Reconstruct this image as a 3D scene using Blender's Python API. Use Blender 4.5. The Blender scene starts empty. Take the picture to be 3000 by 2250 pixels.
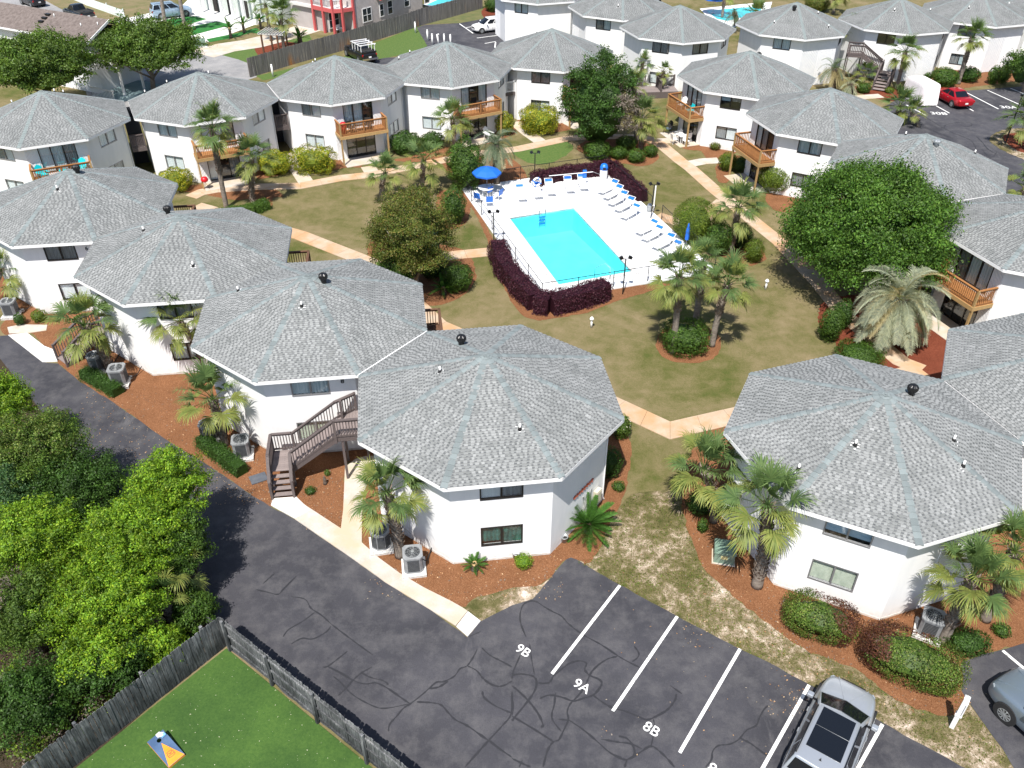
import bpy, bmesh, math, random
import numpy as np
from mathutils import Vector, Matrix
from mathutils.geometry import tessellate_polygon
random.seed(7); RNG = np.random.default_rng(7)
PI = math.pi
SC = bpy.context.scene
COL = SC.collection
# ------------------------------------------------------------------ camera, sky, sun, exposure
CAMH, PITCH, ROLL, FPX = 27.24, 0.6335148, 0.0034984, 2492.12
cd = bpy.data.cameras.new('camera'); cam = bpy.data.objects.new('camera', cd); COL.objects.link(cam)
cam.location = (0, 0, CAMH)
cd.sensor_width = 36; cd.lens = FPX/3000*36; cd.clip_end = 2000; cd.clip_start = .1
FW = Vector((0, math.cos(PITCH), -math.sin(PITCH))); RX = Vector((1, 0, 0)); UP = RX.cross(FW)
R2 = math.cos(ROLL)*RX + math.sin(ROLL)*UP; U2 = -math.sin(ROLL)*RX + math.cos(ROLL)*UP
cam.rotation_euler = Matrix((R2, U2, -FW)).transposed().to_euler()
SC.camera = cam
w = bpy.data.worlds.new("World"); SC.world = w; w.use_nodes = True
nt = w.node_tree; bg = nt.nodes['Background']
sky = nt.nodes.new('ShaderNodeTexSky'); sky.sky_type = 'NISHITA'; sky.sun_disc = False
SUND = Vector((-0.141, -0.478, 0.867)).normalized()
sky.sun_elevation = math.asin(SUND.z); sky.sun_rotation = math.atan2(SUND.x, SUND.y)
sky.air_density = 1.0; sky.dust_density = 1.0
nt.links.new(sky.outputs[0], bg.inputs[0]); bg.inputs[1].default_value = 0.095
sl = bpy.data.lights.new('sun', 'SUN'); sl.energy = 4.8; sl.angle = math.radians(.5); sl.color = (1, .955, .89)
so = bpy.data.objects.new('sun', sl); COL.objects.link(so); so.rotation_euler = (-SUND).to_track_quat('-Z', 'Y').to_euler()
so.location = (0, 0, 60)
SC.view_settings.view_transform = 'Standard'; SC.view_settings.look = 'None'
SC.view_settings.exposure = 0.6; SC.view_settings.gamma = 1
SC.render.resolution_x = 1024; SC.render.resolution_y = 768
SC.render.engine = 'CYCLES'

# ------------------------------------------------------------------ places: photo pixels (3000 px wide) to world points, worked out once with the camera above
def U(px, py, z=0.0):
    d = FW*FPX + (px-1500)*R2 - (py-1125)*U2
    t = (z-CAMH)/d.z
    return Vector((d.x*t, d.y*t, z))
def col_z(base, px, py):          # height of a vertical line over base where it meets pixel row py
    T = U(px, py); s = math.hypot(base.x, base.y)/math.hypot(T.x, T.y)
    return CAMH*(1-s)
def pxm(p):                        # pixels per metre at a point
    return FPX/((p-Vector((0, 0, CAMH))).dot(FW))
def rg(ox, oy, s=.339): return lambda x, y: (ox+x*s, oy+y*s)
r1, r2, r3, r4 = rg(0, 0), rg(750, 0), rg(1500, 0), rg(2250, 0)
r5, r6, r7, r8 = rg(0, 560), rg(750, 560), rg(1500, 560), rg(2250, 560)
b1, b2, b3, b4 = rg(0, 1120), rg(750, 1120), rg(1500, 1120), rg(2250, 1120)
b5, b6, b7, b8 = rg(0, 1680, .3436), rg(750, 1680, .3436), rg(1500, 1680, .3436), rg(2250, 1680, .3436)

# ------------------------------------------------------------------ materials
MATS = {}
def N(nt, t, **k):
    n = nt.nodes.new(t)
    for a, v in k.items(): setattr(n, a, v)
    return n
def mat(name, c=(.5, .5, .5), rough=.7, metal=0, spec=.5, coat=0):
    if name in MATS: return MATS[name]
    m = bpy.data.materials.new(name); m.use_nodes = True
    b = m.node_tree.nodes['Principled BSDF']
    b.inputs['Base Color'].default_value = (*c, 1); b.inputs['Roughness'].default_value = rough
    b.inputs['Metallic'].default_value = metal; b.inputs['Specular IOR Level'].default_value = spec
    b.inputs['Coat Weight'].default_value = coat
    MATS[name] = m; return m
def P(m): return m.node_tree.nodes['Principled BSDF']
def noise(nt, scale, detail=4, rough=.6, vec=None, dist=0, dim='3D'):
    n = N(nt, 'ShaderNodeTexNoise'); n.inputs['Scale'].default_value = scale; n.inputs['Detail'].default_value = detail
    n.inputs['Roughness'].default_value = rough; n.inputs['Distortion'].default_value = dist
    if vec is not None: nt.links.new(vec, n.inputs['Vector'])
    return n
def geo(nt): return N(nt, 'ShaderNodeNewGeometry').outputs['Position']
def mapv(nt, v, sc=(1, 1, 1), rot=(0, 0, 0)):
    m = N(nt, 'ShaderNodeMapping'); m.inputs['Scale'].default_value = sc; m.inputs['Rotation'].default_value = rot
    nt.links.new(v, m.inputs[0]); return m.outputs[0]
def ramp(nt, fac, stops, interp='LINEAR'):
    r = N(nt, 'ShaderNodeValToRGB'); r.color_ramp.interpolation = interp
    e = r.color_ramp.elements
    while len(e) < len(stops): e.new(.5)
    for i, (p, c) in enumerate(stops):
        e[i].position = p; e[i].color = (*c, 1) if len(c) == 3 else c
    nt.links.new(fac, r.inputs[0]); return r.outputs[0]
def mix(nt, f, a, b, mode='MIX'):
    m = N(nt, 'ShaderNodeMix', data_type='RGBA', blend_type=mode)
    for s, v in ((m.inputs[0], f), (m.inputs[6], a), (m.inputs[7], b)):
        if isinstance(v, bpy.types.NodeSocket): nt.links.new(v, s)
        elif isinstance(v, (int, float)): s.default_value = v
        else: s.default_value = (*v, 1)
    return m.outputs[2]
def mth(nt, op, a, b=0.0, clamp=False):
    m = N(nt, 'ShaderNodeMath', operation=op, use_clamp=clamp)
    for s, v in ((m.inputs[0], a), (m.inputs[1], b)):
        if isinstance(v, bpy.types.NodeSocket): nt.links.new(v, s)
        else: s.default_value = v
    return m.outputs[0]
def bump(m, h, strength=.3, dist=.02):
    nt = m.node_tree; b = N(nt, 'ShaderNodeBump'); b.inputs['Strength'].default_value = strength; b.inputs['Distance'].default_value = dist
    nt.links.new(h, b.inputs['Height']); nt.links.new(b.outputs[0], P(m).inputs['Normal'])
def base(m, sock): m.node_tree.links.new(sock, P(m).inputs['Base Color'])
def two(name, ca, cb, scale=3, rough=.8, stretch=(1, 1, 1), lo=.35, hi=.65, bs=0, bscale=None, obj=False, cc=None, **k):
    m = mat(name, ca, rough, **k); nt = m.node_tree
    v = N(nt, 'ShaderNodeTexCoord').outputs['Object'] if obj else geo(nt)
    v2 = mapv(nt, v, stretch)
    n = noise(nt, scale, 6, .65, v2)
    st = [(lo, ca), (hi, cb)] if cc is None else [(lo, ca), ((lo+hi)/2, cc), (hi, cb)]
    base(m, ramp(nt, n.outputs[0], st))
    if bs: bump(m, noise(nt, bscale or scale*3, 4, .6, v2).outputs[0], bs)
    return m
def orand(m, amt=.35):             # each separate piece a little lighter or darker
    nt = m.node_tree; o = N(nt, 'ShaderNodeObjectInfo').outputs['Random']
    bc = P(m).inputs['Base Color']; src = bc.links[0].from_socket if bc.links else tuple(bc.default_value)[:3]
    v = mth(nt, 'ADD', mth(nt, 'MULTIPLY', o, amt), 1-amt*.6)
    c = N(nt, 'ShaderNodeCombineColor'); [nt.links.new(v, c.inputs[i]) for i in range(3)]
    base(m, mix(nt, 1.0, src, c.outputs[0], 'MULTIPLY')); return m

def M_leaf(name='leaf', transl=.35):
    m = mat(name, (.1, .2, .03), .55, spec=.35); nt = m.node_tree
    a = N(nt, 'ShaderNodeAttribute', attribute_name='tone').outputs['Color']
    base(m, a)
    tr = N(nt, 'ShaderNodeBsdfTranslucent'); nt.links.new(mix(nt, 1, a, (1.25, 1.15, .45), 'MULTIPLY'), tr.inputs[0])
    ms = N(nt, 'ShaderNodeMixShader'); ms.inputs[0].default_value = transl
    out = nt.nodes['Material Output']
    nt.links.new(P(m).outputs[0], ms.inputs[1]); nt.links.new(tr.outputs[0], ms.inputs[2]); nt.links.new(ms.outputs[0], out.inputs[0])
    return m
LEAF = M_leaf()
def M_attr(name, rough=.85, bmp=0):
    m = mat(name, (.3, .3, .3), rough, spec=.3); nt = m.node_tree
    a = N(nt, 'ShaderNodeAttribute', attribute_name='tone').outputs['Color']
    n = noise(nt, 60, 3, .7, geo(nt)); n2 = noise(nt, .8, 4, .6, geo(nt))
    s = mix(nt, .5, a, ramp(nt, n.outputs[0], [(.3, (.6, .6, .6)), (.7, (1.3, 1.3, 1.3))]), 'MULTIPLY')
    base(m, mix(nt, .55, s, ramp(nt, n2.outputs[0], [(.3, (.72, .74, .74)), (.7, (1.2, 1.2, 1.2))]), 'MULTIPLY'))
    return m
SHING = M_attr('shingle', .9)
CAPM = two('ridge_shingle', (.2, .23, .23), (.17, .2, .205), 25, .9); orand(CAPM, .36)
def M_wall():
    m = mat('white_stucco', (.8, .8, .8), .8); nt = m.node_tree
    v = mapv(nt, geo(nt), (1, 1, .25)); n = noise(nt, 1.1, 6, .65, v)
    z = N(nt, 'ShaderNodeSeparateXYZ'); nt.links.new(geo(nt), z.inputs[0])
    low = mth(nt, 'SUBTRACT', 1.0, mth(nt, 'MULTIPLY', z.outputs[2], 1.6), True)
    st = mth(nt, 'MULTIPLY', low, ramp(nt, noise(nt, 3, 5, .7, geo(nt)).outputs[0], [(.4, (0, 0, 0)), (.7, (1, 1, 1))]))
    c = ramp(nt, n.outputs[0], [(.3, (.74, .75, .76)), (.6, (.83, .83, .83))])
    base(m, mix(nt, mth(nt, 'MULTIPLY', st, .55), c, (.42, .38, .33)))
    bump(m, noise(nt, 9, 5, .6, mapv(nt, geo(nt), (1, 1, .5))).outputs[0], .25, .01)
    return m
WALL = M_wall()
BOARD = two('white_siding_board', (.74, .75, .77), (.81, .81, .81), 2, .75)
TRIM = two('white_fascia', (.78, .78, .78), (.86, .86, .86), 1.5, .6)
DARKIN = mat('dark_interior', (.012, .012, .014), .9)
SOFF = mat('soffit', (.6, .6, .6), .8)
BRONZE = mat('dark_bronze_frame', (.025, .022, .02), .4, metal=.3)
ALU = mat('aluminium_frame', (.35, .35, .36), .4, metal=.6)
def M_glass(name='window_glass', tint=(.94, .96, .965), fac=.12):
    m = bpy.data.materials.new(name); m.use_nodes = True; nt = m.node_tree; nt.nodes.remove(nt.nodes['Principled BSDF'])
    t = N(nt, 'ShaderNodeBsdfTransparent'); t.inputs[0].default_value = (*tint, 1)
    g = N(nt, 'ShaderNodeBsdfGlossy'); g.inputs['Roughness'].default_value = .03; g.inputs[0].default_value = (1, 1, 1, 1)
    f = N(nt, 'ShaderNodeLayerWeight'); f.inputs[0].default_value = .5
    ms = N(nt, 'ShaderNodeMixShader')
    nt.links.new(mth(nt, 'ADD', mth(nt, 'MULTIPLY', mth(nt, 'POWER', f.outputs[1], 3.5), .35), fac*.5), ms.inputs[0]); nt.links.new(t.outputs[0], ms.inputs[1]); nt.links.new(g.outputs[0], ms.inputs[2])
    nt.links.new(ms.outputs[0], nt.nodes['Material Output'].inputs[0]); MATS[name] = m; return m
GLASS = M_glass(); GLASSD = M_glass('dark_tinted_glass', (.25, .3, .32), .2)
CARGLASS = mat('car_glass', (.008, .01, .014), .08, spec=.5)
BLINDS = {'white': two('white_blind', (.72, .76, .76), (.85, .87, .87), 2, .7, (8, 8, .4)),
          'blue': two('pale_blue_curtain', (.4, .52, .56), (.72, .8, .82), 2.5, .8, (4, 4, .3)),
          'grey': two('grey_screen', (.17, .185, .195), (.34, .36, .37), 2.5, .8, (4, 4, .3)),
          'cream': two('cream_blind', (.42, .46, .36), (.62, .64, .52), 2, .8, (2, 2, 1)),
          'teal': two('teal_curtain', (.01, .05, .045), (.06, .2, .17), 2, .8, (2, 2, 2)),
          'sky': two('sky_blue_blind', (.33, .5, .64), (.6, .72, .8), 1.5, .8, (1, 1, 3))}
def wood(name, a, b, rough=.75, r=.25):
    m = two(name, a, b, 2.2, rough, (6, 6, 6), .3, .7, obj=True); return orand(m, r)
CEDAR = wood('cedar_rail', (.24, .1, .03), (.42, .19, .065))
CEDARD = wood('brown_stained_wood', (.085, .04, .022), (.15, .075, .04))
TAUPE = wood('taupe_painted_wood', (.085, .068, .066), (.125, .1, .096), r=.15)
TAUPEL = wood('taupe_deck_board', (.19, .155, .15), (.26, .215, .205), r=.2)
TREATED = wood('treated_pine', (.32, .2, .08), (.45, .3, .13))
def M_fence():
    m = mat('weathered_fence', (.2, .2, .2), .9); nt = m.node_tree
    tc = N(nt, 'ShaderNodeTexCoord').outputs['Object']; o = N(nt, 'ShaderNodeObjectInfo').outputs['Random']
    ad = N(nt, 'ShaderNodeVectorMath', operation='ADD'); nt.links.new(tc, ad.inputs[0])
    cx = N(nt, 'ShaderNodeCombineXYZ'); nt.links.new(mth(nt, 'MULTIPLY', o, 37), cx.inputs[0]); nt.links.new(cx.outputs[0], ad.inputs[1])
    n = noise(nt, 1, 6, .7, mapv(nt, ad.outputs[0], (22, 22, 1.6))); n2 = noise(nt, 1.2, 4, .6, geo(nt))
    z = N(nt, 'ShaderNodeSeparateXYZ'); nt.links.new(geo(nt), z.inputs[0])
    f = mth(nt, 'ADD', mth(nt, 'MULTIPLY', n.outputs[0], .9), mth(nt, 'MULTIPLY', mth(nt, 'SUBTRACT', z.outputs[2], 1.0), .10))
    f = mth(nt, 'ADD', f, mth(nt, 'MULTIPLY', mth(nt, 'SUBTRACT', n2.outputs[0], .5), .5))
    base(m, ramp(nt, f, [(.3, (.025, .028, .03)), (.5, (.1, .105, .11)), (.72, (.3, .3, .3))]))
    bump(m, n.outputs[0], .5, .01); orand(m, .5); return m
FENCE = M_fence()
FENCEF = two('old_grey_board', (.1, .095, .09), (.24, .225, .21), 1.0, .9, (6, 6, .35), cc=(.17, .155, .145))
METAL = mat('black_metal', (.012, .012, .013), .35, metal=.2)
BLK = mat('black_rubber', (.015, .015, .016), .8)
WMET = mat('white_paint_metal', (.8, .8, .8), .4)
PVC = mat('white_pipe', (.8, .8, .78), .5)
GALV = mat('galvanised_metal', (.4, .42, .43), .45, metal=.6)
ACG = two('grey_enamel', (.2, .21, .22), (.28, .29, .3), 4, .5)
ACD = mat('dark_grille', (.03, .032, .035), .6)
def M_conc(name, a, b, stain=None):
    m = mat(name, a, .9); nt = m.node_tree; g = geo(nt)
    c = mix(nt, .35, ramp(nt, noise(nt, 1.2, 6, .6, g).outputs[0], [(.35, a), (.65, b)]), ramp(nt, noise(nt, 30, 3, .8, g).outputs[0], [(.3, (.35, .33, .3)), (.7, (1, 1, 1))]), 'MULTIPLY')
    if stain: c = mix(nt, ramp(nt, noise(nt, .5, 5, .6, g).outputs[0], [(.45, (0, 0, 0)), (.62, (1, 1, 1))]), c, stain)
    base(m, c); bump(m, noise(nt, 40, 3, .7, g).outputs[0], .2, .005); return m
CONC = M_conc('sandy_concrete', (.49, .435, .38), (.58, .54, .49), (.48, .39, .28))
WALK = M_conc('tan_walk_concrete', (.49, .36, .25), (.55, .44, .33), (.46, .28, .15))
CONCW = M_conc('pale_concrete', (.66, .64, .62), (.74, .73, .72))
DECKW = M_conc('white_deck_coating', (.80, .81, .83), (.86, .87, .88))
def M_asphalt(name, d, l, pl):
    m = mat(name, d, .85); nt = m.node_tree; g = geo(nt)
    n1 = noise(nt, .22, 5, .55, g, .4); n2 = noise(nt, 1.1, 6, .7, g); n3 = noise(nt, 45, 2, .8, g); n4 = noise(nt, .55, 6, .7, mapv(nt, g, (1, .25, 1), (0, 0, .65)))
    c = ramp(nt, n1.outputs[0], [(.36, d), (.66, l)])
    c = mix(nt, mth(nt, 'MULTIPLY', ramp(nt, n2.outputs[0], [(.44, (0, 0, 0)), (.68, (1, 1, 1))]), .6), c, pl)
    c = mix(nt, mth(nt, 'MULTIPLY', ramp(nt, n4.outputs[0], [(.62, (0, 0, 0)), (.72, (1, 1, 1))]), .45), c, tuple(x*1.5 for x in pl))
    c = mix(nt, .6, c, ramp(nt, n3.outputs[0], [(.3, (.55, .55, .55)), (.7, (1.5, 1.5, 1.5))]), 'MULTIPLY')
    base(m, c); bump(m, n3.outputs[0], .35, .006); return m
ASPH = M_asphalt('asphalt', (.029, .029, .036), (.056, .055, .064), (.1, .097, .1))
ASPHF = M_asphalt('worn_asphalt', (.2, .2, .205), (.28, .275, .275), (.32, .31, .3))
TAR = mat('tar_sealant', (.022, .022, .026), .6)
PAINT = two('road_paint', (.3, .3, .3), (.82, .82, .8), 5, .7, lo=.3, hi=.42)
def M_ground():
    m = mat('lawn', (.1, .1, .03), .95, spec=.1); nt = m.node_tree; g = geo(nt)
    a = noise(nt, .16, 5, .6, g, .6); b = noise(nt, .9, 6, .7, g, .3); c = noise(nt, 9, 5, .8, g); d = noise(nt, 34, 4, .85, mapv(nt, g, (1, 1.6, 1)))
    f = mth(nt, 'ADD', mth(nt, 'MULTIPLY', a.outputs[0], .75), mth(nt, 'MULTIPLY', b.outputs[0], .45))
    f = mth(nt, 'ADD', f, mth(nt, 'MULTIPLY', mth(nt, 'SUBTRACT', c.outputs[0], .5), .3))
    col = ramp(nt, f, [(.40, (.062, .086, .018)), (.50, (.105, .105, .035)), (.60, (.155, .135, .062)), (.74, (.22, .175, .1))])
    col = mix(nt, .85, col, ramp(nt, d.outputs[0], [(.32, (.42, .42, .4)), (.5, (1, 1, 1)), (.68, (1.5, 1.45, 1.4))]), 'MULTIPLY')
    base(m, col); bump(m, d.outputs[0], .6, .03); return m
LAWN = M_ground()
GREEN = two('green_lawn', (.045, .1, .014), (.1, .14, .03), 5, .95, bs=.5, bscale=40, cc=(.07, .12, .02))
TURF = two('bright_turf', (.028, .078, .010), (.055, .118, .018), 11, .95, lo=.3, hi=.75, bs=.5, bscale=40)
_nt = TURF.node_tree; _g = geo(_nt); _sp = ramp(_nt, noise(_nt, 13, 2, .5, _g).outputs[0], [(.735, (0, 0, 0)), (.75, (1, 1, 1))]); _src = P(TURF).inputs['Base Color'].links[0].from_socket; _big = ramp(_nt, noise(_nt, .5, 4, .6, _g).outputs[0], [(.35, (.75, .8, .75)), (.65, (1.2, 1.12, 1.1))]); base(TURF, mix(_nt, _sp, mix(_nt, 1.0, _src, _big, 'MULTIPLY'), (.5, .5, .35)))
TURFS = two('saturated_turf', (.01, .11, .012), (.018, .16, .02), 5, .9)
def M_soil():
    m = mat('sandy_soil', (.3, .2, .1), .95, spec=.1); nt = m.node_tree; g = geo(nt)
    a = noise(nt, .35, 6, .7, g, .5); b = noise(nt, 2.5, 7, .75, g, .4); c = noise(nt, 22, 4, .8, g)
    f = mth(nt, 'ADD', mth(nt, 'MULTIPLY', a.outputs[0], .7), mth(nt, 'MULTIPLY', b.outputs[0], .6))
    f = mth(nt, 'ADD', f, mth(nt, 'MULTIPLY', mth(nt, 'SUBTRACT', c.outputs[0], .5), .22))
    col = ramp(nt, f, [(.5, (.07, .072, .024)), (.62, (.125, .11, .048)), (.69, (.22, .175, .11)), (.76, (.42, .34, .26)), (.84, (.64, .57, .5))])
    col = mix(nt, .7, col, ramp(nt, c.outputs[0], [(.3, (.5, .5, .5)), (.7, (1.3, 1.3, 1.3))]), 'MULTIPLY')
    base(m, col); bump(m, c.outputs[0], .5, .03); return m
SOIL = M_soil()
def M_mulch(name, a, b, c):
    m = mat(name, a, .95, spec=.1); nt = m.node_tree; g = geo(nt)
    n = noise(nt, 20, 5, .85, g, 1.2); n2 = noise(nt, .7, 5, .7, g); n3 = noise(nt, 55, 3, .8, mapv(nt, g, (1, .35, 1), (0, 0, .7)))
    col = ramp(nt, n.outputs[0], [(.3, a), (.5, b), (.7, c)])
    col = mix(nt, .5, col, ramp(nt, n2.outputs[0], [(.3, (.62, .6, .58)), (.7, (1.25, 1.25, 1.25))]), 'MULTIPLY')
    col = mix(nt, .6, col, ramp(nt, n3.outputs[0], [(.35, (.55, .5, .5)), (.65, (1.4, 1.4, 1.4))]), 'MULTIPLY')
    base(m, col); bump(m, n.outputs[0], .7, .04); return m
MULCH = M_mulch('pine_straw', (.10, .042, .019), (.2, .09, .042), (.38, .21, .115))
MULCHR = M_mulch('red_mulch', (.09, .02, .012), (.16, .045, .025), (.26, .09, .05))
DIRT = M_mulch('leaf_litter', (.02, .016, .01), (.05, .038, .025), (.1, .08, .055))
def M_water():
    m = bpy.data.materials.new('pool_water'); m.use_nodes = True; nt = m.node_tree; nt.nodes.remove(nt.nodes['Principled BSDF'])
    t = N(nt, 'ShaderNodeBsdfTransparent'); t.inputs[0].default_value = (.42, .94, 1, 1)
    g = N(nt, 'ShaderNodeBsdfGlossy'); g.inputs['Roughness'].default_value = .04
    bp = N(nt, 'ShaderNodeBump'); bp.inputs['Strength'].default_value = .25; bp.inputs['Distance'].default_value = .05
    nt.links.new(noise(nt, 3.5, 4, .6, geo(nt)).outputs[0], bp.inputs['Height']); nt.links.new(bp.outputs[0], g.inputs['Normal'])
    f = N(nt, 'ShaderNodeFresnel'); f.inputs[0].default_value = 1.33; nt.links.new(bp.outputs[0], f.inputs['Normal'])
    ms = N(nt, 'ShaderNodeMixShader'); nt.links.new(f.outputs[0], ms.inputs[0]); nt.links.new(t.outputs[0], ms.inputs[1]); nt.links.new(g.outputs[0], ms.inputs[2])
    nt.links.new(ms.outputs[0], nt.nodes['Material Output'].inputs[0]); return m
WATER = M_water()
PLASTER = two('aqua_pool_plaster', (.42, .70, .72), (.5, .76, .78), .8, .6)
BARK = two('grey_bark', (.14, .115, .095), (.26, .225, .19), 3, .95, (1, 1, 3), bs=.6, bscale=10)
BARKD = two('dark_bark', (.06, .045, .035), (.12, .095, .075), 3, .95, (1, 1, 3), bs=.6, bscale=10)
BOOT = two('palm_boot', (.1, .065, .045), (.3, .24, .19), 8, .95)

# ------------------------------------------------------------------ mesh helpers
class MB:
    def __init__(s): s.v = []; s.f = []; s.m = []; s.T = Matrix.Identity(4)
    def add(s, vs, fs, mi=0):
        n = len(s.v); T = s.T
        s.v += [tuple(T @ Vector(v)) for v in vs]; s.f += [tuple(i+n for i in f) for f in fs]; s.m += [mi]*len(fs)
    def box(s, x0, x1, y0, y1, z0, z1, mi=0):
        s.add([(x0,y0,z0),(x1,y0,z0),(x1,y1,z0),(x0,y1,z0),(x0,y0,z1),(x1,y0,z1),(x1,y1,z1),(x0,y1,z1)],
              [(0,3,2,1),(4,5,6,7),(0,1,5,4),(1,2,6,5),(2,3,7,6),(3,0,4,7)], mi)
    def prism(s, poly, z0, z1, mi=0, bottom=True):
        n = len(poly); vs = [(p[0], p[1], z0) for p in poly] + [(p[0], p[1], z1) for p in poly]
        fs = [tuple(range(n, 2*n))] + ([tuple(reversed(range(n)))] if bottom else []) + [(i, (i+1) % n, n+(i+1) % n, n+i) for i in range(n)]
        s.add(vs, fs, mi)
    def bar(s, a, b, w, h, mi=0, up=(0, 0, 1)):
        a, b = Vector(a), Vector(b); d = (b-a).normalized(); r = d.cross(Vector(up))
        if r.length < 1e-4: r = d.cross(Vector((0, 1, 0)))
        r.normalize(); u = r.cross(d); r *= w/2; u *= h/2
        s.add([a-r-u, a+r-u, a+r+u, a-r+u, b-r-u, b+r-u, b+r+u, b-r+u], [(0,1,2,3),(4,7,6,5),(0,4,5,1),(1,5,6,2),(2,6,7,3),(3,7,4,0)], mi)
    def tube(s, pts, rs, n=8, mi=0, cap=True):
        pts = [Vector(p) for p in pts]; rs = rs if isinstance(rs, (list, tuple)) else [rs]*len(pts); vs = []
        for i, p in enumerate(pts):
            d = (pts[min(i+1, len(pts)-1)]-pts[max(i-1, 0)]).normalized()
            a = d.cross(Vector((0, 0, 1))) if abs(d.z) < .9 else d.cross(Vector((1, 0, 0)))
            a.normalize(); b = d.cross(a)
            vs += [p+(a*math.cos(2*PI*k/n)+b*math.sin(2*PI*k/n))*rs[i] for k in range(n)]
        fs = [(i*n+k, i*n+(k+1) % n, (i+1)*n+(k+1) % n, (i+1)*n+k) for i in range(len(pts)-1) for k in range(n)]
        if cap: fs += [tuple(reversed(range(n))), tuple(range(len(vs)-n, len(vs)))]
        s.add(vs, fs, mi)
    def lathe(s, prof, n=16, mi=0, c=(0, 0, 0), flute=0):
        vs = []
        for r, z in prof:
            for k in range(n):
                rr = r*(1-(flute if k % 2 else 0)); vs.append((c[0]+rr*math.cos(2*PI*k/n), c[1]+rr*math.sin(2*PI*k/n), c[2]+z))
        fs = [(i*n+k, i*n+(k+1) % n, (i+1)*n+(k+1) % n, (i+1)*n+k) for i in range(len(prof)-1) for k in range(n)]
        fs += [tuple(reversed(range(n))), tuple(range(len(vs)-n, len(vs)))]
        s.add(vs, fs, mi)
    def mesh(s, name, mats, smooth=False, bev=0):
        me = bpy.data.meshes.new(name); me.from_pydata(s.v, [], s.f); me.update()
        for m in (mats if isinstance(mats, (list, tuple)) else [mats]): me.materials.append(m)
        if max(s.m, default=0): me.polygons.foreach_set('material_index', s.m)
        if smooth: me.polygons.foreach_set('use_smooth', [True]*len(s.f))
        return me
def ob(name, me, parent=None, loc=(0, 0, 0), rz=0.0, mw=None, bev=0):
    o = bpy.data.objects.new(name, me); COL.objects.link(o)
    if parent is not None: o.parent = parent
    if mw is not None: o.matrix_local = mw
    else: o.location = loc; o.rotation_euler = (0, 0, rz)
    if bev:
        b = o.modifiers.new('bevel', 'BEVEL'); b.width = bev; b.segments = 2; b.limit_method = 'ANGLE'
    return o
def tag(o, label=None, cat=None, group=None, kind=None):
    for k, v in (('label', label), ('category', cat), ('group', group), ('kind', kind)):
        if v: o[k] = v
    return o
def thing(name, label, cat, loc=(0, 0, 0), rz=0.0, group=None):
    return tag(ob(name, None, None, loc, rz), label, cat, group)
def sub(me, lv):
    pass
def quads(name, V, C, mt, parent=None, kind=None):
    """V (n,4,3) leaf quads, C (n,3) tones"""
    n = len(V); me = bpy.data.meshes.new(name); me.vertices.add(4*n); me.loops.add(4*n); me.polygons.add(n)
    me.vertices.foreach_set('co', V.astype(np.float32).ravel()); me.loops.foreach_set('vertex_index', np.arange(4*n, dtype=np.int32))
    me.polygons.foreach_set('loop_start', np.arange(0, 4*n, 4, dtype=np.int32)); me.polygons.foreach_set('loop_total', np.full(n, 4, dtype=np.int32))
    a = me.attributes.new('tone', 'FLOAT_COLOR', 'POINT'); c4 = np.ones((4*n, 4), np.float32); c4[:, :3] = np.repeat(C, 4, 0); a.data.foreach_set('color', c4.ravel())
    me.materials.append(mt); me.update(); me.validate()
    return me
def catmull(pts, k=6, closed=True):
    out = []; n = len(pts); pts = [Vector(p).to_2d() for p in pts]
    for i in range(n if closed else n-1):
        g = lambda j: pts[j % n] if closed else pts[max(0, min(n-1, j))]
        p0, p1, p2, p3 = g(i-1), g(i), g(i+1), g(i+2)
        for j in range(k):
            t = j/k
            out.append(.5*((2*p1)+(p2-p0)*t+(2*p0-5*p1+4*p2-p3)*t*t+(3*p1-p0-3*p2+p3)*t**3))
    if not closed: out.append(pts[-1])
    return out
def rough_edge(pts, step=.25, amp=.07):
    out = []; n = len(pts)
    for i in range(n):
        a, b = Vector(pts[i]).to_2d(), Vector(pts[(i+1) % n]).to_2d(); L = (b-a).length; m = max(1, int(min(L/step, 120)))
        for j in range(m):
            p = a.lerp(b, j/m); out.append((p.x+random.uniform(-amp, amp), p.y+random.uniform(-amp, amp)))
    return out
ZC = {}
def sheet(name, pts, z, m, rough=0, thick=0):
    pts = [(p[0], p[1]) for p in pts]
    if rough: pts = rough_edge(pts, .22, rough)
    tris = tessellate_polygon([[Vector((x, y, 0)) for x, y in pts]])
    vs = [(x, y, z) for x, y in pts]; n = len(pts); fs = []
    for t in tris:
        a, b, c = [Vector(vs[i]) for i in t]
        fs.append(tuple(t) if (b-a).cross(c-a).z > 0 else tuple(reversed(t)))
    if thick:
        vs += [(x, y, z-thick) for x, y in pts]; fs += [(i, (i+1) % n, (i+1) % n+n, i+n) for i in range(n)]
    me = bpy.data.meshes.new(name); me.from_pydata(vs, [], fs); me.materials.append(m); me.update()
    return tag(ob(name, me), kind='structure')
def pxs(l): return [U(*p) for p in l]
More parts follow.
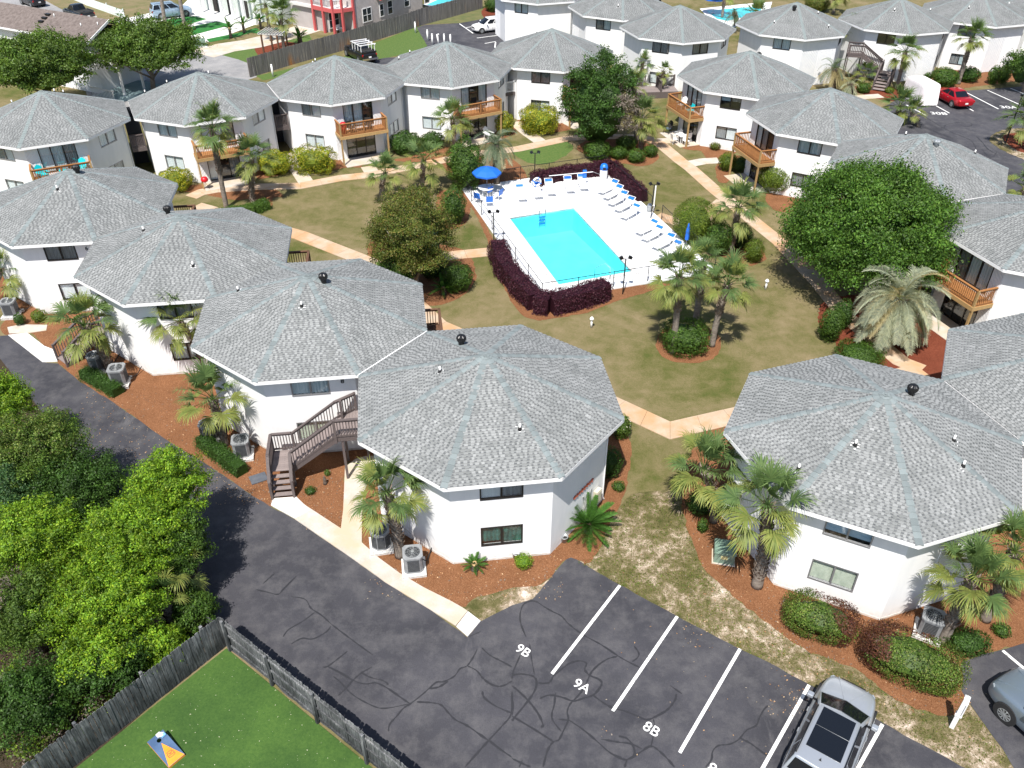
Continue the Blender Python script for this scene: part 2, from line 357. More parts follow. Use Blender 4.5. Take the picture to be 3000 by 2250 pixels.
def strip(name, pts, wd, z, m, joints=True, thick=.0):
    """a walk of separate slabs along a centre line"""
    pts = [Vector(p).to_2d() for p in pts]; n = len(pts)
    mbs = []
    L = []; R = []
    for i in range(n):
        d = (pts[min(i+1, n-1)]-pts[max(i-1, 0)]).normalized(); nn = Vector((-d.y, d.x)); k = 1.0
        if 0 < i < n-1:
            d1 = (pts[i]-pts[i-1]).normalized(); k = 1/max(.5, d1.dot(d))
        L.append(pts[i]+nn*wd/2*k); R.append(pts[i]-nn*wd/2*k)
    root = tag(ob(name, None), kind='structure')
    for i in range(n-1):
        ln = (pts[i+1]-pts[i]).length; q = max(1, round(ln/1.5))
        for j in range(q):
            g = .008/ln*1.0; a, b = j/q+g, (j+1)/q-g
            mb = MB(); quad = [L[i].lerp(L[i+1], a), R[i].lerp(R[i+1], a), R[i].lerp(R[i+1], b), L[i].lerp(L[i+1], b)]
            mb.prism(quad, 0, z+random.uniform(0, .006), bottom=False); ob('slab', mb.mesh('slab', m), root)
    return root
exec_sections = True

# ================================================================== GROUND
PW = [(-0.22, 57.49), (4.57, 59.23), (7.86, 49.50), (2.98, 47.72)]     # pool water corners: back-left, back-right, front-right, front-left
PD = [(-4.05, 63.0), (7.55, 67.2), (13.5, 49.6), (1.75, 45.75)]       # deck corners
def ring(name, outer, inner, z, m):
    vs = [(x, y, z) for x, y in outer]+[(x, y, z) for x, y in inner]
    tr = tessellate_polygon([[Vector((x, y, 0)) for x, y in outer], [Vector((x, y, 0)) for x, y in inner]]); fs = []
    for t in tr:
        a, b, c = [Vector(vs[i]) for i in t]; fs.append(tuple(t) if (b-a).cross(c-a).z > 0 else tuple(reversed(t)))
    me = bpy.data.meshes.new(name); me.from_pydata(vs, [], fs); me.materials.append(m); me.update()
    return tag(ob(name, me), kind='structure')
def ground():
    me = ring('ground', [(-6, 69), (15, 69), (15, 44), (-6, 44)], PW, 0, LAWN).data
    bm = bmesh.new(); bm.from_mesh(me); X = [-500, -6, 15, 500]; Y = [-120, 44, 69, 900]
    for i in range(3):
        for j in range(3):
            if i == 1 and j == 1: continue
            bm.faces.new([bm.verts.new((x, y, 0)) for x, y in ((X[i], Y[j]), (X[i+1], Y[j]), (X[i+1], Y[j+1]), (X[i], Y[j+1]))])
    bm.to_mesh(me); bm.free()
ground()
cop = [(-0.62, 57.78), (4.72, 59.72), (8.28, 49.25), (2.8, 47.25)]
ring('pool_deck', PD, [(-0.66, 57.83), (4.74, 59.78), (8.33, 49.23), (2.79, 47.2)], .10, DECKW)
ring('deck_joint', [(-0.7, 57.9), (4.78, 59.84), (8.4, 49.2), (2.75, 47.15)], PW, .07, mat('joint_grey', (.2, .2, .21), .9))
mb = MB()
for i in range(4):
    a, b = PD[i], PD[(i+1) % 4]; mb.add([(*a, .10), (*b, .10), (*b, 0), (*a, 0)], [(0, 1, 2, 3)])
tag(ob('deck_edge', mb.mesh('deck_edge', DECKW)), kind='structure')
# coping stones round the water, each a slab
cr = tag(ob('pool_coping', None), kind='structure')
for i in range(4):
    a, b, c, d = [Vector(q) for q in (cop[i], cop[(i+1) % 4], PW[(i+1) % 4], PW[i])]
    n = max(4, round((b-a).length/.9))
    for j in range(n):
        t0, t1 = j/n+.0012, (j+1)/n-.0012
        mb = MB(); mb.prism([d.lerp(c, t0), d.lerp(c, t1), a.lerp(b, t1), a.lerp(b, t0)][::-1], .0, .125, bottom=False); ob('coping_stone', mb.mesh('coping_stone', CONCW), cr)
mb = MB(); zt, zb = .12, -1.75
for i in range(4):
    a, b = PW[i], PW[(i+1) % 4]; mb.add([(*a, zt), (*b, zt), (*b, zb), (*a, zb)], [(0, 1, 2, 3)])
mb.add([(*p, z_) for p, z_ in zip(PW, (-1.7, -1.7, -.95, -.95))], [(0, 3, 2, 1)])
tag(ob('pool_basin', mb.mesh('pool_basin', PLASTER)), kind='structure')
# steps at the shallow end
fl, fr, bl = Vector(PW[3]), Vector(PW[2]), Vector(PW[0]); du = (fr-fl).normalized(); dv = (bl-fl).normalized(); mb = MB()
for i in range(3):
    a = fl+du*.9; q = .38*(3-i)
    mb.prism([a, a+du*2.2, a+du*2.2+dv*q, a+dv*q], -1.2, -.95+.3*i)
tag(ob('pool_steps', mb.mesh('pool_steps', PLASTER)), kind='structure')
me = bpy.data.meshes.new('pool_water'); me.from_pydata([(*p, .02) for p in PW], [], [(0, 3, 2, 1)]); me.materials.append(WATER); me.update()
tag(ob('pool_water', me), kind='structure')

# asphalt drive and bays
px_drive = [(-900,700),(0,985),(24,983),(125,1062),(169,1066),(237,1120),(339,1184),(441,1256),(508,1303),(610,1364),(750,1459),(794,1486),(865,1523),(1004,1618),(1092,1680),(1128,1707),(1258,1786),(1370,1867),(1408,1821),(1500,1773),(1562,1754),(1582,1731),(1622,1680),(1659,1640),(1672,1635),(1690,1641),(1751,1676),(1816,1714),(1981,1805),(2167,1900),(2250,1941),(2370,2006),(2585,2118),(2813,2243),(3050,2370),(3300,2500),(2900,2900),(1500,2900),(600,2700)]
P_ = pxs(px_drive)
P_ += [Vector((-4.0, 14.98, 0)), Vector((-10.8, 20.15, 0)), Vector((-60, 58, 0))]
sheet('drive_asphalt', rough_edge(P_, .35, .025), .016, ASPH)
sheet('side_lot_asphalt', rough_edge(pxs([(3000,1886),(2886,1916),(2817,1941),(2822,1990),(2817,2024),(2868,2103),(2937,2195),(2968,2250),(3010,2330),(3500,2600),(3900,2200),(3500,1760)]), .35, .02), .016, ASPH)
sheet('upper_lot_asphalt', pxs([(2560,330),(2640,285),(2731,268),(2823,267),(3000,253),(3300,232),(3700,500),(3500,900),(3000,640),(2650,440)]), .016, ASPH)
sheet('far_lot_asphalt', rough_edge(pxs([(1221,81),(1245,73),(1347,68),(1425,54),(1480,57),(1530,104),(1500,230),(1250,230),(1090,190),(1099,175),(1136,169),(1200,167),(1252,135)]), .5, .03), .016, ASPH)
sheet('street', pxs([(-500,-70),(60,-30),(129,0),(180,27),(288,64),(339,78),(460,112),(576,142),(700,175),(748,194),(752,226),(640,262),(380,330),(260,300),(200,70),(-200,20)]), .012, ASPHF)
# mulch beds, dry soil, paths
BEDS = [
 ([(20,905),(0,960),(24,983),(90,975),(169,1062),(237,1120),(339,1184),(441,1256),(508,1303),(610,1364),(750,1459),(794,1486),(880,1490),(999,1552),(1010,1371),(1041,1347),(1100,1300),(1030,1150),(600,800),(150,700),(-60,760)], MULCH, .010, .05),
 ([(1060,1460),(1061,1591),(1110,1640),(1170,1680),(1240,1722),(1320,1762),(1352,1780),(1402,1751),(1500,1722),(1585,1712),(1622,1680),(1659,1640),(1690,1641),(1724,1652),(1758,1601),(1795,1520),(1836,1425),(1848,1310),(1836,1276),(1780,1230),(1500,1150),(1100,1300)], MULCH, .011, .06),
 ([(2029,1320),(2008,1420),(1996,1480),(2008,1527),(2029,1595),(2073,1676),(2136,1738),(2250,1828),(2353,1900),(2442,1934),(2525,1972),(2587,2024),(2662,2068),(2765,2096),(2800,2090),(2831,2037),(2822,1990),(2817,1941),(2886,1914),(3000,1884),(3200,1800),(3200,1400),(2600,1100),(2150,1200)], MULCH, .012, .07),
 ([(1922,1011),(1935,975),(1975,950),(2050,952),(2100,975),(2112,1011),(2095,1045),(2050,1062),(1985,1062),(1940,1045)], MULCH, .010, .06),
 ([(1345,548),(1400,640),(1438,735),(1449,790),(1480,850),(1505,895),(1534,926),(1575,938),(1612,935),(1720,916),(1788,890),(1920,848),(1960,834),(1925,832),(1750,848),(1592,862),(1540,818),(1448,708),(1372,545)], MULCH, .013, .05),
 ([(1215,800),(1225,870),(1240,892),(1279,896),(1343,875),(1381,842),(1395,800),(1370,740),(1290,715),(1120,680),(1075,740),(1110,800)], MULCH, .010, .07),
 ([(1290,560),(1375,570),(1372,640),(1345,665),(1310,670),(1280,620)], MULCH, .011, .06),
 ([(1690,430),(1718,455),(1793,472),(1866,486),(1907,482),(1927,465),(1924,450),(1895,418),(1812,398),(1737,405)], MULCH, .010, .08),
 ([(878,478),(912,495),(967,501),(1016,490),(1062,488),(1000,455),(900,440)], MULCH, .010, .06),
 ([(750,518),(790,520),(835,508),(852,490),(846,468),(784,450),(750,455)], MULCH, .010, .06),
 ([(515,555),(600,570),(680,586),(745,585),(750,618),(795,608),(800,580),(830,575),(790,548),(700,560),(600,540)], MULCH, .012, .06),
 ([(1135,468),(1190,462),(1245,436),(1300,428),(1332,440),(1325,455),(1230,475)], MULCH, .010, .06),
 ([(1515,355),(1544,380),(1585,391),(1636,387),(1672,376),(1640,350),(1560,330)], MULCH, .010, .06),
 ([(1440,372),(1500,366),(1512,388),(1490,400),(1440,420),(1400,420)], MULCH, .011, .06),
 ([(1300,470),(1420,440),(1520,480),(1550,560),(1480,560),(1400,545),(1330,520)], MULCH, .012, .06),
 ([(1975,418),(2008,437),(2056,444),(2077,470),(2127,458),(2160,440),(2060,420)], MULCH, .010, .07),
 ([(2100,482),(2104,530),(2135,532),(2144,490),(2190,470),(2150,455)], MULCH, .011, .06),
 ([(2040,700),(2075,735),(2140,760),(2190,779),(2235,765),(2243,750),(2200,700),(2130,690),(2060,690)], MULCH, .010, .06),
 ([(2245,570),(2262,612),(2312,622),(2340,600),(2400,560),(2300,540)], MULCH, .011, .07),
 ([(2400,955),(2440,995),(2467,1042),(2590,1090),(2760,1120),(2790,1000),(2760,880),(2600,860),(2420,880)], MULCHR, .010, .08),
 ([(2350,560),(2420,470),(2300,430),(2200,470),(2260,560)], MULCH, .013, .06),
 ([(2720,268),(2800,268),(2830,258),(2976,238),(3050,225),(3050,200),(2950,205),(2750,210)], MULCH, .011, .08),
 ([(2540,280),(2600,296),(2650,290),(2660,265),(2600,255),(2480,255)], MULCHR, .010, .08),
 ([(2898,405),(2930,437),(3000,468),(3100,500),(3100,390),(2960,378)], SOIL, .030, .08),
 ([(2940,398),(2960,430),(3010,448),(3010,392)], MULCHR, .036, .06),
 ([(1418,24),(1420,52),(1480,57),(1530,62),(1545,95),(1560,100),(1620,90),(1600,10),(1500,-10)], MULCHR, .010, .08),
 ([(745,130),(760,165),(800,165),(870,140),(900,132),(860,125),(790,118)], MULCHR, .011, .06),
]
for pts, m, z, am in BEDS:
    sheet('red_mulch_bed' if m is MULCHR else ('sandy_verge' if m is SOIL else 'mulch_bed'), rough_edge(catmull(pxs(pts), 4), .22, am), z, m)
sheet('bare_soil_strip', rough_edge(catmull(pxs([(1670,1640),(1724,1640),(1760,1590),(1795,1520),(1850,1450),(1990,1440),(2008,1527),(2029,1595),(2073,1676),(2136,1738),(2250,1828),(2353,1900),(2442,1934),(2525,1972),(2587,2024),(2662,2068),(2765,2096),(2817,2026),(2868,2105),(2937,2197),(3000,2290),(3060,2390),(2813,2255),(2585,2128),(2370,2016),(2167,1912),(1981,1815),(1816,1724)]), 3), .3, .06), .007, SOIL)
sheet('bare_soil_patch', rough_edge(catmull(pxs([(1320,1770),(1352,1782),(1402,1752),(1500,1722),(1585,1712),(1610,1700),(1585,1735),(1562,1758),(1500,1778),(1408,1825),(1372,1860)]), 3), .3, .05), .0095, SOIL)
sheet('leaf_litter', pxs([(-900,760),(0,960),(-40,1000),(400,1560),(646,1890),(223,2260),(0,2450),(-900,2400),(-1500,1200)]), .022, DIRT)
# artificial turf lawn behind the fence
sheet('fenced_lawn', [(-10.8, 20.05), (-4.2, 15.0), (2, 10.2), (-6, 2), (-22, 2), (-20, 8.3)], .03, TURF)
# concrete
sheet('kerb_walk', pxs([(870,1459),(886,1476),(999,1550),(1006,1493),(1011,1371),(1041,1347),(1072,1338),(1103,1338),(1062,1459),(1060,1591),(1110,1636),(1170,1680),(1240,1722),(1320,1762),(1352,1780),(1370,1792),(1335,1835),(1258,1786),(1128,1707),(1092,1680),(1004,1618),(865,1523)]), .05, CONC, thick=.05)
sheet('kerb_walk_end', pxs([(1371,1793),(1408,1821),(1370,1866),(1337,1837)]), .052, CONCW, thick=.05)
sheet('stair_pad', pxs([(794,1482),(801,1462),(868,1457),(908,1496),(865,1521)]), .055, CONCW, thick=.055)
sheet('side_stair_pad', pxs([(24,983),(81,977),(130,1015),(156,1025),(169,1060),(125,1062)]), .05, CONCW, thick=.05)
sheet('side_walk', pxs([(22,960),(60,952),(139,953),(136,969),(81,977),(27,978)]), .04, CONC, thick=.04)
strip('courtyard_walk', pxs([(2701,1085),(2400,1165),(2137,1222),(1963,1262),(1812,1192),(1530,1062),(1283,955),(1089,772),(880,690),(573,604)]), 1.25, .035, WALK)
strip('lawn_walk', pxs([(560,578),(590,564),(640,555),(760,548),(880,545),(1000,522),(1085,513),(1250,480),(1400,450),(1517,437),(1598,420),(1659,407),(1737,400),(1860,402),(1905,409),(1935,423),(1992,471),(2025,495),(2093,556),(2212,652),(2287,712),(2400,830),(2480,930),(2640,1060),(2701,1085)]), 1.2, .030, WALK)
strip('pool_gate_walk', pxs([(1925,632),(1975,648),(2060,640),(2120,590)]), 1.2, .025, WALK)
strip('pool_side_walk', pxs([(1437,738),(1292,752),(1120,775)]), 1.2, .028, WALK)
for pts in ([(840,450),(870,495),(899,538)], [(1078,488),(1092,510)], [(1507,358),(1545,390),(1583,416)], [(2107,470),(2060,473),(2014,482)], [(1975,412),(1920,414)], [(500,538),(530,560)]):
    strip('entry_walk', pxs(pts), 1.2, .026, CONC)
strip('stair_walk', pxs([(2582,281),(2540,284),(2500,287)]), 1.2, .03, CONC)
# top-left neighbourhood ground
sheet('sandy_yard', rough_edge(pxs([(129,-5),(190,30),(290,66),(345,70),(450,45),(440,-30),(250,-60)]), .6, .1), .006, two('brown_yard', (.2, .15, .08), (.12, .12, .04), .5, .95))
sheet('neighbour_paving', pxs([(325,64),(440,38),(520,30),(560,-10),(800,-20),(780,60),(700,90),(620,120),(560,140),(470,118)]), .010, CONCW)
for p in ([(480,58),(568,47),(607,56),(510,84)], [(512,88),(635,63),(680,73),(543,109)], [(605,115),(700,96),(750,82),(760,88),(690,110),(613,124)], [(735,95),(830,78),(830,85),(760,100)]):
    sheet('turf_strip', pxs(p), .02, TURFS)
strip('neighbour_driveway', pxs([(590,160),(660,140),(740,128),(830,105),(930,75),(960,60)]), 4.2, .02, CONC)
sheet('neighbour_lawn', rough_edge(pxs([(648,160),(700,145),(770,133),(830,120),(905,100),(915,115),(840,150),(760,190),(720,188)]), .6, .06), .008, GREEN)
sheet('bright_verge', rough_edge(pxs([(750,222),(905,190),(1000,170),(1060,140),(1165,100),(1230,72),(1255,100),(1265,135),(1240,150),(1140,168),(1090,178),(900,215),(770,236)]), .7, .08), .009, GREEN)
sheet('far_verge', rough_edge(pxs([(1240,70),(1300,50),(1414,26),(1425,54),(1347,68)]), .7, .08), .008, two('dry_lawn', (.14, .13, .05), (.08, .1, .03), 1, .95))
sheet('bright_lawn_patch', rough_edge(catmull(pxs([(1500,430),(1600,425),(1660,415),(1680,440),(1600,480),(1530,470)]), 4), .5, .1), .006, GREEN)
# painted bays
def paint(name, a, b, wd, z=.024):
    a, b = Vector(a).to_2d(), Vector(b).to_2d(); d = (b-a).normalized(); n = Vector((-d.y, d.x))*wd/2
    pts = [a-n, b-n, b+n, a+n]; return sheet(name, pts, z, PAINT)
LINES = [((1816,1716),(1617,1975)), ((1984,1807),(1795,2084)), ((2168,1902),(1991,2206)), ((2370,2008),(2190,2330)), ((2585,2123),(2430,2400)), ((2937,1907),(3030,1985))]
for a, b in LINES: paint('bay_line', U(*a), U(*b), .12)
for a, b in [((2655,308),(2712,338)), ((2727,302),(2781,332)), ((2828,270),(2925,320)), ((2893,265),(2998,312)), ((2960,259),(3060,300)), ((2790,290),(2852,326))]: paint('far_bay_line', U(*a), U(*b), .13)
for a, b in [((1362,82),(1432,70)), ((1397,112),(1505,98)), ((1420,128),(1452,122)), ((1452,124),(1450,140)), ((1346,70),(1386,98))]: paint('distant_bay_line', U(*a), U(*b), .14)
def text_mesh(s, size, m, ext=.0, name='lettering'):
    cu = bpy.data.curves.new('t', 'FONT'); cu.body = s; cu.size = size; cu.align_x = 'CENTER'; cu.align_y = 'CENTER'; cu.extrude = ext; cu.offset = size*.006
    o = bpy.data.objects.new('t', cu); COL.objects.link(o); dg = bpy.context.evaluated_depsgraph_get()
    me = bpy.data.meshes.new_from_object(o.evaluated_get(dg)); bpy.data.objects.remove(o); me.name = name; me.materials.clear(); me.materials.append(m); return me
bd = (U(1984, 1807)-U(1816, 1716)); ba = math.atan2(bd.y, bd.x)
for s, p in (('9B', (1532,1908)), ('9A', (1704,2012)), ('8B', (1908,2138)), ('8A', (2100,2262))):
    q = U(*p); tag(ob('bay_number', text_mesh(s, .55, PAINT), None, (q.x, q.y, .025), ba), kind='structure')
for s, p, z in (('30B', (2750,333), .6), ('30A', (2955,315), .6)):
    q = U(*p); tag(ob('far_bay_number', text_mesh(s, 1.0, PAINT), None, (q.x, q.y, .025), -.1), kind='structure')
# tar sealed cracks (ribbons on the asphalt)
CR = []
a6 = lambda *l: CR.append(([b6(*p) for p in l]))
a7 = lambda *l: CR.append(([b7(*p) for p in l]))
a6((60,90),(160,0)); a6((0,140),(110,165),(190,180),(240,130),(350,20)); a6((300,200),(400,215),(440,245),(470,300),(560,360),(650,440),(780,540),(860,600),(1000,700))
a6((500,335),(400,410),(280,480),(230,545)); a6((640,450),(600,500),(490,560),(400,555),(340,580),(300,605)); a6((780,665),(700,730),(610,795),(570,800))
a6((610,795),(720,850),(830,915),(930,945),(1020,935),(1120,980),(1220,1050),(1315,1115)); a6((990,800),(900,850),(820,920),(770,980),(700,1045)); a6((900,850),(980,890),(1080,915),(1125,945),(1110,955))
a6((1885,650),(1850,720),(1800,790),(1740,815),(1690,880),(1600,925),(1540,930),(1480,980),(1400,1050),(1315,1115),(1260,1150),(1200,1220),(1140,1290),(1130,1350))
a6((1480,985),(1560,970),(1640,920)); a6((660,880),(720,930),(770,985),(830,1040),(930,1100),(1050,1150),(1160,1145),(1300,1115)); a6((1370,1098),(1500,1105),(1580,1125),(1640,1190),(1700,1250),(1800,1300),(1900,1370),(1980,1425))
a6((1925,635),(1970,680),(2010,710),(2100,755),(2183,800)); a6((1800,790),(1880,830),(1930,890),(1990,940),(2060,965),(2120,955),(2183,920)); a6((1930,1005),(1945,1060),(2020,1120),(2100,1160),(2183,1195))
a6((2183,1010),(2175,1200),(2100,1300),(1985,1425),(1900,1520),(1780,1655)); a6((1985,1425),(2080,1500),(2183,1570)); a6((1820,540),(1920,495))
a7((120,545),(75,430),(70,340),(100,265),(160,238),(210,245),(280,290),(350,330),(420,365),(470,420),(540,480),(640,545),(760,610),(880,690),(970,745),(1090,805)); a7((1040,620),(1080,680),(1070,720),(1025,755))
a7((900,710),(820,730),(740,780),(680,840),(650,900),(620,970),(560,1050),(500,1110),(470,1180),(480,1250),(440,1340),(400,1420),(350,1440),(300,1520),(265,1655))
a7((350,880),(420,820),(500,765),(580,748),(635,770),(620,820),(660,870),(740,905),(765,940),(740,990),(690,1040),(600,1070),(520,1090),(430,1060),(320,1040),(235,1070))
a7((690,1040),(770,1100),(860,1150),(960,1175),(1060,1215),(1150,1250),(1240,1215),(1330,1160),(1390,1080),(1400,1030)); a7((1205,1245),(1215,1330),(1185,1475))
a7((480,1250),(600,1330),(720,1430),(820,1520),(900,1565),(980,1590),(1090,1530),(1185,1475),(1270,1530),(1340,1600),(1385,1655)); a7((980,1590),(960,1655)); a7((905,1388),(980,1410),(1030,1470),(1045,1540),(1010,1585)); a7((760,1415),(900,1440),(1010,1455),(1110,1500))
a7((0,1220),(120,1290),(250,1370),(350,1435)); a7((0,870),(80,860),(180,880),(210,930),(190,1010),(120,1110),(30,1220),(0,1260)); a7((0,960),(60,1010),(150,1100),(230,1210),(265,1300),(245,1308)); a7((70,700),(40,770),(10,840),(0,900))
a7((370,1020),(360,1120),(340,1200),(350,1260),(420,1350)); a7((395,1245),(480,1255)); a7((215,935),(270,940),(320,930),(350,880)); a7((0,1580),(60,1610),(160,1655)); a7((90,1590),(60,1655)); a7((150,600),(165,720),(190,860)); a7((0,1000),(10,1150),(0,1220))
a7((2183,1130),(2150,1160),(2110,1230),(2080,1300),(2000,1340),(1930,1420),(1850,1460),(1760,1470),(1710,1520),(1700,1590),(1650,1655)); a7((1940,1405),(2030,1450),(2110,1510),(2183,1560)); a7((1350,960),(1450,1030))
CR += [[r4(*p) for p in l] for l in ([(1300,1080),(1380,1110),(1450,1140),(1600,1200)], [(1330,990),(1420,1050),(1520,1110),(1600,1150),(1700,1190),(1760,1220),(1800,1290)], [(1520,1110),(1540,1080),(1640,1060),(1740,1060),(1760,1085),(1700,1100)], [(1800,1180),(1850,1230),(1900,1290),(1990,1340)], [(1980,1310),(1940,1360),(1890,1340),(1850,1290)])]
mb = MB()
for i, l in enumerate(CR):
    pts = [U(*p) for p in l]; pts = catmull(pts, 4, False); wd = random.uniform(.055, .088) if l[0][0] < 2400 else .09
    vs = []
    for j, p in enumerate(pts):
        d = (pts[min(j+1, len(pts)-1)]-pts[max(j-1, 0)]); d = d.normalized() if d.length > 1e-6 else Vector((1, 0)); n = Vector((-d.y, d.x))
        ww = wd*random.uniform(.4, 1.25)*(1 if 0 < j < len(pts)-1 else .4)
        vs += [(*(p+n*ww/2), .0205+.00003*i), (*(p-n*ww/2), .0205+.00003*i)]
    mb.add(vs, [(2*j, 2*j+1, 2*j+3, 2*j+2) for j in range(len(pts)-1)])
tag(ob('crack_sealant', mb.mesh('crack_sealant', TAR)), kind='structure')

# ================================================================== BUILDINGS
HE, HA, RE, RW = 4.878, 7.069, 6.0, 5.4
AE, AW = RE*math.cos(PI/8), RW*math.cos(PI/8); HWF = RW*math.sin(PI/8)
BL = {'B9': (-1.08,29.53,-1.8264), 'D': (14.77,26.87,-1.6266), 'B8': (-9.95,36.32,-1.8258), 'B7': (-18.25,42.95,-1.8282), 'B6': (-27.01,49.32,-1.8194),
 'F1': (-35.47,64.46,-1.5077), 'F2': (-25.17,69.33,-1.5154), 'F3': (-15.06,74.17,-1.4968), 'F4': (-5.9,78.7,-1.4487), 'F5': (3.6,83.3,-1.42),
 'G1': (20.42,76.01,-1.6253), 'G2': (24.28,65.84,-1.6787), 'G3': (27.75,55.9,-1.65), 'G4': (31.28,45.22,-1.6210), 'G5': (25.3,30.6,-1.63),
 'H1': (12.13,101.86,-1.6501), 'H2': (17.04,92.92,-1.6341), 'H3': (29.4,94.4,-1.63), 'H4': (40.89,96.40,-1.6719), 'H5': (50.89,99.67,-1.65), 'H0': (3.2,109.3,-1.65), 'H6': (61.5,103.5,-1.65)}
def fmat(k):                       # frame on wall face k: x right, y inwards, z up
    t = (k+.5)*PI/4; n = Vector((math.cos(t), math.sin(t), 0)); tt = Vector((-n.y, n.x, 0))
    M = Matrix.Identity(4)
    for i, c in enumerate((tt, -n, Vector((0, 0, 1)))):
        for j in range(3): M[j][i] = c[j]
    M.translation = n*AW; return M
def corner(k, R, z): return Vector((R*math.cos(k*PI/4), R*math.sin(k*PI/4), z))
# shared roof meshes
def roof_mesh():
    mb = MB(); c = [corner(k, RE, HE-.012) for k in range(8)]; A = Vector((0, 0, HA-.012))
    mb.add(c+[A], [(k, (k+1) % 8, 8) for k in range(8)], 0)
    mb.add([corner(k, RE-.02, HE-.16) for k in range(8)], [tuple(reversed(range(8)))], 1)
    return mb.mesh('roof', [two('roof_underlay', (.13, .14, .14), (.16, .17, .17), 4), SOFF])
def fascia_mesh():
    mb = MB()
    for k in range(8):
        a, b = corner(k, RE+.015, 0), corner(k+1, RE+.015, 0); a2, b2 = corner(k, RE-.03, 0), corner(k+1, RE-.03, 0)
        mb.prism([a, b, b2, a2], HE-.19, HE-.008)
    return mb.mesh('fascia', TRIM)
def shingle_mesh(seed):
    rs = np.random.default_rng(seed); V = []; C = []; SLN = math.hypot(AE, HA-HE); E_ = SLN/49; hw0 = RE*math.sin(PI/8)
    for k in range(8):
        t = (k+.5)*PI/4; n = np.array([math.cos(t), math.sin(t), 0]); tt = np.array([-n[1], n[0], 0]); up = np.array([-n[0]*AE, -n[1]*AE, HA-HE])/SLN; nr = np.cross(tt, up)
        O = n*AE+np.array([0, 0, HE]); 
        pt = lambda s, q, h: O+tt*s+up*q+nr*h
        for i in range(49):
            q0, q1 = i*E_, (i+1)*E_; w0, w1 = hw0*(1-q0/SLN)+.0, hw0*(1-min(1, q1/SLN)); h0 = .012
            # course body, in stretches of differing tone
            s = -w0
            while s < w0:
                L = rs.uniform(.25, .7); e = min(w0, s+L); a1, a2 = max(-w1, min(w1, s)), max(-w1, min(w1, e))
                g = rs.normal(0, .016); c = np.array([.218, .226, .224])+g
                V.append([pt(s, q0, h0), pt(e, q0, h0), pt(a2, q1, .002), pt(a1, q1, .002)]); C.append(c)
                s = e
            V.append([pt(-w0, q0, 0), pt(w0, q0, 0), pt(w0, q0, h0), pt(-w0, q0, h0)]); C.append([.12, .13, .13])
            s = -w0+rs.uniform(.0, .15)
            while s < w0-.2:
                tw = rs.uniform(.09, .19); gp = rs.uniform(.075, .12)
                e = min(s+tw, w0); wl = w1
                if abs(s) < wl and abs(e) < wl:      # raised tooth
                    g = rs.normal(0, .018) + (.015 if rs.random() < .3 else 0) - (.045 if rs.random() < .2 else 0)
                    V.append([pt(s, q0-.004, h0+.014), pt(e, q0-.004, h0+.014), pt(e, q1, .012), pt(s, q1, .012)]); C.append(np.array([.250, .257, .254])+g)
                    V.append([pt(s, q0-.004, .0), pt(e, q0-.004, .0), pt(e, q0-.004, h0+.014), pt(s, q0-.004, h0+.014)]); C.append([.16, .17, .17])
                s = e
                e = min(s+gp, w0)
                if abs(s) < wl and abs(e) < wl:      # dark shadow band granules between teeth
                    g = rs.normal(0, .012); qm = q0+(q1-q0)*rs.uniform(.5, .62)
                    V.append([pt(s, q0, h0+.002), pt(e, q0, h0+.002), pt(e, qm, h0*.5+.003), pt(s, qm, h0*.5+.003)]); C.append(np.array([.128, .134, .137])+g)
                s = e
    return quads('shingles', np.array(V), np.clip(np.array(C), .02, .6), SHING)
def cap_mesh():
    # local: x along ridge (up-slope), folded over the hip
    hd = (corner(0, RE, HE)-Vector((0, 0, HA))).normalized(); up = -hd
    n0 = Vector((math.cos(PI/8), math.sin(PI/8), 0)); tt0 = Vector((-n0.y, n0.x, 0))
    # direction lying in face 0 plane, perpendicular to the hip
    nr = Vector((math.cos(PI/8)*(HA-HE), math.sin(PI/8)*(HA-HE), AE)).normalized(); s0 = nr.cross(up).normalized()
    if s0.dot(tt0) < 0: s0 = -s0
    s1 = Vector((s0.x, -s0.y, s0.z)); L = .30; w = .15; mb = MB(); zz = Vector((0, 0, 1))
    a = [Vector((0, 0, 0))+zz*.034, up*L+zz*.010]
    vs = [s1*w+zz*.030, a[0], s0*w+zz*.030, up*L+s1*w*.97+zz*.008, a[1], up*L+s0*w*.97+zz*.008]
    vs += [v-zz*.022 for v in vs[:3]]
    mb.add(vs, [(0, 1, 4, 3), (1, 2, 5, 4), (6, 7, 1, 0), (7, 8, 2, 1), (0, 3, 6), (2, 8, 5)])
    return mb.mesh('ridge_cap', CAPM)
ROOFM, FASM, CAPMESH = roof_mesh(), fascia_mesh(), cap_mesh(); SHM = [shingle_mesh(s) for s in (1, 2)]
CAPJ = MB()
_t = MB(); 
for k in range(8):
    for j in range(25):
        T = Matrix.Rotation(k*PI/4, 4, 'Z') @ Matrix.Translation(corner(0, RE, HE).lerp(Vector((0, 0, HA)), j/25))
        CAPJ.T = T; CAPJ.add([v.co.copy() for v in CAPMESH.vertices], [tuple(p.vertices) for p in CAPMESH.polygons])
CAPJ = CAPJ.mesh('ridge_caps', two('ridge_shingle_far', (.215, .25, .247), (.17, .2, .2), 5, .9))
core = MB(); core.prism([corner(k, 5.18, 0) for k in range(8)], .02, HE-.3, bottom=False)  # solid core behind the windows; darkness of unlit rooms is put into its colour
COREM = core.mesh('dark_core', two('painted_room_dark', (.012, .013, .014), (.03, .03, .03), .8))
WINM = {}
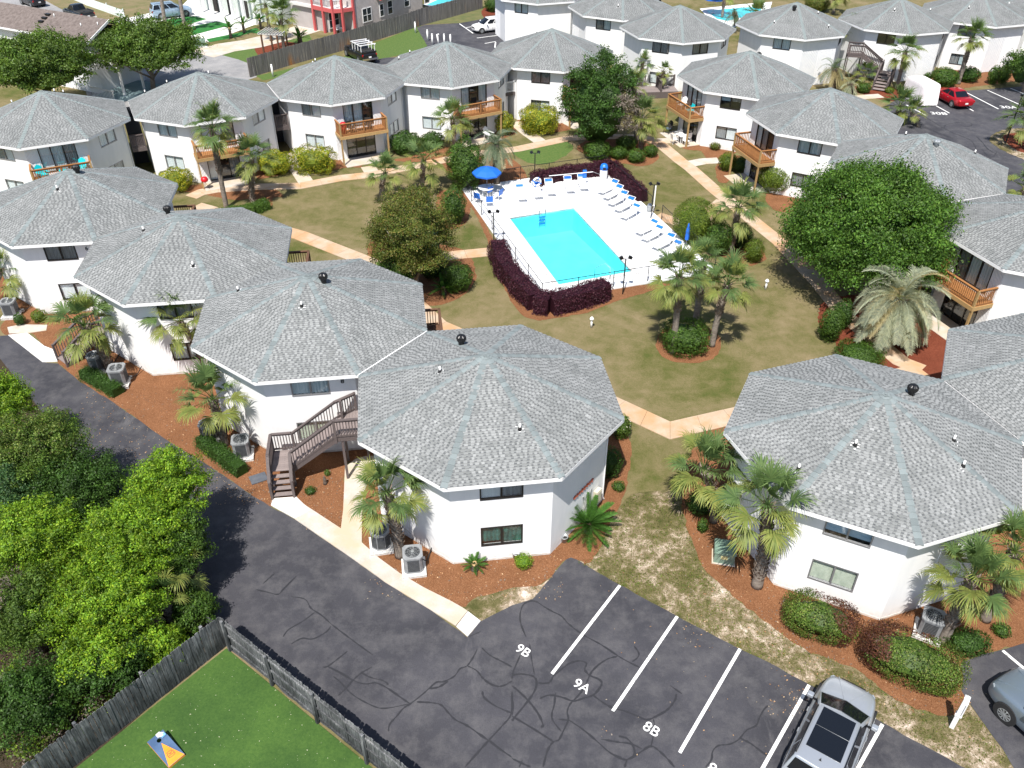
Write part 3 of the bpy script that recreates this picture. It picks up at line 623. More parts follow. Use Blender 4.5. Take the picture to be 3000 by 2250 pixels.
def window_mesh(w, h, m, bars=1):
    key = (w, h, m.name, bars)
    if key in WINM: return WINM[key]
    mb = MB(); f = .055
    mb.box(-w/2, w/2, -.025, .07, 0, f); mb.box(-w/2, w/2, -.025, .07, h-f, h)
    mb.box(-w/2, -w/2+f, -.022, .07, f, h-f); mb.box(w/2-f, w/2, -.022, .07, f, h-f)
    for i in range(bars):
        x = -w/2+w*(i+1)/(bars+1); mb.box(x-.035, x+.035, -.018, .07, f, h-f)
    WINM[key] = mb.mesh('frame', m); return WINM[key]
def window(parent, k, x, z0, z1, blinds=('white', 'white'), fm=None, w=1.74, cover=1.0, name='window'):
    h = z1-z0; wo = ob(name, None, parent, mw=fmat(k) @ Matrix.Translation((x, 0, z0)))
    n = len(blinds); ob('frame', window_mesh(w, h, fm or BRONZE, n-1), wo)
    for i, b in enumerate(blinds):
        x0 = -w/2+w*i/n+.04; x1 = -w/2+w*(i+1)/n-.04
        key = ('p', w, h, n, i, b is None)
        if key not in WINM:
            mb = MB(); mb.box(x0, x1, .02, .03, .045, h-.045); WINM[key] = mb.mesh('pane', GLASSD if b == 'dark' else GLASS)
        ob('pane', WINM[key], wo)
        if b and b != 'dark':
            mb = MB(); bt = h-.05; bb = h-(h-.05)*(cover if isinstance(cover, float) else cover[i]); m_ = BLINDS[b]
            if b in ('white', 'cream', 'sky'):
                z = bb
                while z < bt-.01: mb.add([(x0, .10, z), (x1, .10, z), (x1, .118, min(z+.07, bt)), (x0, .118, min(z+.07, bt))], [(0, 1, 2, 3)]); z += .07
            else:
                q = 9; mb.add([(x0+(x1-x0)*j/q, .10+.03*(j % 2), zz) for zz in (bb, bt) for j in range(q+1)], [(j, j+1, q+2+j, q+1+j) for j in range(q)])
            ob('blind' if b in ('white', 'cream', 'sky') else 'curtain', mb.mesh('blind', m_), wo)
    return wo
def clip(poly, n, d):              # keep n.p <= d
    out = []
    for i in range(len(poly)):
        a, b = poly[i], poly[(i+1) % len(poly)]; da, db = n.dot(a)-d, n.dot(b)-d
        if da <= 0: out.append(a)
        if da*db < 0: out.append(a.lerp(b, da/(da-db)))
    return out
def diag_boards(parent, k, x0, x1, z0, z1, sgn=1, single=True, wd=.2):
    dirn = Vector((1, sgn)).normalized(); n = Vector((-dirn.y, dirn.x)); R = [Vector(p) for p in ((x0, z0), (x1, z0), (x1, z1), (x0, z1))]
    ds = [n.dot(p) for p in R]; d = min(ds); M = fmat(k); J = MB()
    root = None
    while d < max(ds):
        p = clip(clip(R, n, d+wd-.03), -n, -d)
        if len(p) > 2 and (p[0]-p[1]).length > 1e-5:
            mb = MB() if single else J
            m_ = len(p); vs = [(q.x, -.03, q.y) for q in p]+[(q.x, .0, q.y) for q in p]
            mb.add(vs, [tuple(range(m_))]+[(i, i+m_, (i+1) % m_+m_, (i+1) % m_) for i in range(m_)])
            if single: ob('board', mb.mesh('board', BOARD), parent, mw=M)
        d += wd
    if not single: tag(ob('siding_boards', J.mesh('siding_boards', BOARD), parent, mw=M), kind='stuff')
def wall_mesh(holes):
    mb = MB()
    for k in range(8):
        mb.T = fmat(k); H = holes.get(k, []); x0, x1 = -HWF, HWF
        xs = sorted({x0, x1, *[v for h in H for v in h[:2]]}); zs = sorted({0, HE-.15, *[v for h in H for v in h[2:]]})
        for i in range(len(xs)-1):
            for j in range(len(zs)-1):
                cx, cz = (xs[i]+xs[i+1])/2, (zs[j]+zs[j+1])/2
                if any(h[0] < cx < h[1] and h[2] < cz < h[3] for h in H): continue
                mb.add([(xs[i], 0, zs[j]), (xs[i+1], 0, zs[j]), (xs[i+1], 0, zs[j+1]), (xs[i], 0, zs[j+1])], [(0, 1, 2, 3)])
        for a, b, c, d in H:
            mb.add([(a, 0, c), (b, 0, c), (b, 0, d), (a, 0, d), (a, .14, c), (b, .14, c), (b, .14, d), (a, .14, d)], [(0, 4, 5, 1), (1, 5, 6, 2), (2, 6, 7, 3), (3, 7, 4, 0)])
    return mb.mesh('wall', WALL)
PM = {}
def pm(key, fn):
    if key not in PM: PM[key] = fn()
    return PM[key]
def boxmesh(name, dims, m):
    def f():
        mb = MB(); mb.box(*dims); return mb.mesh(name, m)
    return pm((name, dims, m.name), f)
def railing(parent, a, b, z0, wd, single=True, h=1.0, step=.135, slope=0.0):
    """balusters and rails from a to b (parent space); balusters are separate pieces sharing a mesh"""
    a, b = Vector((*a[:2], z0)), Vector((*b[:2], z0+slope)); d = b-a; L = d.to_2d().length; ang = math.atan2(d.y, d.x); n = max(2, int(L/step))
    bm_ = boxmesh('baluster', (-.02, .02, -.02, .02, .08, h-.03), wd)
    for i in range(1, n):
        ob('baluster', bm_, parent, a.lerp(b, i/n), ang)
    mb = MB(); z = Vector((0, 0, 1)); mb.bar(a+z*h, b+z*h, .14, .04); mb.bar(a+z*(h-.07), b+z*(h-.07), .04, .09)
    ob('rail', mb.mesh('rail', wd), parent); mb = MB(); mb.bar(a+z*.1, b+z*.1, .04, .09); ob('bottom_rail', mb.mesh('bottom_rail', wd), parent)
def balcony(parent, k, wd=CEDAR, post=TREATED, x=2.02, dep=1.42, posts=True, floor=None):
    bo = ob('balcony', None, parent, mw=fmat(k)); z = 2.42
    n = 10
    for i in range(n):
        y0 = -dep+dep*i/n+.004; ob('deck_board', boxmesh('deck_board', (-x, x, 0, dep/n-.01, 0, .035), floor or wd), bo, (0, y0, z))
    mb = MB(); mb.box(-x-.04, x+.04, -dep-.045, -dep-.002, z-.22, z+.03); mb.box(-x-.04, -x-.002, -dep, -.002, z-.22, z+.03); mb.box(x+.002, x+.04, -dep, -.002, z-.22, z+.03)
    for i in range(1, 9): mb.box(-x+2*x*i/9-.02, -x+2*x*i/9+.02, -dep, -.01, z-.2, z-.005)
    ob('joist_frame', mb.mesh('joist_frame', post), bo)
    for sx in (-1, 1):
        ob('post', boxmesh('post', (-.06, .06, -.06, .06, 0 if posts else z-.2, z+1.06), post), bo, (sx*(x-.04), -dep+.06, 0))
        railing(bo, (sx*(x-.04), -dep+.14), (sx*(x-.04), -.04), z+.04, wd)
    ob('post', boxmesh('post', (-.045, .045, -.045, .045, z, z+1.02), wd), bo, (0, -dep+.06, 0))
    railing(bo, (-x+.04, -dep+.06), (x-.04, -dep+.06), z+.04, wd)
    return bo
TURB = None
def turbine_meshes():
    mb = MB(); mb.lathe([(.17, -.25), (.16, .16), (.2, .2), (.2, .24)], 16, c=(0, 0, 0)); a = mb.mesh('base', METAL, True)
    mb = MB(); mb.lathe([(.17, .2), (.25, .28), (.29, .4), (.26, .52), (.16, .6), (.05, .63)], 28, flute=.12); b = mb.mesh('turbine_head', METAL)
    return a, b
TB = turbine_meshes()
mb = MB(); mb.lathe([(.17, -.25), (.16, .16), (.2, .2)], 16); TG0 = mb.mesh('base', GALV, True); mb = MB(); mb.lathe([(.17, .2), (.26, .28), (.28, .4), (.22, .5), (.05, .55)], 28, flute=.1); TG1 = mb.mesh('turbine_head', GALV)
mb = MB(); mb.lathe([(.045, -.1), (.045, .28), (.02, .285)], 10); VP = mb.mesh('vent_pipe', PVC, True)
mb = MB(); mb.lathe([(.1, -.04), (.065, .1), (.05, .13)], 10); VC = mb.mesh('collar', BLK, True)
mb = MB(); mb.box(-.17, .17, -.2, .16, -.006, .006); VF = mb.mesh('flashing', WMET)
def on_roof(b, px):                # local point of the roof under a photo pixel
    x, y, a = BL[b]; best = None
    O = Vector((0, 0, CAMH)); d = FW*FPX+(px[0]-1500)*R2-(px[1]-1125)*U2
    for k in range(8):
        t = a+(k+.5)*PI/4; n = Vector((math.cos(t)*(HA-HE), math.sin(t)*(HA-HE), AE)); Q = Vector((x, y, HA)); s = (Q-O).dot(n)/d.dot(n); p = O+d*s
        if p.z <= HA+.01 and p.z > HE-.1 and (best is None or abs(((math.atan2(p.y-y, p.x-x)-t+PI) % (2*PI))-PI) < best[0]):
            best = (abs(((math.atan2(p.y-y, p.x-x)-t+PI) % (2*PI))-PI), p, k)
    p = best[1]-Vector((x, y, 0)); p.rotate(Matrix.Rotation(-a, 3, 'Z'))
    k = int((math.atan2(p.y, p.x) % (2*PI))//(PI/4)); tk = (k+.5)*PI/4; q = p.x*math.cos(tk)+p.y*math.sin(tk)
    if q > 4.4: p.x *= 4.4/q; p.y *= 4.4/q; q = 4.4
    p.z = HA-(HA-HE)*q/AE; return p, k
BASEG = two('stained_base', (.42, .38, .33), (.7, .68, .66), 3, .9)
def octagon(b, label, faces, near=True, fan=None, pipes=(), shv=0, number=None, group=None, extra=None, galv=False, z=0):
    """faces: k -> list of ('win', x, z0, z1, blinds, frame, cover) / ('door', z0, blinds) / ('boards', x0, x1, sgn) / ('balcony', ...)"""
    x, y, a = BL[b]; t = thing('octagonal_building', label, 'building', (x, y, z), a, group or 'grey-roofed octagonal buildings')
    holes = {}
    for k, L in faces.items():
        for f in L:
            if f[0] == 'win': holes.setdefault(k, []).append((f[1]-.87, f[1]+.87, f[2], f[3]))
            if f[0] == 'door': holes.setdefault(k, []).append((-1.2, 1.3, f[1]+.03, f[1]+(1.96 if f[1] > 1 else 2.0)))
    key = ('wall', str(sorted((k, sorted(v)) for k, v in holes.items())))
    ob('wall', pm(key, lambda: wall_mesh(holes)), t); ob('dark_core', COREM, t)
    if b[0] in 'BFG':
        dsp = pm('dsp', lambda: (lambda q: (q.tube([(0, 0, HE-.2), (0, 0, .35), (.12, -.02, .12)], .035, 6), q.mesh('downspout', TRIM))[1])(MB()))
        ob('downspout', dsp, t, mw=fmat(1) @ Matrix.Translation((HWF-.12, -.05, 0)))
    for kk_ in ((0, 7) if b in ('B9', 'B8', 'B7', 'B6', 'D') else ()): ob('base_strip', boxmesh('base_strip', (-HWF+.02, HWF-.02, -.014, -.002, 0, .12), BASEG), t, mw=fmat(kk_))
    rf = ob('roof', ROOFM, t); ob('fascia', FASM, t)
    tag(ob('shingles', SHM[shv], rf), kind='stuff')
    if near:
        for k in range(8):
            R_ = Matrix.Rotation(k*PI/4, 4, 'Z')
            for j in range(25): ob('ridge_cap', CAPMESH, rf, mw=R_ @ Matrix.Translation(corner(0, RE, HE).lerp(Vector((0, 0, HA)), j/25)))
    else: tag(ob('ridge_caps', CAPJ, rf), kind='stuff')
    for k, L in faces.items():
        for f in L:
            if f[0] == 'win': window(t, k, f[1], f[2], f[3], f[4], f[5] if len(f) > 5 else None, cover=f[6] if len(f) > 6 else 1.0)
            elif f[0] == 'door': window(t, k, .05, f[1]+.03, f[1]+(1.96 if f[1] > 1 else 2.0), f[2], BRONZE, 2.5, name='sliding_door', cover=1.0 if f[1] > 1 else 1.0)
            elif f[0] == 'boards':
                for seg in f[1:]: diag_boards(t, k, *seg, single=near)
            elif f[0] == 'balcony': balcony(t, k, *f[1:])
    if fan:
        p, _ = on_roof(b, fan); v = ob('roof_turbine', None, t, p); ob('base', TG0 if galv else TB[0], v); ob('turbine_head', TG1 if galv else TB[1], v); v.scale = (.8, .8, .85)
    for q in pipes:
        p, k = on_roof(b, q); v = ob('roof_vent', None, t, p); ob('vent_pipe', VP, v); ob('collar', VC, v)
        tt = (k+.5)*PI/4; n = Vector((math.cos(tt)*(HA-HE), math.sin(tt)*(HA-HE), AE)).normalized()
        ob('flashing', VF, v, mw=(n.to_track_quat('Z', 'Y').to_matrix().to_4x4()))
    if number:
        me = text_mesh(number, .34, METAL, .012, 'house_number'); ob('house_number', me, t, mw=fmat(0) @ Matrix.Translation((1.48, -.02, 4.18)) @ Matrix.Rotation(PI/2, 4, 'X'))
    return t
UZ, LZ = (3.52, 4.62), (.9, 1.98)
def W(x, z, b, fm=None, cover=1.0): return ('win', x, z[0], z[1], b, fm, cover)
nb = lambda l, r, z0=.05, z1=4.68: ('boards', (l, r, z0, z1, 1))
seg7 = ('boards', (-HWF+.05, -.25, .05, 4.68, -1))
doorside = lambda s0=1: ('boards', (-HWF+.04, -1.28, .05, 2.1, 1), (-HWF+.04, -1.28, 2.5, 4.68, 1), (1.38, HWF-.04, .05, 2.1, -1), (1.38, HWF-.04, 2.5, 4.68, -1))
BK = lambda: ('balcony', CEDARD, CEDARD, 2.02, 1.42, True, CEDARD)
octagon('B9', 'octagonal white building with the two-window wall beside the sago palm, front centre', {0: [W(0, UZ, ('white', 'grey')), W(0, LZ, ('teal', 'teal'), None, (.9, 1.0))], 7: [seg7]}, True, (1352,1010), [(1289,1090),(1523,1258)], 0)
octagon('B8', 'octagonal building numbered 8 with the brown stair against its wall', {0: [W(0, UZ, ('blue', 'blue'), ALU), W(-.05, LZ, ('cream', 'cream'), ALU)], 7: [seg7], 2: [BK()]}, True, (949,828), [(884,898),(698,853)], 1, '8')
octagon('B7', 'octagonal building between the ones numbered 6 and 8, palms in front', {0: [W(0, UZ, ('grey', 'grey')), W(.1, LZ, ('blue', 'blue'))], 7: [seg7], 2: [BK()]}, True, (493,627), [(566,780),(421,677)], 0)
octagon('B6', 'octagonal building numbered 6 at the left edge of the front row', {0: [W(0, UZ, ('grey', 'grey')), W(.1, LZ, ('white', 'white'))], 7: [seg7], 2: [BK()]}, True, (228,507), [(169,556)], 1, '6')
octagon('D', 'octagonal building at lower right behind the two clipped red-tinged hedges', {7: [W(0, UZ, ('sky', 'sky'), ALU, (.85, .85)), W(-.05, (1.02, 2.12), ('cream', 'cream'), ALU)], 0: [('boards', (-.3, HWF-.05, .05, 4.68, 1))], 6: [('boards', (-.1, HWF-.05, .05, 4.68, 1), (-HWF+.05, -.12, .05, 4.68, -1))]}, True, (2668,1157), [(2505,1305),(2793,1292),(2821,1366),(2314,1397)], 0)
fw = lambda a, b: [W(.1, UZ, a, ALU), W(.1, LZ, b, ALU)]
octagon('F1', 'octagonal building with turquoise chairs on its balcony, far left of the rear row', {7: fw(('grey', 'white'), ('white', 'white')), 0: [('door', 2.62, ('white', 'blue', 'grey')), doorside(), ('balcony',), ('door', 0, ('grey', 'dark', 'grey'))], 1: fw(('blue', 'blue'), ('white', 'grey'))}, False, None, [(160,269),(185,267),(14,301)], 0)
octagon('F2', 'octagonal building behind the two tall palms, second from left in the rear row', {7: fw(('blue', 'blue'), ('white', 'white')), 0: [('door', 2.62, ('white', 'white', 'grey')), doorside(), ('balcony',), ('door', 0, ('white', 'white', 'grey'))], 1: fw(('grey', 'white'), ('white', 'grey'))}, False, None, [(476,244),(395,281),(611,214)], 1)
octagon('F3', 'octagonal building behind the clipped yellow hedge, red cover on its balcony', {7: fw(('grey', 'white'), ('white', 'white')), 0: [('door', 2.62, ('blue', 'blue', 'dark')), doorside(), ('balcony',), ('door', 0, ('dark', 'dark', 'dark'))], 1: fw(('grey', 'white'), ('white', 'white'))}, False, None, [(924,179),(901,183)], 0)
octagon('F4', 'octagonal building left of the open breezeway with the white rail in the rear row', {7: fw(('blue', 'blue'), ('white', 'white')), 0: [('door', 2.62, ('blue', 'dark', 'blue')), doorside(), ('balcony',), ('door', 0, ('dark', 'dark', 'dark'))], 1: fw(('grey', 'white'), ('white', 'white'))}, False, None, [(1201,156),(1166,176)], 1)
octagon('F5', 'octagonal building behind the big tree with the grey dead branches', {7: [W(.1, UZ, ('grey', 'grey')), W(.1, LZ, ('grey', 'white'))], 0: [('door', 2.62, ('dark', 'dark', 'dark')), doorside(), ('balcony',), ('door', 0, ('dark', 'dark', 'dark'))]}, False, None, [(1573,97),(1533,101)], 0)
octagon('G1', 'octagonal building with a white dining set on the patio under its balcony', {7: [W(0, UZ, ('sky', 'grey'), None, .45), W(0, LZ, ('grey', 'white'))], 6: [('door', 2.62, ('blue', 'blue', 'blue')), doorside(), ('balcony',), ('door', 0, ('grey', 'dark', 'dark'))]}, False, (2222,170), [], 1)
octagon('G2', 'octagonal building beside the large globe shrub, bare balcony facing the pool', {7: [W(.2, UZ, ('blue', 'blue')), W(.2, LZ, ('grey', 'grey'))], 6: [('door', 2.62, ('blue', 'grey', 'dark')), doorside(), ('balcony',), ('door', 0, ('dark', 'dark', 'dark'))]}, True, None, [], 0)
octagon('G3', 'octagonal building half hidden by the big round green tree, silver roof turbine', {7: [W(0, UZ, ('blue', 'blue')), W(0, LZ, ('grey', 'grey'))], 6: [('door', 2.62, ('blue', 'grey', 'dark')), ('balcony',), ('door', 0, ('dark', 'dark', 'dark'))]}, True, (2742,428), [(2857,445),(2655,388)], 1, galv=True)
octagon('G4', 'octagonal building with the orange cedar balcony above the big silvery palm', {7: [W(.9, UZ, ('grey', 'blue'))], 6: [('door', 2.62, ('grey', 'blue', 'blue')), doorside(), ('balcony',), ('door', 0, ('dark', 'grey', 'dark'))]}, True, None, [], 0)
octagon('G5', 'octagonal building at the right edge, its balcony jutting out beside the silvery palm', {6: [('door', 2.62, ('grey', 'blue', 'blue')), ('balcony',)]}, True, None, [], 1)
vb = ('boards', (-HWF+.05, -.02, .05, 4.68, -1), (.02, HWF-.05, .05, 4.68, 1))
octagon('H0', 'octagonal building cut off by the top edge beside the globe shrubs and stair', {7: [W(0, UZ, ('blue', 'blue'))], 6: [vb]}, False, None, [], 0)
octagon('H1', 'octagonal building behind the small far stair, roof cut off by the top edge', {7: [W(-.1, UZ, ('grey', 'blue'))], 6: [vb]}, False, (1970,6), [(1811,20)], 1)
octagon('H2', 'octagonal building with two slim fan palms before its white wall', {7: [W(-.1, UZ, ('grey', 'grey')), W(-.1, (.5, 1.6), ('white', 'white'))], 0: [W(0, UZ, ('grey', 'grey'))], 1: [W(0, UZ, ('grey', 'grey'))]}, False, None, [(1937,23)], 0)
octagon('H3', 'octagonal building with chevron boards and black roof turbine in the far row', {7: [W(0, UZ, ('blue', 'blue'))], 0: [vb], 1: [W(-.2, UZ, ('grey', 'grey'))]}, False, (2326,31), [(2396,41),(2427,80),(2268,68)], 1)
octagon('H4', 'octagonal building with the long outside stair and chevron boards, far right', {7: [W(0, UZ, ('dark', 'dark'))], 0: [vb], 1: [W(0, UZ, ('grey', 'grey')), W(0, LZ, ('grey', 'grey'))]}, False, None, [(2620,32),(2725,30)], 0)
octagon('H5', 'octagonal building above the red car, dark lower window by a leaning palm', {7: [W(-.3, UZ, ('grey', 'grey')), W(-.3, (.56, 1.66), ('grey', 'blue'))], 0: [vb]}, False, None, [(2838,25),(2958,4)], 1)
octagon('H6', 'octagonal building mostly beyond the right edge at the top corner', {7: [W(0, UZ, ('grey', 'grey'))], 0: [vb]}, False, None, [], 0)

# breezeways and links between neighbours
def gap(a, b):
    A, B = Vector(BL[a][:2]), Vector(BL[b][:2]); m = (A+B)/2; d = (B-A).normalized(); return m, d
def walkway(a, b, label, m, front=-1, pw=TAUPE, L=4.2):
    mid, d = gap(a, b); rz = math.atan2(d.y, d.x); t = thing('breezeway_deck', label, 'walkway', (mid.x, mid.y, 0), rz, 'decks bridging the gaps between buildings')
    w = .54
    ob('deck', boxmesh('deck', (-w, w, -L/2, L/2, 2.36, 2.46), TAUPEL), t)
    ob('rim_board', boxmesh('rim_board', (-w, w, -.03, .03, 2.2, 2.5), pw), t, (0, front*(L/2+.03), 0))
    ob('shade_panel', boxmesh('shade_panel', (-.56, .56, -.03, .03, 0, HE-.2), mat('gap_shade_navy', (.02, .024, .032), .7)), t, (0, -front*(L/2-.8), 0))  # added panel; the gap's lack of light is put into its dark colour
    railing(t, (-w, front*L/2), (w, front*L/2), 2.48, m, step=.12)
    for s in (-1, 1): ob('post', boxmesh('post', (-.05, .05, -.05, .05, 2.2, 3.55), m), t, (s*(w-.05), front*L/2, 0))
walkway('F1', 'F2', 'dark railed deck between the turquoise-chair building and its neighbour', TAUPE)
walkway('F2', 'F3', 'dark railed deck left of the building behind the clipped yellow hedge', TAUPE)
walkway('F4', 'F5', 'white railed deck in the breezeway beside the big dark tree', WMET)
mid, d = gap('F3', 'F4'); t = thing('link_wall', 'plain white wall closing the gap beside the dark green bushes', 'wall', (mid.x, mid.y, 0), math.atan2(d.y, d.x))
ob('wall_panel', boxmesh('wall_panel', (-.7, .7, -1.6, -1.45, 0, HE-.2), WALL), t); ob('flat_roof', boxmesh('flat_roof', (-.9, .9, -1.5, 3.4, HE-.15, HE-.05), FENCEF), t)
for a, b, lb in (('B8', 'B9', 'shaded'), ('G2', 'G3', 'brown')):
    mid, d = gap(a, b); t = thing('roof_flashing', '%s metal strip in the valley where two roofs meet by the %s' % (('long white', 'brown turbine roof') if a == 'B8' else ('brown', 'silver roof turbine')), 'flashing', (mid.x, mid.y, 0), math.atan2(d.y, d.x))
    ob('strip', boxmesh('strip', (-.03, .03, -2.3, 2.3, HE-.05, HE+.02), TRIM if a == 'B8' else two('brown_flashing', (.25, .17, .13), (.32, .23, .19), 2)), t)

# patios under the balconies
for b, k in (('F1', 0), ('F2', 0), ('F3', 0), ('F4', 0), ('F5', 0), ('G1', 6), ('G2', 6), ('G4', 6)):
    x, y, a = BL[b]; M = Matrix.Translation((x, y, 0)) @ Matrix.Rotation(a, 4, 'Z') @ fmat(k)
    q = [M @ Vector(p) for p in ((-1.9, -1.9, 0), (1.9, -1.9, 0), (1.9, -.01, 0), (-1.9, -.01, 0))]
    sheet('patio', q, .042, CONC, thick=.04)

# ================================================================== VEGETATION
def rsph(n): v = RNG.normal(size=(n, 3)); return v/np.linalg.norm(v, axis=1)[:, None]
PAL = {'big': [(.085,.18,.022), (.06,.14,.018), (.12,.22,.03), (.04,.1,.013)],
 'lime': [(.21,.35,.02), (.15,.28,.018), (.085,.19,.016), (.3,.4,.03)], 'oak': [(.10,.175,.024), (.07,.135,.019), (.14,.215,.035), (.05,.1,.015)],
 'green': [(.075,.145,.02), (.05,.11,.016), (.1,.18,.026), (.035,.08,.012)], 'olive': [(.145,.17,.03), (.1,.14,.022), (.2,.16,.042), (.07,.115,.018)],
 'yellow': [(.36,.35,.025), (.2,.27,.022), (.11,.19,.018), (.46,.42,.04)], 'globe': [(.13,.19,.02), (.1,.16,.018), (.17,.22,.025), (.07,.12,.015)],
 'dark': [(.04,.095,.014), (.055,.12,.02), (.075,.155,.025), (.028,.065,.011)], 'purple': [(.055,.014,.026), (.085,.022,.038), (.035,.01,.02), (.12,.04,.05)],
 'redtip': [(.12,.19,.03), (.075,.14,.02), (.22,.27,.06), (.08,.08,.03)], 'red': [(.13,.05,.03), (.09,.035,.03), (.17,.075,.035), (.1,.08,.03)],
 'twig': [(.25,.21,.18), (.19,.16,.13), (.3,.26,.22), (.14,.11,.09)], 'bluish': [(.06,.14,.05), (.09,.18,.06), (.05,.11,.035), (.12,.2,.05)],
 'bluish2': [(.13,.17,.11), (.16,.2,.12), (.2,.21,.1), (.1,.14,.09)], 'mixed': [(.16,.24,.03), (.06,.1,.018), (.09,.14,.02), (.2,.17,.09)]}
def leaves(Pp, Nn, size, pal, wid=.5, jit=.02, sub=None):
    n = len(Pp); N_ = Nn+RNG.normal(0, .55, (n, 3)); N_ /= np.linalg.norm(N_, axis=1)[:, None]
    a = np.cross(N_, rsph(n)); a /= np.linalg.norm(a, axis=1)[:, None]+1e-9; b = np.cross(N_, a)
    L = (size*RNG.uniform(.6, 1.3, n))[:, None]
    V = np.stack([Pp-a*L*.5, Pp+b*L*wid*.5+N_*L*.06, Pp+a*L*.5-N_*L*.05, Pp-b*L*wid*.5+N_*L*.06], 1)
    pl = np.array(PAL[pal]); C = pl[RNG.choice(len(pl), n, p=[.4, .3, .2, .1])]*RNG.uniform(.75, 1.25, (n, 1))
    return V, C
def crown(c, R, nsub, subr, per, size, pal, low=-.35, shell=(.5, .95), pal2=None, pf=None, core=.0):
    c = np.array(c); R = np.array(R, float); d = rsph(nsub*3); d = d[d[:, 2] > low][:nsub]; n = len(d)
    sc_ = c+d*R*RNG.uniform(*shell, n)[:, None]; sr = subr*RNG.uniform(.65, 1.25, n)
    V, C = [], []
    tint = RNG.uniform(.62, 1.3, n); tall = RNG.random(n) < .3
    for i in range(n):
        m = max(8, int(per*(sr[i]/subr)**2)); dd = rsph(m); dd[:, 2] = np.abs(dd[:, 2])*.9-.25+dd[:, 2]*.2
        rr = RNG.uniform(.35, 1.08, m)[:, None]
        ax = d[i]*.6+np.array([0, 0, .5])+RNG.normal(0, .45, 3); ax /= np.linalg.norm(ax); al = (dd@ax)[:, None]; el = .9+(.9 if tall[i] else .35)
        p_ = sc_[i]+(dd*rr*np.array([1, 1, .8])+ax*al*rr*(el-.6)+ax*(.25 if tall[i] else 0))*sr[i]*(.85 if tall[i] else 1.05); keep = p_[:, 2] > .02; p_ = p_[keep]; dd = dd[keep]
        pp = pal2 if (pal2 and pf(sc_[i])) else pal
        v, cc = leaves(p_, dd*.6+(p_-c)/R*.4, size, pp); V.append(v); C.append(cc*tint[i])
    return np.concatenate(V), np.concatenate(C)
def lump(c, R, pal, nz=7, nr=12, k=.82, zf=None):   # inner mass of dense foliage
    c = np.array(c); V = []
    def q(i, j):
        th = PI*i/nz; ph = 2*PI*(j % nr)/nr; f = k*(1+.08*math.sin(3*ph+i*1.7)+.06*math.cos(5*ph-i))
        p = np.array([math.sin(th)*math.cos(ph), math.sin(th)*math.sin(ph), math.cos(th)])*np.array(R)*f+c; p[2] = max(p[2], .01); return p
    for i in range(nz):
        for j in range(nr): V.append([q(i, j), q(i+1, j), q(i+1, j+1), q(i, j+1)])
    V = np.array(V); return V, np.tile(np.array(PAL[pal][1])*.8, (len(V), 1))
def tree(label, base, cz, R, pal='oak', nsub=90, subr=.8, per=150, leaf=.16, name='leafy_tree', group=None, cat='tree', bark=BARK, off=(0, 0), low=-.35, pal2=None, pf=None, limbs=6, core=.6, shell=(.5, .95), trunk=.22):
    t = thing(name, label, cat, (base.x, base.y, 0), 0, group); c = (off[0], off[1], cz)
    V, C = crown(c, R, nsub, subr, per, leaf, pal, low, shell, pal2, pf)
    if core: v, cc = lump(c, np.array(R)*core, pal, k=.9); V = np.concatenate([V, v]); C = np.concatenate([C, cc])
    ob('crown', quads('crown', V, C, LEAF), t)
    mb = MB(); h = cz-R[2]*.25
    mb.tube([(0, 0, 0), (off[0]*.3+.05, off[1]*.3, h*.45), (off[0]*.7, off[1]*.7, h)], [trunk*1.3, trunk, trunk*.7], 8)
    for i in range(limbs):
        a = 2*PI*i/limbs+random.random(); z0 = h*random.uniform(.3, .7); e = Vector((off[0]+R[0]*.75*math.cos(a), off[1]+R[1]*.75*math.sin(a), cz+R[2]*random.uniform(-.1, .45))); s_ = Vector((off[0]*.5, off[1]*.5, z0))
        mb.tube([s_, s_.lerp(e, .5)+Vector((0, 0, -.15)), e], [trunk*.55, trunk*.35, trunk*.08], 6)
    ob('trunk', mb.mesh('trunk', bark, True), t); return t
def tree_px(label, bpx, cpx, rx, ry, pal, **k):
    b = U(*bpx); z = col_z(b, cpx[0], cpx[1]); c = Vector((b.x, b.y, z)); q = U(cpx[0], cpx[1], z); s = pxm(c)
    R = rx/s; rz_ = math.sqrt(max((ry/s)**2-(R*.62)**2, (R*.45)**2))/.78
    return tree(label, b, max(z, rz_*.8), (R, R, min(rz_, R*1.5)), pal, off=(q.x-b.x, 0), **k)
SHC = [0]
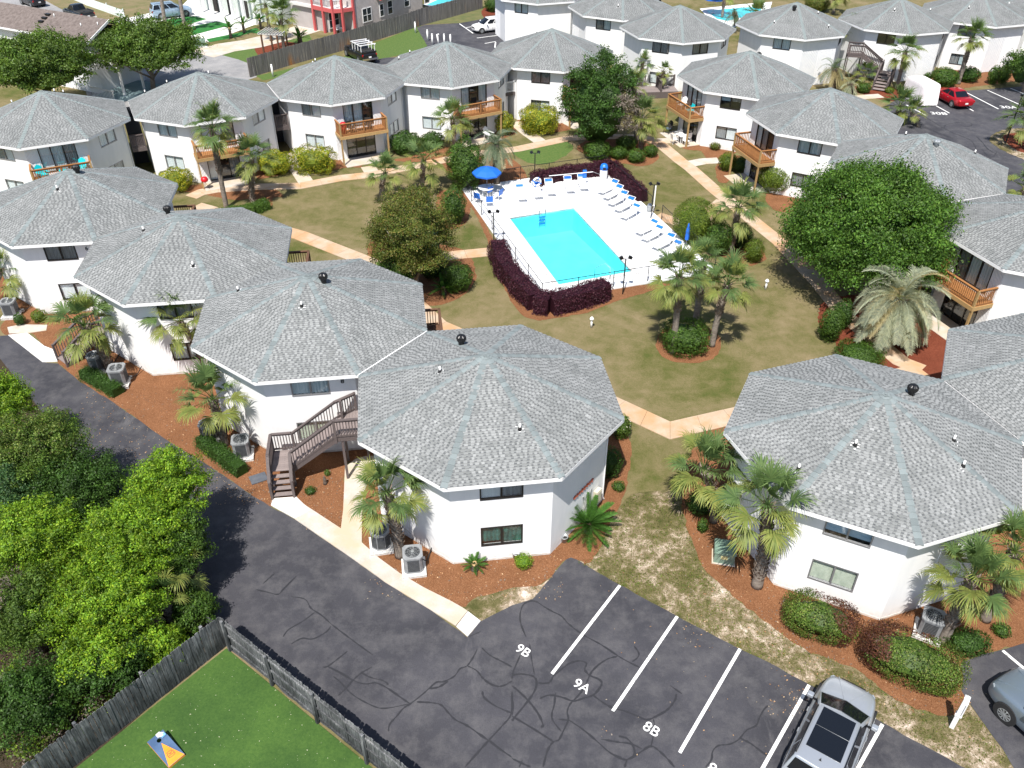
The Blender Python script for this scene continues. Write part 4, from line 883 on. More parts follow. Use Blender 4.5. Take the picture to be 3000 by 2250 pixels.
def shrub(label, px, rx, ry, pal='green', leaf=.085, dens=420, name='shrub', group=None, box=0, pal2=None, pf=None, cat='shrub', Rxy=None, rz=0, h=None, rough=.07, grow=1.0):
    c0 = U(px[0], px[1], .5); s = pxm(c0); R = rx/s*grow; hz = math.sqrt(max((ry/s)**2-(R*.6)**2, (R*.5)**2))/.8 if h is None else h/2
    hz = min(hz, R*1.6); c = U(px[0], px[1], hz)
    Rv = np.array([R, R, hz]) if Rxy is None else np.array([Rxy[0], Rxy[1], hz])
    t = thing(name, label, cat, (c.x, c.y, 0), rz, group)
    area = 4*PI*((Rv[0]*Rv[1])**1.6/3+(Rv[0]*hz)**1.6/3+(Rv[1]*hz)**1.6/3)**(1/1.6); n = int(min(34000, 1.25* area*dens*(.085/leaf)**1.2))
    d = rsph(n); e = 1-box*.55; dd = np.sign(d)*np.abs(d)**e; lr = 1+rough*np.sin(d[:, 0]*7+d[:, 1]*5)+rough*np.sin(d[:, 2]*9-d[:, 0]*6)
    p = dd*Rv*(lr*RNG.uniform(.86, 1.04, n))[:, None]+np.array([0, 0, hz]); keep = p[:, 2] > .02; p, d = p[keep], d[keep]
    V, C = leaves(p, d*1.3, leaf, pal)
    if pal2 is not None:
        V2, C2 = leaves(p, d*1.3, leaf, pal2); msk = np.array([pf(q, Rv) for q in p]); C[msk] = C2[msk]
    C = C*(1+.22*np.sin(p[:, :1]*3.1+1)*np.sin(p[:, 1:2]*2.7))
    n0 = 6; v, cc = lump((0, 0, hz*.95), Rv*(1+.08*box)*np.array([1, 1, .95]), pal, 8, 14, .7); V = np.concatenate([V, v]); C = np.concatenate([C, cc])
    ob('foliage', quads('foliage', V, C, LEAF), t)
    mb = MB(); 
    for i in range(3): mb.tube([(.05*i, 0, 0), (R*.25*(i-1), .1*(i-1), hz*1.2)], [.03, .015], 5)
    ob('stem', mb.mesh('stem', BARKD), t); return t
def hedge(label, pts, wd, h, pal, leaf=.09, dens=330, name='hedge', z0=0, group=None):
    pts = [Vector(p).to_2d() for p in pts]; root = thing(name, label, 'hedge', (pts[0].x, pts[0].y, 0), 0, group); V, C = [], []
    for i in range(len(pts)-1):
        a, b = pts[i]-pts[0], pts[i+1]-pts[0]; L = (b-a).length; d = (b-a)/L; nrm = Vector((-d.y, d.x)); n = int(L*(wd+2*h)*dens)
        u = RNG.uniform(-.02, 1.02, n)*L; q = RNG.uniform(0, 1, n)*(2*h+wd); y = np.where(q < h, -wd/2, np.where(q < h+wd, -wd/2+(q-h), wd/2)); z = np.where(q < h, q, np.where(q < h+wd, h, 2*h+wd-q))
        rd = np.minimum(1, (h-z)/(.25*h)+.0)*1.0; y = y*(.82+.18*rd); bump_ = .06*np.sin(u*2.3)+.05*np.sin(u*5.1+z*4)+RNG.normal(0, .05, n)
        ny = np.where(q < h, -1., np.where(q < h+wd, 0., 1.)); nz = np.where((q >= h) & (q < h+wd), 1., .1)
        y = y+ny*bump_; z = z+nz*bump_
        Pn = np.stack([a.x+d.x*u+nrm.x*y, a.y+d.y*u+nrm.y*y, np.maximum(z, .03)+z0], 1); Nn = np.stack([nrm.x*ny, nrm.y*ny, nz+.2], 1)
        v, c = leaves(Pn, Nn, leaf, pal); V.append(v); C.append(c)
        w = wd/2*.86; bx = [(0, -w, 0), (L, -w, 0), (L, w, 0), (0, w, 0), (0, -w*.85, h*.93), (L, -w*.85, h*.93), (L, w*.85, h*.93), (0, w*.85, h*.93)]
        B = np.array([[a.x+d.x*x+nrm.x*yy, a.y+d.y*x+nrm.y*yy, zz+z0] for x, yy, zz in bx]); f = np.array([B[[0, 1, 5, 4]], B[[1, 2, 6, 5]], B[[2, 3, 7, 6]], B[[3, 0, 4, 7]], B[[4, 5, 6, 7]]])
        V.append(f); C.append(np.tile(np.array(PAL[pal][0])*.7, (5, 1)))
    ob('foliage', quads('foliage', np.concatenate(V), np.concatenate(C), LEAF), root)
    mb = MB()
    for i in range(len(pts)-1):
        a, b = pts[i]-pts[0], pts[i+1]-pts[0]
        for j in range(max(2, int((b-a).length/1.2))):
            p = a.lerp(b, (j+.5)/max(2, int((b-a).length/1.2))); mb.tube([(p.x, p.y, 0), (p.x+.1, p.y, h*.8)], [.03, .01], 4)
    ob('stem', mb.mesh('stem', BARKD), root); return root

# palms
def fan_frond(seed, elev, pet=.95, bl=.9, tone='a', droop=1.0):
    r = np.random.default_rng(seed); V, C = [], []; e = math.radians(elev)
    cols = {'a': ((.075,.14,.045), (.13,.2,.065)), 'b': ((.15,.21,.05), (.26,.28,.075)), 'd': ((.25,.17,.09), (.33,.25,.15))}[tone]
    d = np.array([math.cos(e), 0, math.sin(e)]); p = np.zeros(3); side = np.array([0, 1., 0]); pts = [p.copy()]
    for i in range(5):
        p = p+d*pet/5; d = d+np.array([0, 0, -.035*droop*(1.2 if elev > 20 else .8)]); d /= np.linalg.norm(d); pts.append(p.copy())
    for i in range(5):
        w = .022-.002*i; V.append([pts[i]-side*w, pts[i]+side*w, pts[i+1]+side*w*.9, pts[i+1]-side*w*.9]); C.append(cols[0])
        up = np.array([0, 0, .02]); V.append([pts[i]-up, pts[i]+up, pts[i+1]+up, pts[i+1]-up]); C.append(cols[0])
    n = 30; a0 = np.radians(98)
    for j in range(n):
        a = -a0+2*a0*(j+.5)/n+r.normal(0, .03); t = 1-abs(a)/a0*.45
        o = p+d*(.28*(math.cos(a)*.5+.5)-.02); nrm = np.cross(side, d); nrm *= np.sign(nrm[2]) if abs(nrm[2]) > .05 else 1
        q = d*math.cos(a)+side*math.sin(a)+nrm*.36*abs(math.sin(a))+np.array([0, 0, -.12*max(0, math.cos(a))]); q /= np.linalg.norm(q)
        L = bl*1.08*t*r.uniform(.8, 1.1); sd = np.cross(q, nrm); sd /= np.linalg.norm(sd); w0, w1 = .010, .027
        m1 = o+q*L*.38; q2 = q+np.array([0, 0, -.26*droop]); q2 /= np.linalg.norm(q2); m2 = m1+q2*L*.34; q3 = q2+np.array([0, 0, -.8*droop*r.uniform(.4, 1.5)]); q3 /= np.linalg.norm(q3); m3 = m2+q3*L*.34
        f = r.uniform(0, 1); c = np.array(cols[0])*(1-f)+np.array(cols[1])*f; c = c*r.uniform(.85, 1.15)
        V += [[o-sd*w0, o+sd*w0, m1+sd*w1, m1-sd*w1], [m1-sd*w1, m1+sd*w1, m2+sd*w1*.75, m2-sd*w1*.75], [m2-sd*w1*.75, m2+sd*w1*.75, m3+sd*.002, m3-sd*.002]]
        C += [c*.95, c, c*1.15+np.array([.02, .015, .0])]
    return quads('frond', np.array(V), np.array(C), LEAF)
def feather_frond(seed, elev, L=2.1, lf=.42, tone='s', stiff=0.0, n=46):
    r = np.random.default_rng(seed); V, C = [], []; e = math.radians(elev)
    cols = {'s': ((.23,.27,.2), (.42,.44,.3)), 'g': ((.035,.1,.015), (.08,.2,.03)), 'y': ((.33,.28,.14), (.42,.36,.2)), 'bg': ((.1,.15,.09), (.18,.22,.14))}[tone]
    d = np.array([math.cos(e), 0, math.sin(e)]); p = np.zeros(3); y = np.array([0, 1., 0]); st = L/n
    for i in range(n):
        t = i/n; p2 = p+d*st; d = d+np.array([0, 0, -(.062-.05*stiff)*(1 if elev > -20 else .3)*(46/n)]); d /= np.linalg.norm(d)
        up = np.cross(d, y); up = up*(1 if up[2] > 0 else -1)
        w = .02*(1-t*.8); V.append([p-y*w, p+y*w, p2+y*w, p2-y*w]); C.append(np.array(cols[0])*1.1)
        if t > .12:
            for s in (-1, 1):
                ln = lf*math.sin(PI*min(1, .12+t*.85))**.6*r.uniform(.85, 1.1); q = y*s*.8+d*.55+up*(.42-.2*stiff); q /= np.linalg.norm(q)
                sd = d*.011+up*.006; m = p2+q*ln*.55; q2 = q+np.array([0, 0, -(.5-.4*stiff)*r.uniform(.4, 1.3)]); q2 /= np.linalg.norm(q2); ee = m+q2*ln*.45
                f = r.uniform(); c = np.array(cols[0])*(1-f)+np.array(cols[1])*f
                V += [[p2-sd, p2+sd, m+sd*1.1, m-sd*1.1], [m-sd*1.1, m+sd*1.1, ee+sd*.2, ee-sd*.2]]; C += [c, c*1.12]
        p = p2
    return quads('frond', np.array(V), np.array(C), LEAF)
FAN = {}
for tn in 'abd':
    for el in (75, 48, 22, -5, -38, -68): FAN[tn, el] = [fan_frond(100+el+s*7+ord(tn), el, tone=tn, droop=(1.0 if tn != 'd' else 1.6)) for s in (0, 1)]
FEA = {(tn, el): [feather_frond(200+el+s, el, tone=tn) for s in (0, 1)] for tn in ('s', 'y', 'bg') for el in (75, 50, 25, 0, -25)}
SAG = {el: [feather_frond(300+el+s, el, 1.15, .19, 'g', 1.0, 40) for s in (0, 1)] for el in (65, 40, 18, 0)}
def trunk_mesh(h, r0, r1, lean=(0, 0), boots=.5, bsz=.16):
    mb = MB(); n = max(4, int(h/.22)); pts = []; rs = []
    for i in range(n+1):
        t = i/n; pts.append((lean[0]*t*t, lean[1]*t*t, h*t)); rs.append((r0*(1-t)+r1*t)*(1.18 if i == 0 else 1)*(1+.07*(i % 2)))
    mb.tube(pts, rs, 10); bm_ = MB()
    if boots > 0:
        z = h*(1-boots); k = 0
        while z < h+.05:
            t = z/h; a = k*2.39996; c = Vector((lean[0]*t*t, lean[1]*t*t, z)); rr = r0*(1-t)+r1*t; o = Vector((math.cos(a), math.sin(a), 0)); tt = Vector((-o.y, o.x, 0))
            s = bsz*random.uniform(.8, 1.2); q = c+o*(rr*.9); e = q+o*s*.7+Vector((0, 0, s*1.5))+tt*s*random.uniform(-.5, .5)
            bm_.add([q-tt*s*.42, q+tt*s*.42, e+tt*s*.22, e-tt*s*.22, q-tt*s*.3-o*.02+Vector((0, 0, .05)), q+tt*s*.3-o*.02+Vector((0, 0, .05))], [(0, 1, 2, 3), (4, 3, 2, 5), (0, 3, 4), (1, 5, 2)])
            k += 1; z += .022 if bsz > .1 else .03
    return mb, bm_
def put_fronds(t, lib, top, n, sc, els, tones, spin=0, name='frond'):
    for i in range(n):
        f = i/(n-1); el = els[min(len(els)-1, int(f*len(els)))]; a = i*2.39996+spin+random.uniform(-.2, .2); s = sc*(.84 if lib is FAN else 1)*random.uniform(.8, 1.12)
        tn = tones(f); key = (tn, el) if tn else el; me = random.choice(lib[key])
        M = Matrix.Translation(top) @ Matrix.Rotation(a, 4, 'Z') @ Matrix.Rotation(random.uniform(-.12, .12), 4, 'Y') @ Matrix.Rotation(random.uniform(-.25, .25), 4, 'X') @ Matrix.Scale(s, 4)
        ob(name, me, t, mw=M)
def sabal(label, bpx, cpx=None, n=24, sc=1.0, h=None, yl=.3, dead=.0, boots=.55, r=.16, group='fan palms of the gardens', name='fan_palm', base=None, top_open=True):
    b = base or U(*bpx); t = thing(name, label, 'palm', (b.x, b.y, 0), 0, group)
    if h is None:
        h = col_z(b, cpx[0], cpx[1]); q = U(cpx[0], cpx[1], h); ln = (q.x-b.x, q.y-b.y)
    else: ln = (random.uniform(-.2, .2), random.uniform(-.2, .2))
    h = max(h-.15, .5)
    mb, bt = trunk_mesh(h, r*1.1, r, ln, boots); ob('trunk', mb.mesh('trunk', BARK, True), t)
    if bt.f: tag(ob('leaf_bases', bt.mesh('leaf_bases', BOOT), t), kind='stuff')
    top = Vector((ln[0], ln[1], h+.05))
    put_fronds(t, FAN, top, max(8, int(n*.9)), sc, (75, 75, 48, 48, 22, 22, -5, -5, -38) + ((-68,) if dead else ()), lambda f: 'd' if f > 1-dead else ('b' if (f > 1-yl or random.random() < .12) else 'a'), random.random()*6)
    return t
def pindo(label, bpx, cpx, n, sc, tone=lambda f: 's', h=None):
    b = U(*bpx); t = thing('feather_palm', label, 'palm', (b.x, b.y, 0), 0, 'silvery feather palms'); h = h or max(.8, col_z(b, *cpx)); q = U(cpx[0], cpx[1], h)
    mb, bt = trunk_mesh(h, .26, .22, (q.x-b.x, q.y-b.y), .8, .18); ob('trunk', mb.mesh('trunk', BARKD, True), t); tag(ob('leaf_bases', bt.mesh('leaf_bases', BOOT), t), kind='stuff')
    put_fronds(t, FEA, Vector((q.x-b.x, q.y-b.y, h)), n, sc, (75, 50, 50, 25, 25, 0, 0, -25, -25), tone); return t
def sago(label, px, sc=1.0, n=34, h=.45):
    b = U(*px); t = thing('sago_palm', label, 'cycad', (b.x, b.y, 0), 0, 'sago palms'); mb, bt = trunk_mesh(h, .16, .15, (0, 0), .9, .08)
    ob('trunk', mb.mesh('trunk', BARKD, True), t); tag(ob('leaf_bases', bt.mesh('leaf_bases', BOOT), t), kind='stuff')
    put_fronds(t, SAG, Vector((0, 0, h)), n, sc, (65, 40, 40, 18, 18, 0), lambda f: None)
    mb = MB(); mb.lathe([(.09, 0), (.13, .06), (.09, .16), (.02, .2)], 10, c=(0, 0, h-.03)); ob('cone', mb.mesh('cone', two('tan_cone', (.5, .32, .15), (.6, .42, .22), 20)), t); return t

sabal('tall palm with full crown before the second building of the rear row', (664,610), (620,372), 34, 1.25)
sabal('shorter palm with shaggy trunk just right of the tall rear row palm', (743,598), (738,455), 32, 1.15, boots=.95)
sabal('palm standing in the lawn left of the olive-brown tree top', (1118,590), (1128,505), 26, 1.05, yl=.35)
sabal('drooping palm between the lawn palm and the cone of ivy', (1238,560), (1241,470), 30, 1.2, yl=.45)
sabal('palm in front of the building with the open breezeway', (1332,440), (1325,345), 28, 1.15, yl=.5)
sabal('slim palm on the left before the white wall with two windows', (1873,258), (1883,182), 22, .8, boots=.9, r=.11, yl=.1)
sabal('slim yellow-tipped palm right of its slim twin at the white wall', (1936,275), (1944,208), 20, .75, boots=.9, r=.11, yl=.6)
sabal('palm top rising behind the big tree with grey dead branches', (1790,400), (1768,202), 22, .95)
sabal('palm half hidden right of the tree with grey dead branches', (1862,420), (1856,250), 24, 1.0, yl=.4)
sabal('wide yellow-green palm on a dark shaggy trunk beside the dark tree', (1876,437), (1884,343), 34, 1.35, boots=.95, yl=.6)
sabal('palm behind the large globe shrubs right of the pool', (2141,740), (2164,604), 30, 1.25, yl=.4, boots=.8)
sabal('left palm of the pair in the round mulch island', (1970,1033), (1990,804), 34, 1.15, boots=.45)
sabal('right palm of the pair in the round mulch island', (2085,1013), (2134,828), 34, 1.12, boots=.5, yl=.4)
sabal('third palm crown just behind the island pair', (2035,960), (2062,765), 26, 1.0, yl=.2)
sabal('palm among the top edge roofs left of the black roof turbine', (2207,146), (2215,45), 30, 1.25)
sabal('palm trunk cut by the top edge beside the far blue pool', (2115,52), (2124,-15), 18, 1.1)
sabal('palm with yellow skirt left of the long outside stair', (2475,192), (2504,92), 36, 1.3, yl=.5, dead=.08)
sabal('palm before the chevron boards right of the long stair', (2626,262), (2653,149), 34, 1.2, yl=.35)
sabal('leaning palm with thick ringed trunk above the red car', (2806,246), (2850,108), 34, 1.2, yl=.4, r=.2)
sabal('low palm behind the roof beside the white covered trailer', (2625,358), (2636,310), 30, 1.25, boots=.9)
sabal('low yellow palm at the end of the roof near the covered trailer', (2690,372), (2672,330), 20, 1.0, yl=.7)
sabal('low bright fan palm beneath the long outside stair', (2528,240), (2528,215), 22, 1.0, h=.9, yl=.5)
sabal('palm wedged between the round tree and the orange cedar balcony', (2740,860), (2735,722), 34, 1.25, yl=.5)
sabal('low palm against the wall below the orange cedar balcony', (2952,935), (2950,890), 20, 1.15, h=1.2, yl=.7, dead=.1)
sabal('low yellow palm at the right edge behind the round tree', (2985,600), (2970,545), 22, 1.2, h=1.5, yl=.6)
sabal('dark palm at the right edge over the island in the upper lot', (3010,440), (3000,345), 28, 1.25, yl=.2)
sabal('left palm of the two before the lower right building', (2090,1527), (2062,1370), 30, 1.22, boots=.9, yl=.5)
sabal('front palm of the two before the lower right building', (2217,1716), (2250,1478), 32, 1.2, boots=.9, yl=.5, r=.2)
sabal('leaning palm over the grey cooling unit by the large hedges', (2760,1880), (2850,1690), 32, 1.05, boots=.75, yl=.45, r=.18)
sabal('palm at the right edge behind the leaning palm', (2885,1815), (2975,1610), 34, 1.1, boots=.75, yl=.6, r=.18)
sabal('palm with shaggy trunk beside the cooling unit nearest the bays', (1172,1629), (1133,1440), 36, 1.05, boots=.8, yl=.3, r=.18)
sabal('palm with long yellowish arms between building 8 and the drive', (660,1305), (622,1165), 26, 1.2, boots=.85, yl=.5)
sabal('palm leaning over the roof edge between buildings 7 and 8', (600,1085), (525,935), 30, 1.15, boots=.8, yl=.4)
sabal('palm with thick dark boots by the left stair', (322,1085), (245,948), 32, 1.2, boots=1.0, yl=.4, r=.2)
sabal('palm cut off by the left edge beside building 6', (-12,905), (0,790), 26, 1.1, yl=.4)
sabal('near palm of the neighbour yard right of the timber arbour', (833,150), (823,42), 28, 1.3, boots=.3)
sabal('far palm of the neighbour yard behind the timber arbour', (795,120), (777,12), 26, 1.2, boots=.3)
sabal('bare straight palm trunk on the left turf strip, crown above the frame', (487,78), (465,-90), 20, 1.2, boots=.1, r=.2)
sabal('bare straight palm trunk on the right turf strip, crown above the frame', (545,95), (515,-90), 20, 1.2, boots=.1, r=.2)
pindo('silvery palm by the blue parasol at the rear of the pool', (1455,540), (1452,425), 50, 1.0, lambda f: 'bg' if f < .6 else 's')
pindo('huge silvery feather palm in front of the right balcony', (2652,1020), (2638,880), 78, 1.42, lambda f: 's' if random.random() < .85 else 'y')
pindo('feather palm with tan dying fronds below the white chevron wall', (2440,268), (2443,205), 36, .95, lambda f: 'bg' if f < .35 else 'y')
pindo('small grey-green feather palm right of the tan one', (2492,272), (2490,250), 22, .7, lambda f: 's', 1.0)
pindo('feather palm beside the far blue pool at the top', (2155,75), (2150,42), 24, .9, lambda f: 'bg', 2.0)
sabal('palm clump behind the top roofs left of the black roof turbine', (2440,40), (2432,8), 26, 1.3, h=2.5, yl=.5)
sago('large sago palm at the corner wall with the pale cone in its heart', (1722,1558), 1.15, 38)
sago('small sago palm in mulch under the two-window wall', (1391,1668), .5, 26, .3)
sago('bright small sago in the mulch left of the pool hedge', (1300,862), .8, 26)
for l, p in (('left sago palm by the green turf strips', (677,112)), ('right sago palm by the green turf strips', (716,98)), ('sago palm left of the neighbour pink deck', (878,135)), ('sago palm nearest the neighbour pink deck', (884,138)), ('dark sago palm left of the timber arbour', (765,85)), ('sago palm behind the timber arbour', (826,108))):
    sago(l, p, 1.1, 18, 1.1)

# trees
tree_px('spreading dark oak at the left edge behind the far left roof', (150,330), (125,195), 165, 122, 'oak', nsub=420, subr=.7, per=130, leaf=.22, core=.66)
tree_px('dark oak beside the white ridge-roofed house', (450,268), (440,145), 150, 100, 'oak', nsub=380, subr=.7, per=130, leaf=.22, core=.62)
tree_px('olive-brown tree left of the pool with ivy at its foot', (1215,860), (1210,700), 126, 148, 'olive', nsub=330, subr=.42, per=140, leaf=.11, core=.7, shell=(.6, 1.0))
tree_px('dark tree with a grey dead side behind the pool', (1765,440), (1755,345), 122, 145, 'dark', nsub=280, subr=.55, per=110, leaf=.17, core=.65, pal2='twig', pf=lambda c: c[0] > .9 and -1.5 < c[2]-3.2 < 2.3 and c[1] < .5)
tree_px('big round bright green tree right of the pool', (2530,850), (2538,678), 240, 212, 'big', nsub=520, subr=.78, per=190, leaf=.16, core=.68, shell=(.72, .98))
tree_px('tree cut off by the right edge beside the upper lot', (3000,270), (2990,195), 55, 65, 'green', nsub=60, subr=.6, per=100, leaf=.2)
G_ = 'trees of the thicket left of the drive'
def wood_(label, c, z, R, pal, nsub=95, subr=.5, per=230, leaf=.095, **k):
    q = U(c[0], c[1], z); tree(label, Vector((q.x, q.y, 0)), z, R, pal, int(nsub*2.3), subr*.66, int(per*.52), leaf, name='thicket_tree', group=G_, bark=BARKD, core=.55, shell=(.45, 1.02), **k)
wood_('bright lime tree whose crown reaches out over the drive', (500,1440), 3.4, (1.5,1.5,1.7), 'lime', 110, .42)
wood_('lime tree at the middle of the thicket, second from the drive', (400,1580), 3.2, (2.0,1.9,1.7), 'lime', 150, .45)
wood_('yellow-green tree at the left edge of the thicket', (110,1590), 3.0, (1.9,1.8,1.6), 'lime', 140, .45)
wood_('small grey-green tree against the drive below the lime crowns', (535,1600), 2.6, (1.0,1.1,1.4), 'green', 70, .4)
wood_('dark tree with pinkish new shoots over the drive', (105,1330), 3.4, (2.1,1.9,1.9), 'oak', 150, .5, pal2='redtip', pf=lambda c: c[2] > 4.2)
wood_('grey-green tree in the shaded middle of the thicket', (235,1440), 2.4, (1.9,1.8,1.6), 'dark', 130, .5)
wood_('tree at the upper left edge over the drive', (0,1190), 3.0, (1.5,1.4,1.6), 'lime', 90, .45)
wood_('small lime tree filling the gap between the tall crowns', (30,1440), 2.8, (1.5,1.5,1.4), 'bluish', 90, .42)
wood_('lime tree above the fence corner', (330,1740), 2.6, (1.9,1.8,1.5), 'lime', 140, .42)
wood_('low green tree at the fence corner', (575,1790), .9, (.7,.7,.8), 'green', 50, .35)
wood_('lime bush pressed against the fence boards', (470,1900), 1.0, (.9,.8,.9), 'lime', 60, .35)
wood_('dull green tree with grey twigs at the far left', (70,1790), 2.2, (1.6,1.7,1.4), 'oak', 100, .45, pal2='twig', pf=lambda c: c[2] > 2.9 and c[0] < -.2)
wood_('shaded tree midway along the fence', (300,1930), 1.5, (1.6,1.5,1.2), 'dark', 110, .42, pal2='lime', pf=lambda c: c[2] > 2.0)
wood_('shaded tree at the lower left corner', (70,2060), 1.4, (1.5,1.4,1.1), 'dark', 90, .42)
wood_('pale green sprawling bush right of the twigs', (180,1790), 1.9, (1.3,1.4,1.2), 'lime', 80, .4)
V, C = [], []
for i in range(520):
    q = U(random.uniform(-80, 640), random.uniform(1220, 2260), random.uniform(.2, 1.0)); fx = Vector((q.x, q.y)); 
    A_, B_ = Vector((-10.8, 20.2)), Vector((-14.54, 15.3)); 
    if (B_-A_).x*(fx-A_).y-(B_-A_).y*(fx-A_).x > -.7*(B_-A_).length: continue
    D_ = Vector((-60, 58)); 
    if (D_-A_).x*(fx-A_).y-(D_-A_).y*(fx-A_).x < .6*(D_-A_).length: continue
    n = 90; d = rsph(n); pal = random.choice(['dark', 'oak', 'mixed', 'lime', 'twig', 'green'])
    v, c = leaves(np.array(q)+d*RNG.uniform(.2, .55, n)[:, None]*np.array([1, 1, .6]), d, .11, pal); V.append(v); C.append(c)
u_ = ob('undergrowth', quads('undergrowth', np.concatenate(V), np.concatenate(C), LEAF)); tag(u_, 'tangle of low leaves and twigs under the thicket trees', 'undergrowth', kind='stuff')
sabal('low palmetto at the drive edge below the lime crown', (505,1760), (485,1690), 16, 1.0, h=2.3, yl=.3, boots=.5, group='palmettos of the thicket')
sabal('orange-tipped palmetto fan leaning over the drive', (560,1765), (555,1705), 10, .95, h=2.1, yl=.95, boots=.5, group='palmettos of the thicket')
sabal('yellow drooping palmetto above the fence corner', (515,1850), (500,1780), 9, .8, h=1.9, yl=.95, dead=.3, boots=.5, group='palmettos of the thicket')
sabal('brown dead palmetto in the lower left shade', (60,2080), (60,2040), 9, .6, h=1.2, yl=.3, dead=.7, boots=.5, group='palmettos of the thicket')

# shrubs and hedges
S_ = lambda l, p, rx, ry, pal='green', **k: shrub(l, p, rx, ry, pal, **k)
S_('long clipped yellow hedge under the window, red grill cover balcony beside it', (918,468), 62, 34, 'yellow', box=.6, leaf=.12, Rxy=(1.75, 1.0), rz=.0)
S_('olive and yellow shrub left of the breezeway walk', (806,476), 50, 36, 'yellow', leaf=.12)
S_('yellow shrub right of the second breezeway, far left', (512,527), 46, 26, 'yellow', leaf=.12, box=.4)
S_('bulky yellow hedge beside the dark tree, rear row', (1580,350), 55, 30, 'yellow', leaf=.13, box=.5)
S_('yellow shrub under the balcony by the white breezeway rail', (1479,362), 27, 30, 'yellow', leaf=.13)
S_('dark loose bush in the nook between two rear buildings', (1187,418), 46, 34, 'dark', leaf=.13)
S_('dark bush right of its twin in the nook of the rear row', (1268,410), 34, 26, 'dark', leaf=.13)
S_('glossy ivy cone beside the blue parasol', (1361,482), 52, 64, 'green', leaf=.13, rough=.1)
for l, p, a, b in (('dark low bush at the left of the tree bed behind the pool', (1751,440), 40, 24), ('round bush second from the left in the tree bed', (1813,447), 26, 20), ('round bush in front in the tree bed', (1864,456), 28, 22), ('round bush at the right end of the tree bed', (1907,442), 20, 18), ('bush at the foot of the dark tree trunk', (1835,418), 30, 20)): S_(l, p, a, b, 'green', leaf=.12, group='bushes in the bed behind the pool')
S_('bushy shrub at the corner of the lower bare balcony', (2132,473), 26, 26, 'globe', leaf=.12)
S_('dark shrub under the bare balcony right of the lighter one', (2168,480), 24, 22, 'dark', leaf=.12)
S_('large yellow-green globe shrub before the bare balcony building', (2276,520), 50, 44, 'globe', leaf=.1, rough=.03)
S_('huge yellow-green globe shrub beside the pool fence', (2038,645), 63, 62, 'globe', leaf=.09, rough=.025)
S_('glossy cone shrub between the globe shrub and palm trunk', (2107,698), 36, 46, 'green', leaf=.12)
S_('dark shrub behind the palm trunk right of the pool', (2170,690), 34, 34, 'dark', leaf=.1)
S_('dark green globe at the right end of the bed by the pool', (2210,735), 28, 32, 'globe', leaf=.09)
S_('dark round shrub between the olive tree and the pool corner', (1328,602), 34, 48, 'green', leaf=.11)
S_('rounded hedge right of the olive tree foot', (1340,812), 44, 42, 'green', leaf=.09)
S_('ivy mass wrapped round the foot of the olive tree', (1155,795), 62, 70, 'green', leaf=.13, rough=.12)
S_('dark hedge strip in the shade of the olive tree', (1270,780), 45, 35, 'dark', leaf=.1)
S_('dense shrub filling the round mulch island between two palms', (2007,985), 68, 50, 'green', leaf=.1, box=.4)
S_('low conifer-like shrub at the left of the huge silvery palm', (2437,950), 34, 52, 'green', leaf=.09)
S_('dark shrub behind the silvery palm in tree shade', (2472,920), 30, 40, 'dark', leaf=.09)
S_('creeping juniper behind the lower right roof', (2520,1035), 70, 34, 'green', leaf=.08, h=.9)
rf_ = lambda q, R: (q[0]/R[0]*.8+q[1]/R[1]*.6+.35*math.sin(q[0]*3+q[1]*2)+.25*math.sin(q[2]*6)) > .3
rf2 = lambda q, R: (-q[0]/R[0]*.9+q[1]/R[1]*.5+.3*math.sin(q[0]*3+q[1]*2)+.25*math.sin(q[2]*6)) > .32
S_('oblong clipped hedge with a rusty red end, left of the pair', (2404,1808), 118, 96, 'redtip', leaf=.075, dens=560, box=.5, Rxy=(1.42, .88), rz=-.42, h=1.5, pal2='red', pf=rf_, rough=.03)
S_('larger oblong clipped hedge with a rusty red corner, right of the pair', (2670,1925), 150, 120, 'redtip', leaf=.075, dens=560, box=.5, Rxy=(1.85, 1.04), rz=-.5, h=1.6, pal2='red', pf=rf2, rough=.03)
S_('low round hedge behind the leaning palm at the side lot', (2838,1880), 62, 42, 'dark', leaf=.08, Rxy=(.85, .6), h=.8)
S_('small hedge tip at the right edge behind the palms', (2935,1845), 26, 18, 'green', leaf=.08)
S_('round bush left of the palm by building 6', (113,925), 22, 20, 'globe', leaf=.08)
S_('small round bush by the cooling unit at the far left', (56,935), 16, 18, 'dark', leaf=.08)
S_('dark round shrub in the shade right of the two-window building', (1790,1355), 33, 46, 'dark', leaf=.08)
def_f = S_('loose shrub with white blossoms at the eave corner', (1822,1250), 27, 36, 'oak', leaf=.1)
V, C = leaves(rsph(60)*np.array([.42, .42, .55])+np.array([0, 0, .75]), rsph(60), .1, 'yellow', .9); ob('blossom', quads('blossom', V, C*0+np.array([.8, .76, .68]), LEAF), def_f)
S_('tiny flat bush in the red mulch right of the building', (1812,1424), 20, 9, 'green', leaf=.07)
S_('small lime bush beside the grey bucket under the window', (1534,1644), 27, 23, 'lime', leaf=.06)
S_('tiny bush in the mulch beneath the brown stair', (909,1437), 17, 13, 'dark', leaf=.05)
S_('tiny sprig near the stair foot', (958,1385), 9, 10, 'oak', leaf=.05)
S_('low glossy bush behind the palm by the entry walk', (1092,1375), 22, 22, 'green', leaf=.08)
S_('leafy plant below the palm beside the entry walk', (1085,1535), 20, 16, 'green', leaf=.08)
S_('leafy weed in mulch near the green utility box', (2060,1540), 16, 22, 'green', leaf=.08)
S_('dark ivy at the foot of the lower right palm', (2052,1475), 40, 34, 'dark', leaf=.08)
S_('small shrub at the white wall right of the dining patio', (2095,428), 16, 10, 'olive', leaf=.1)
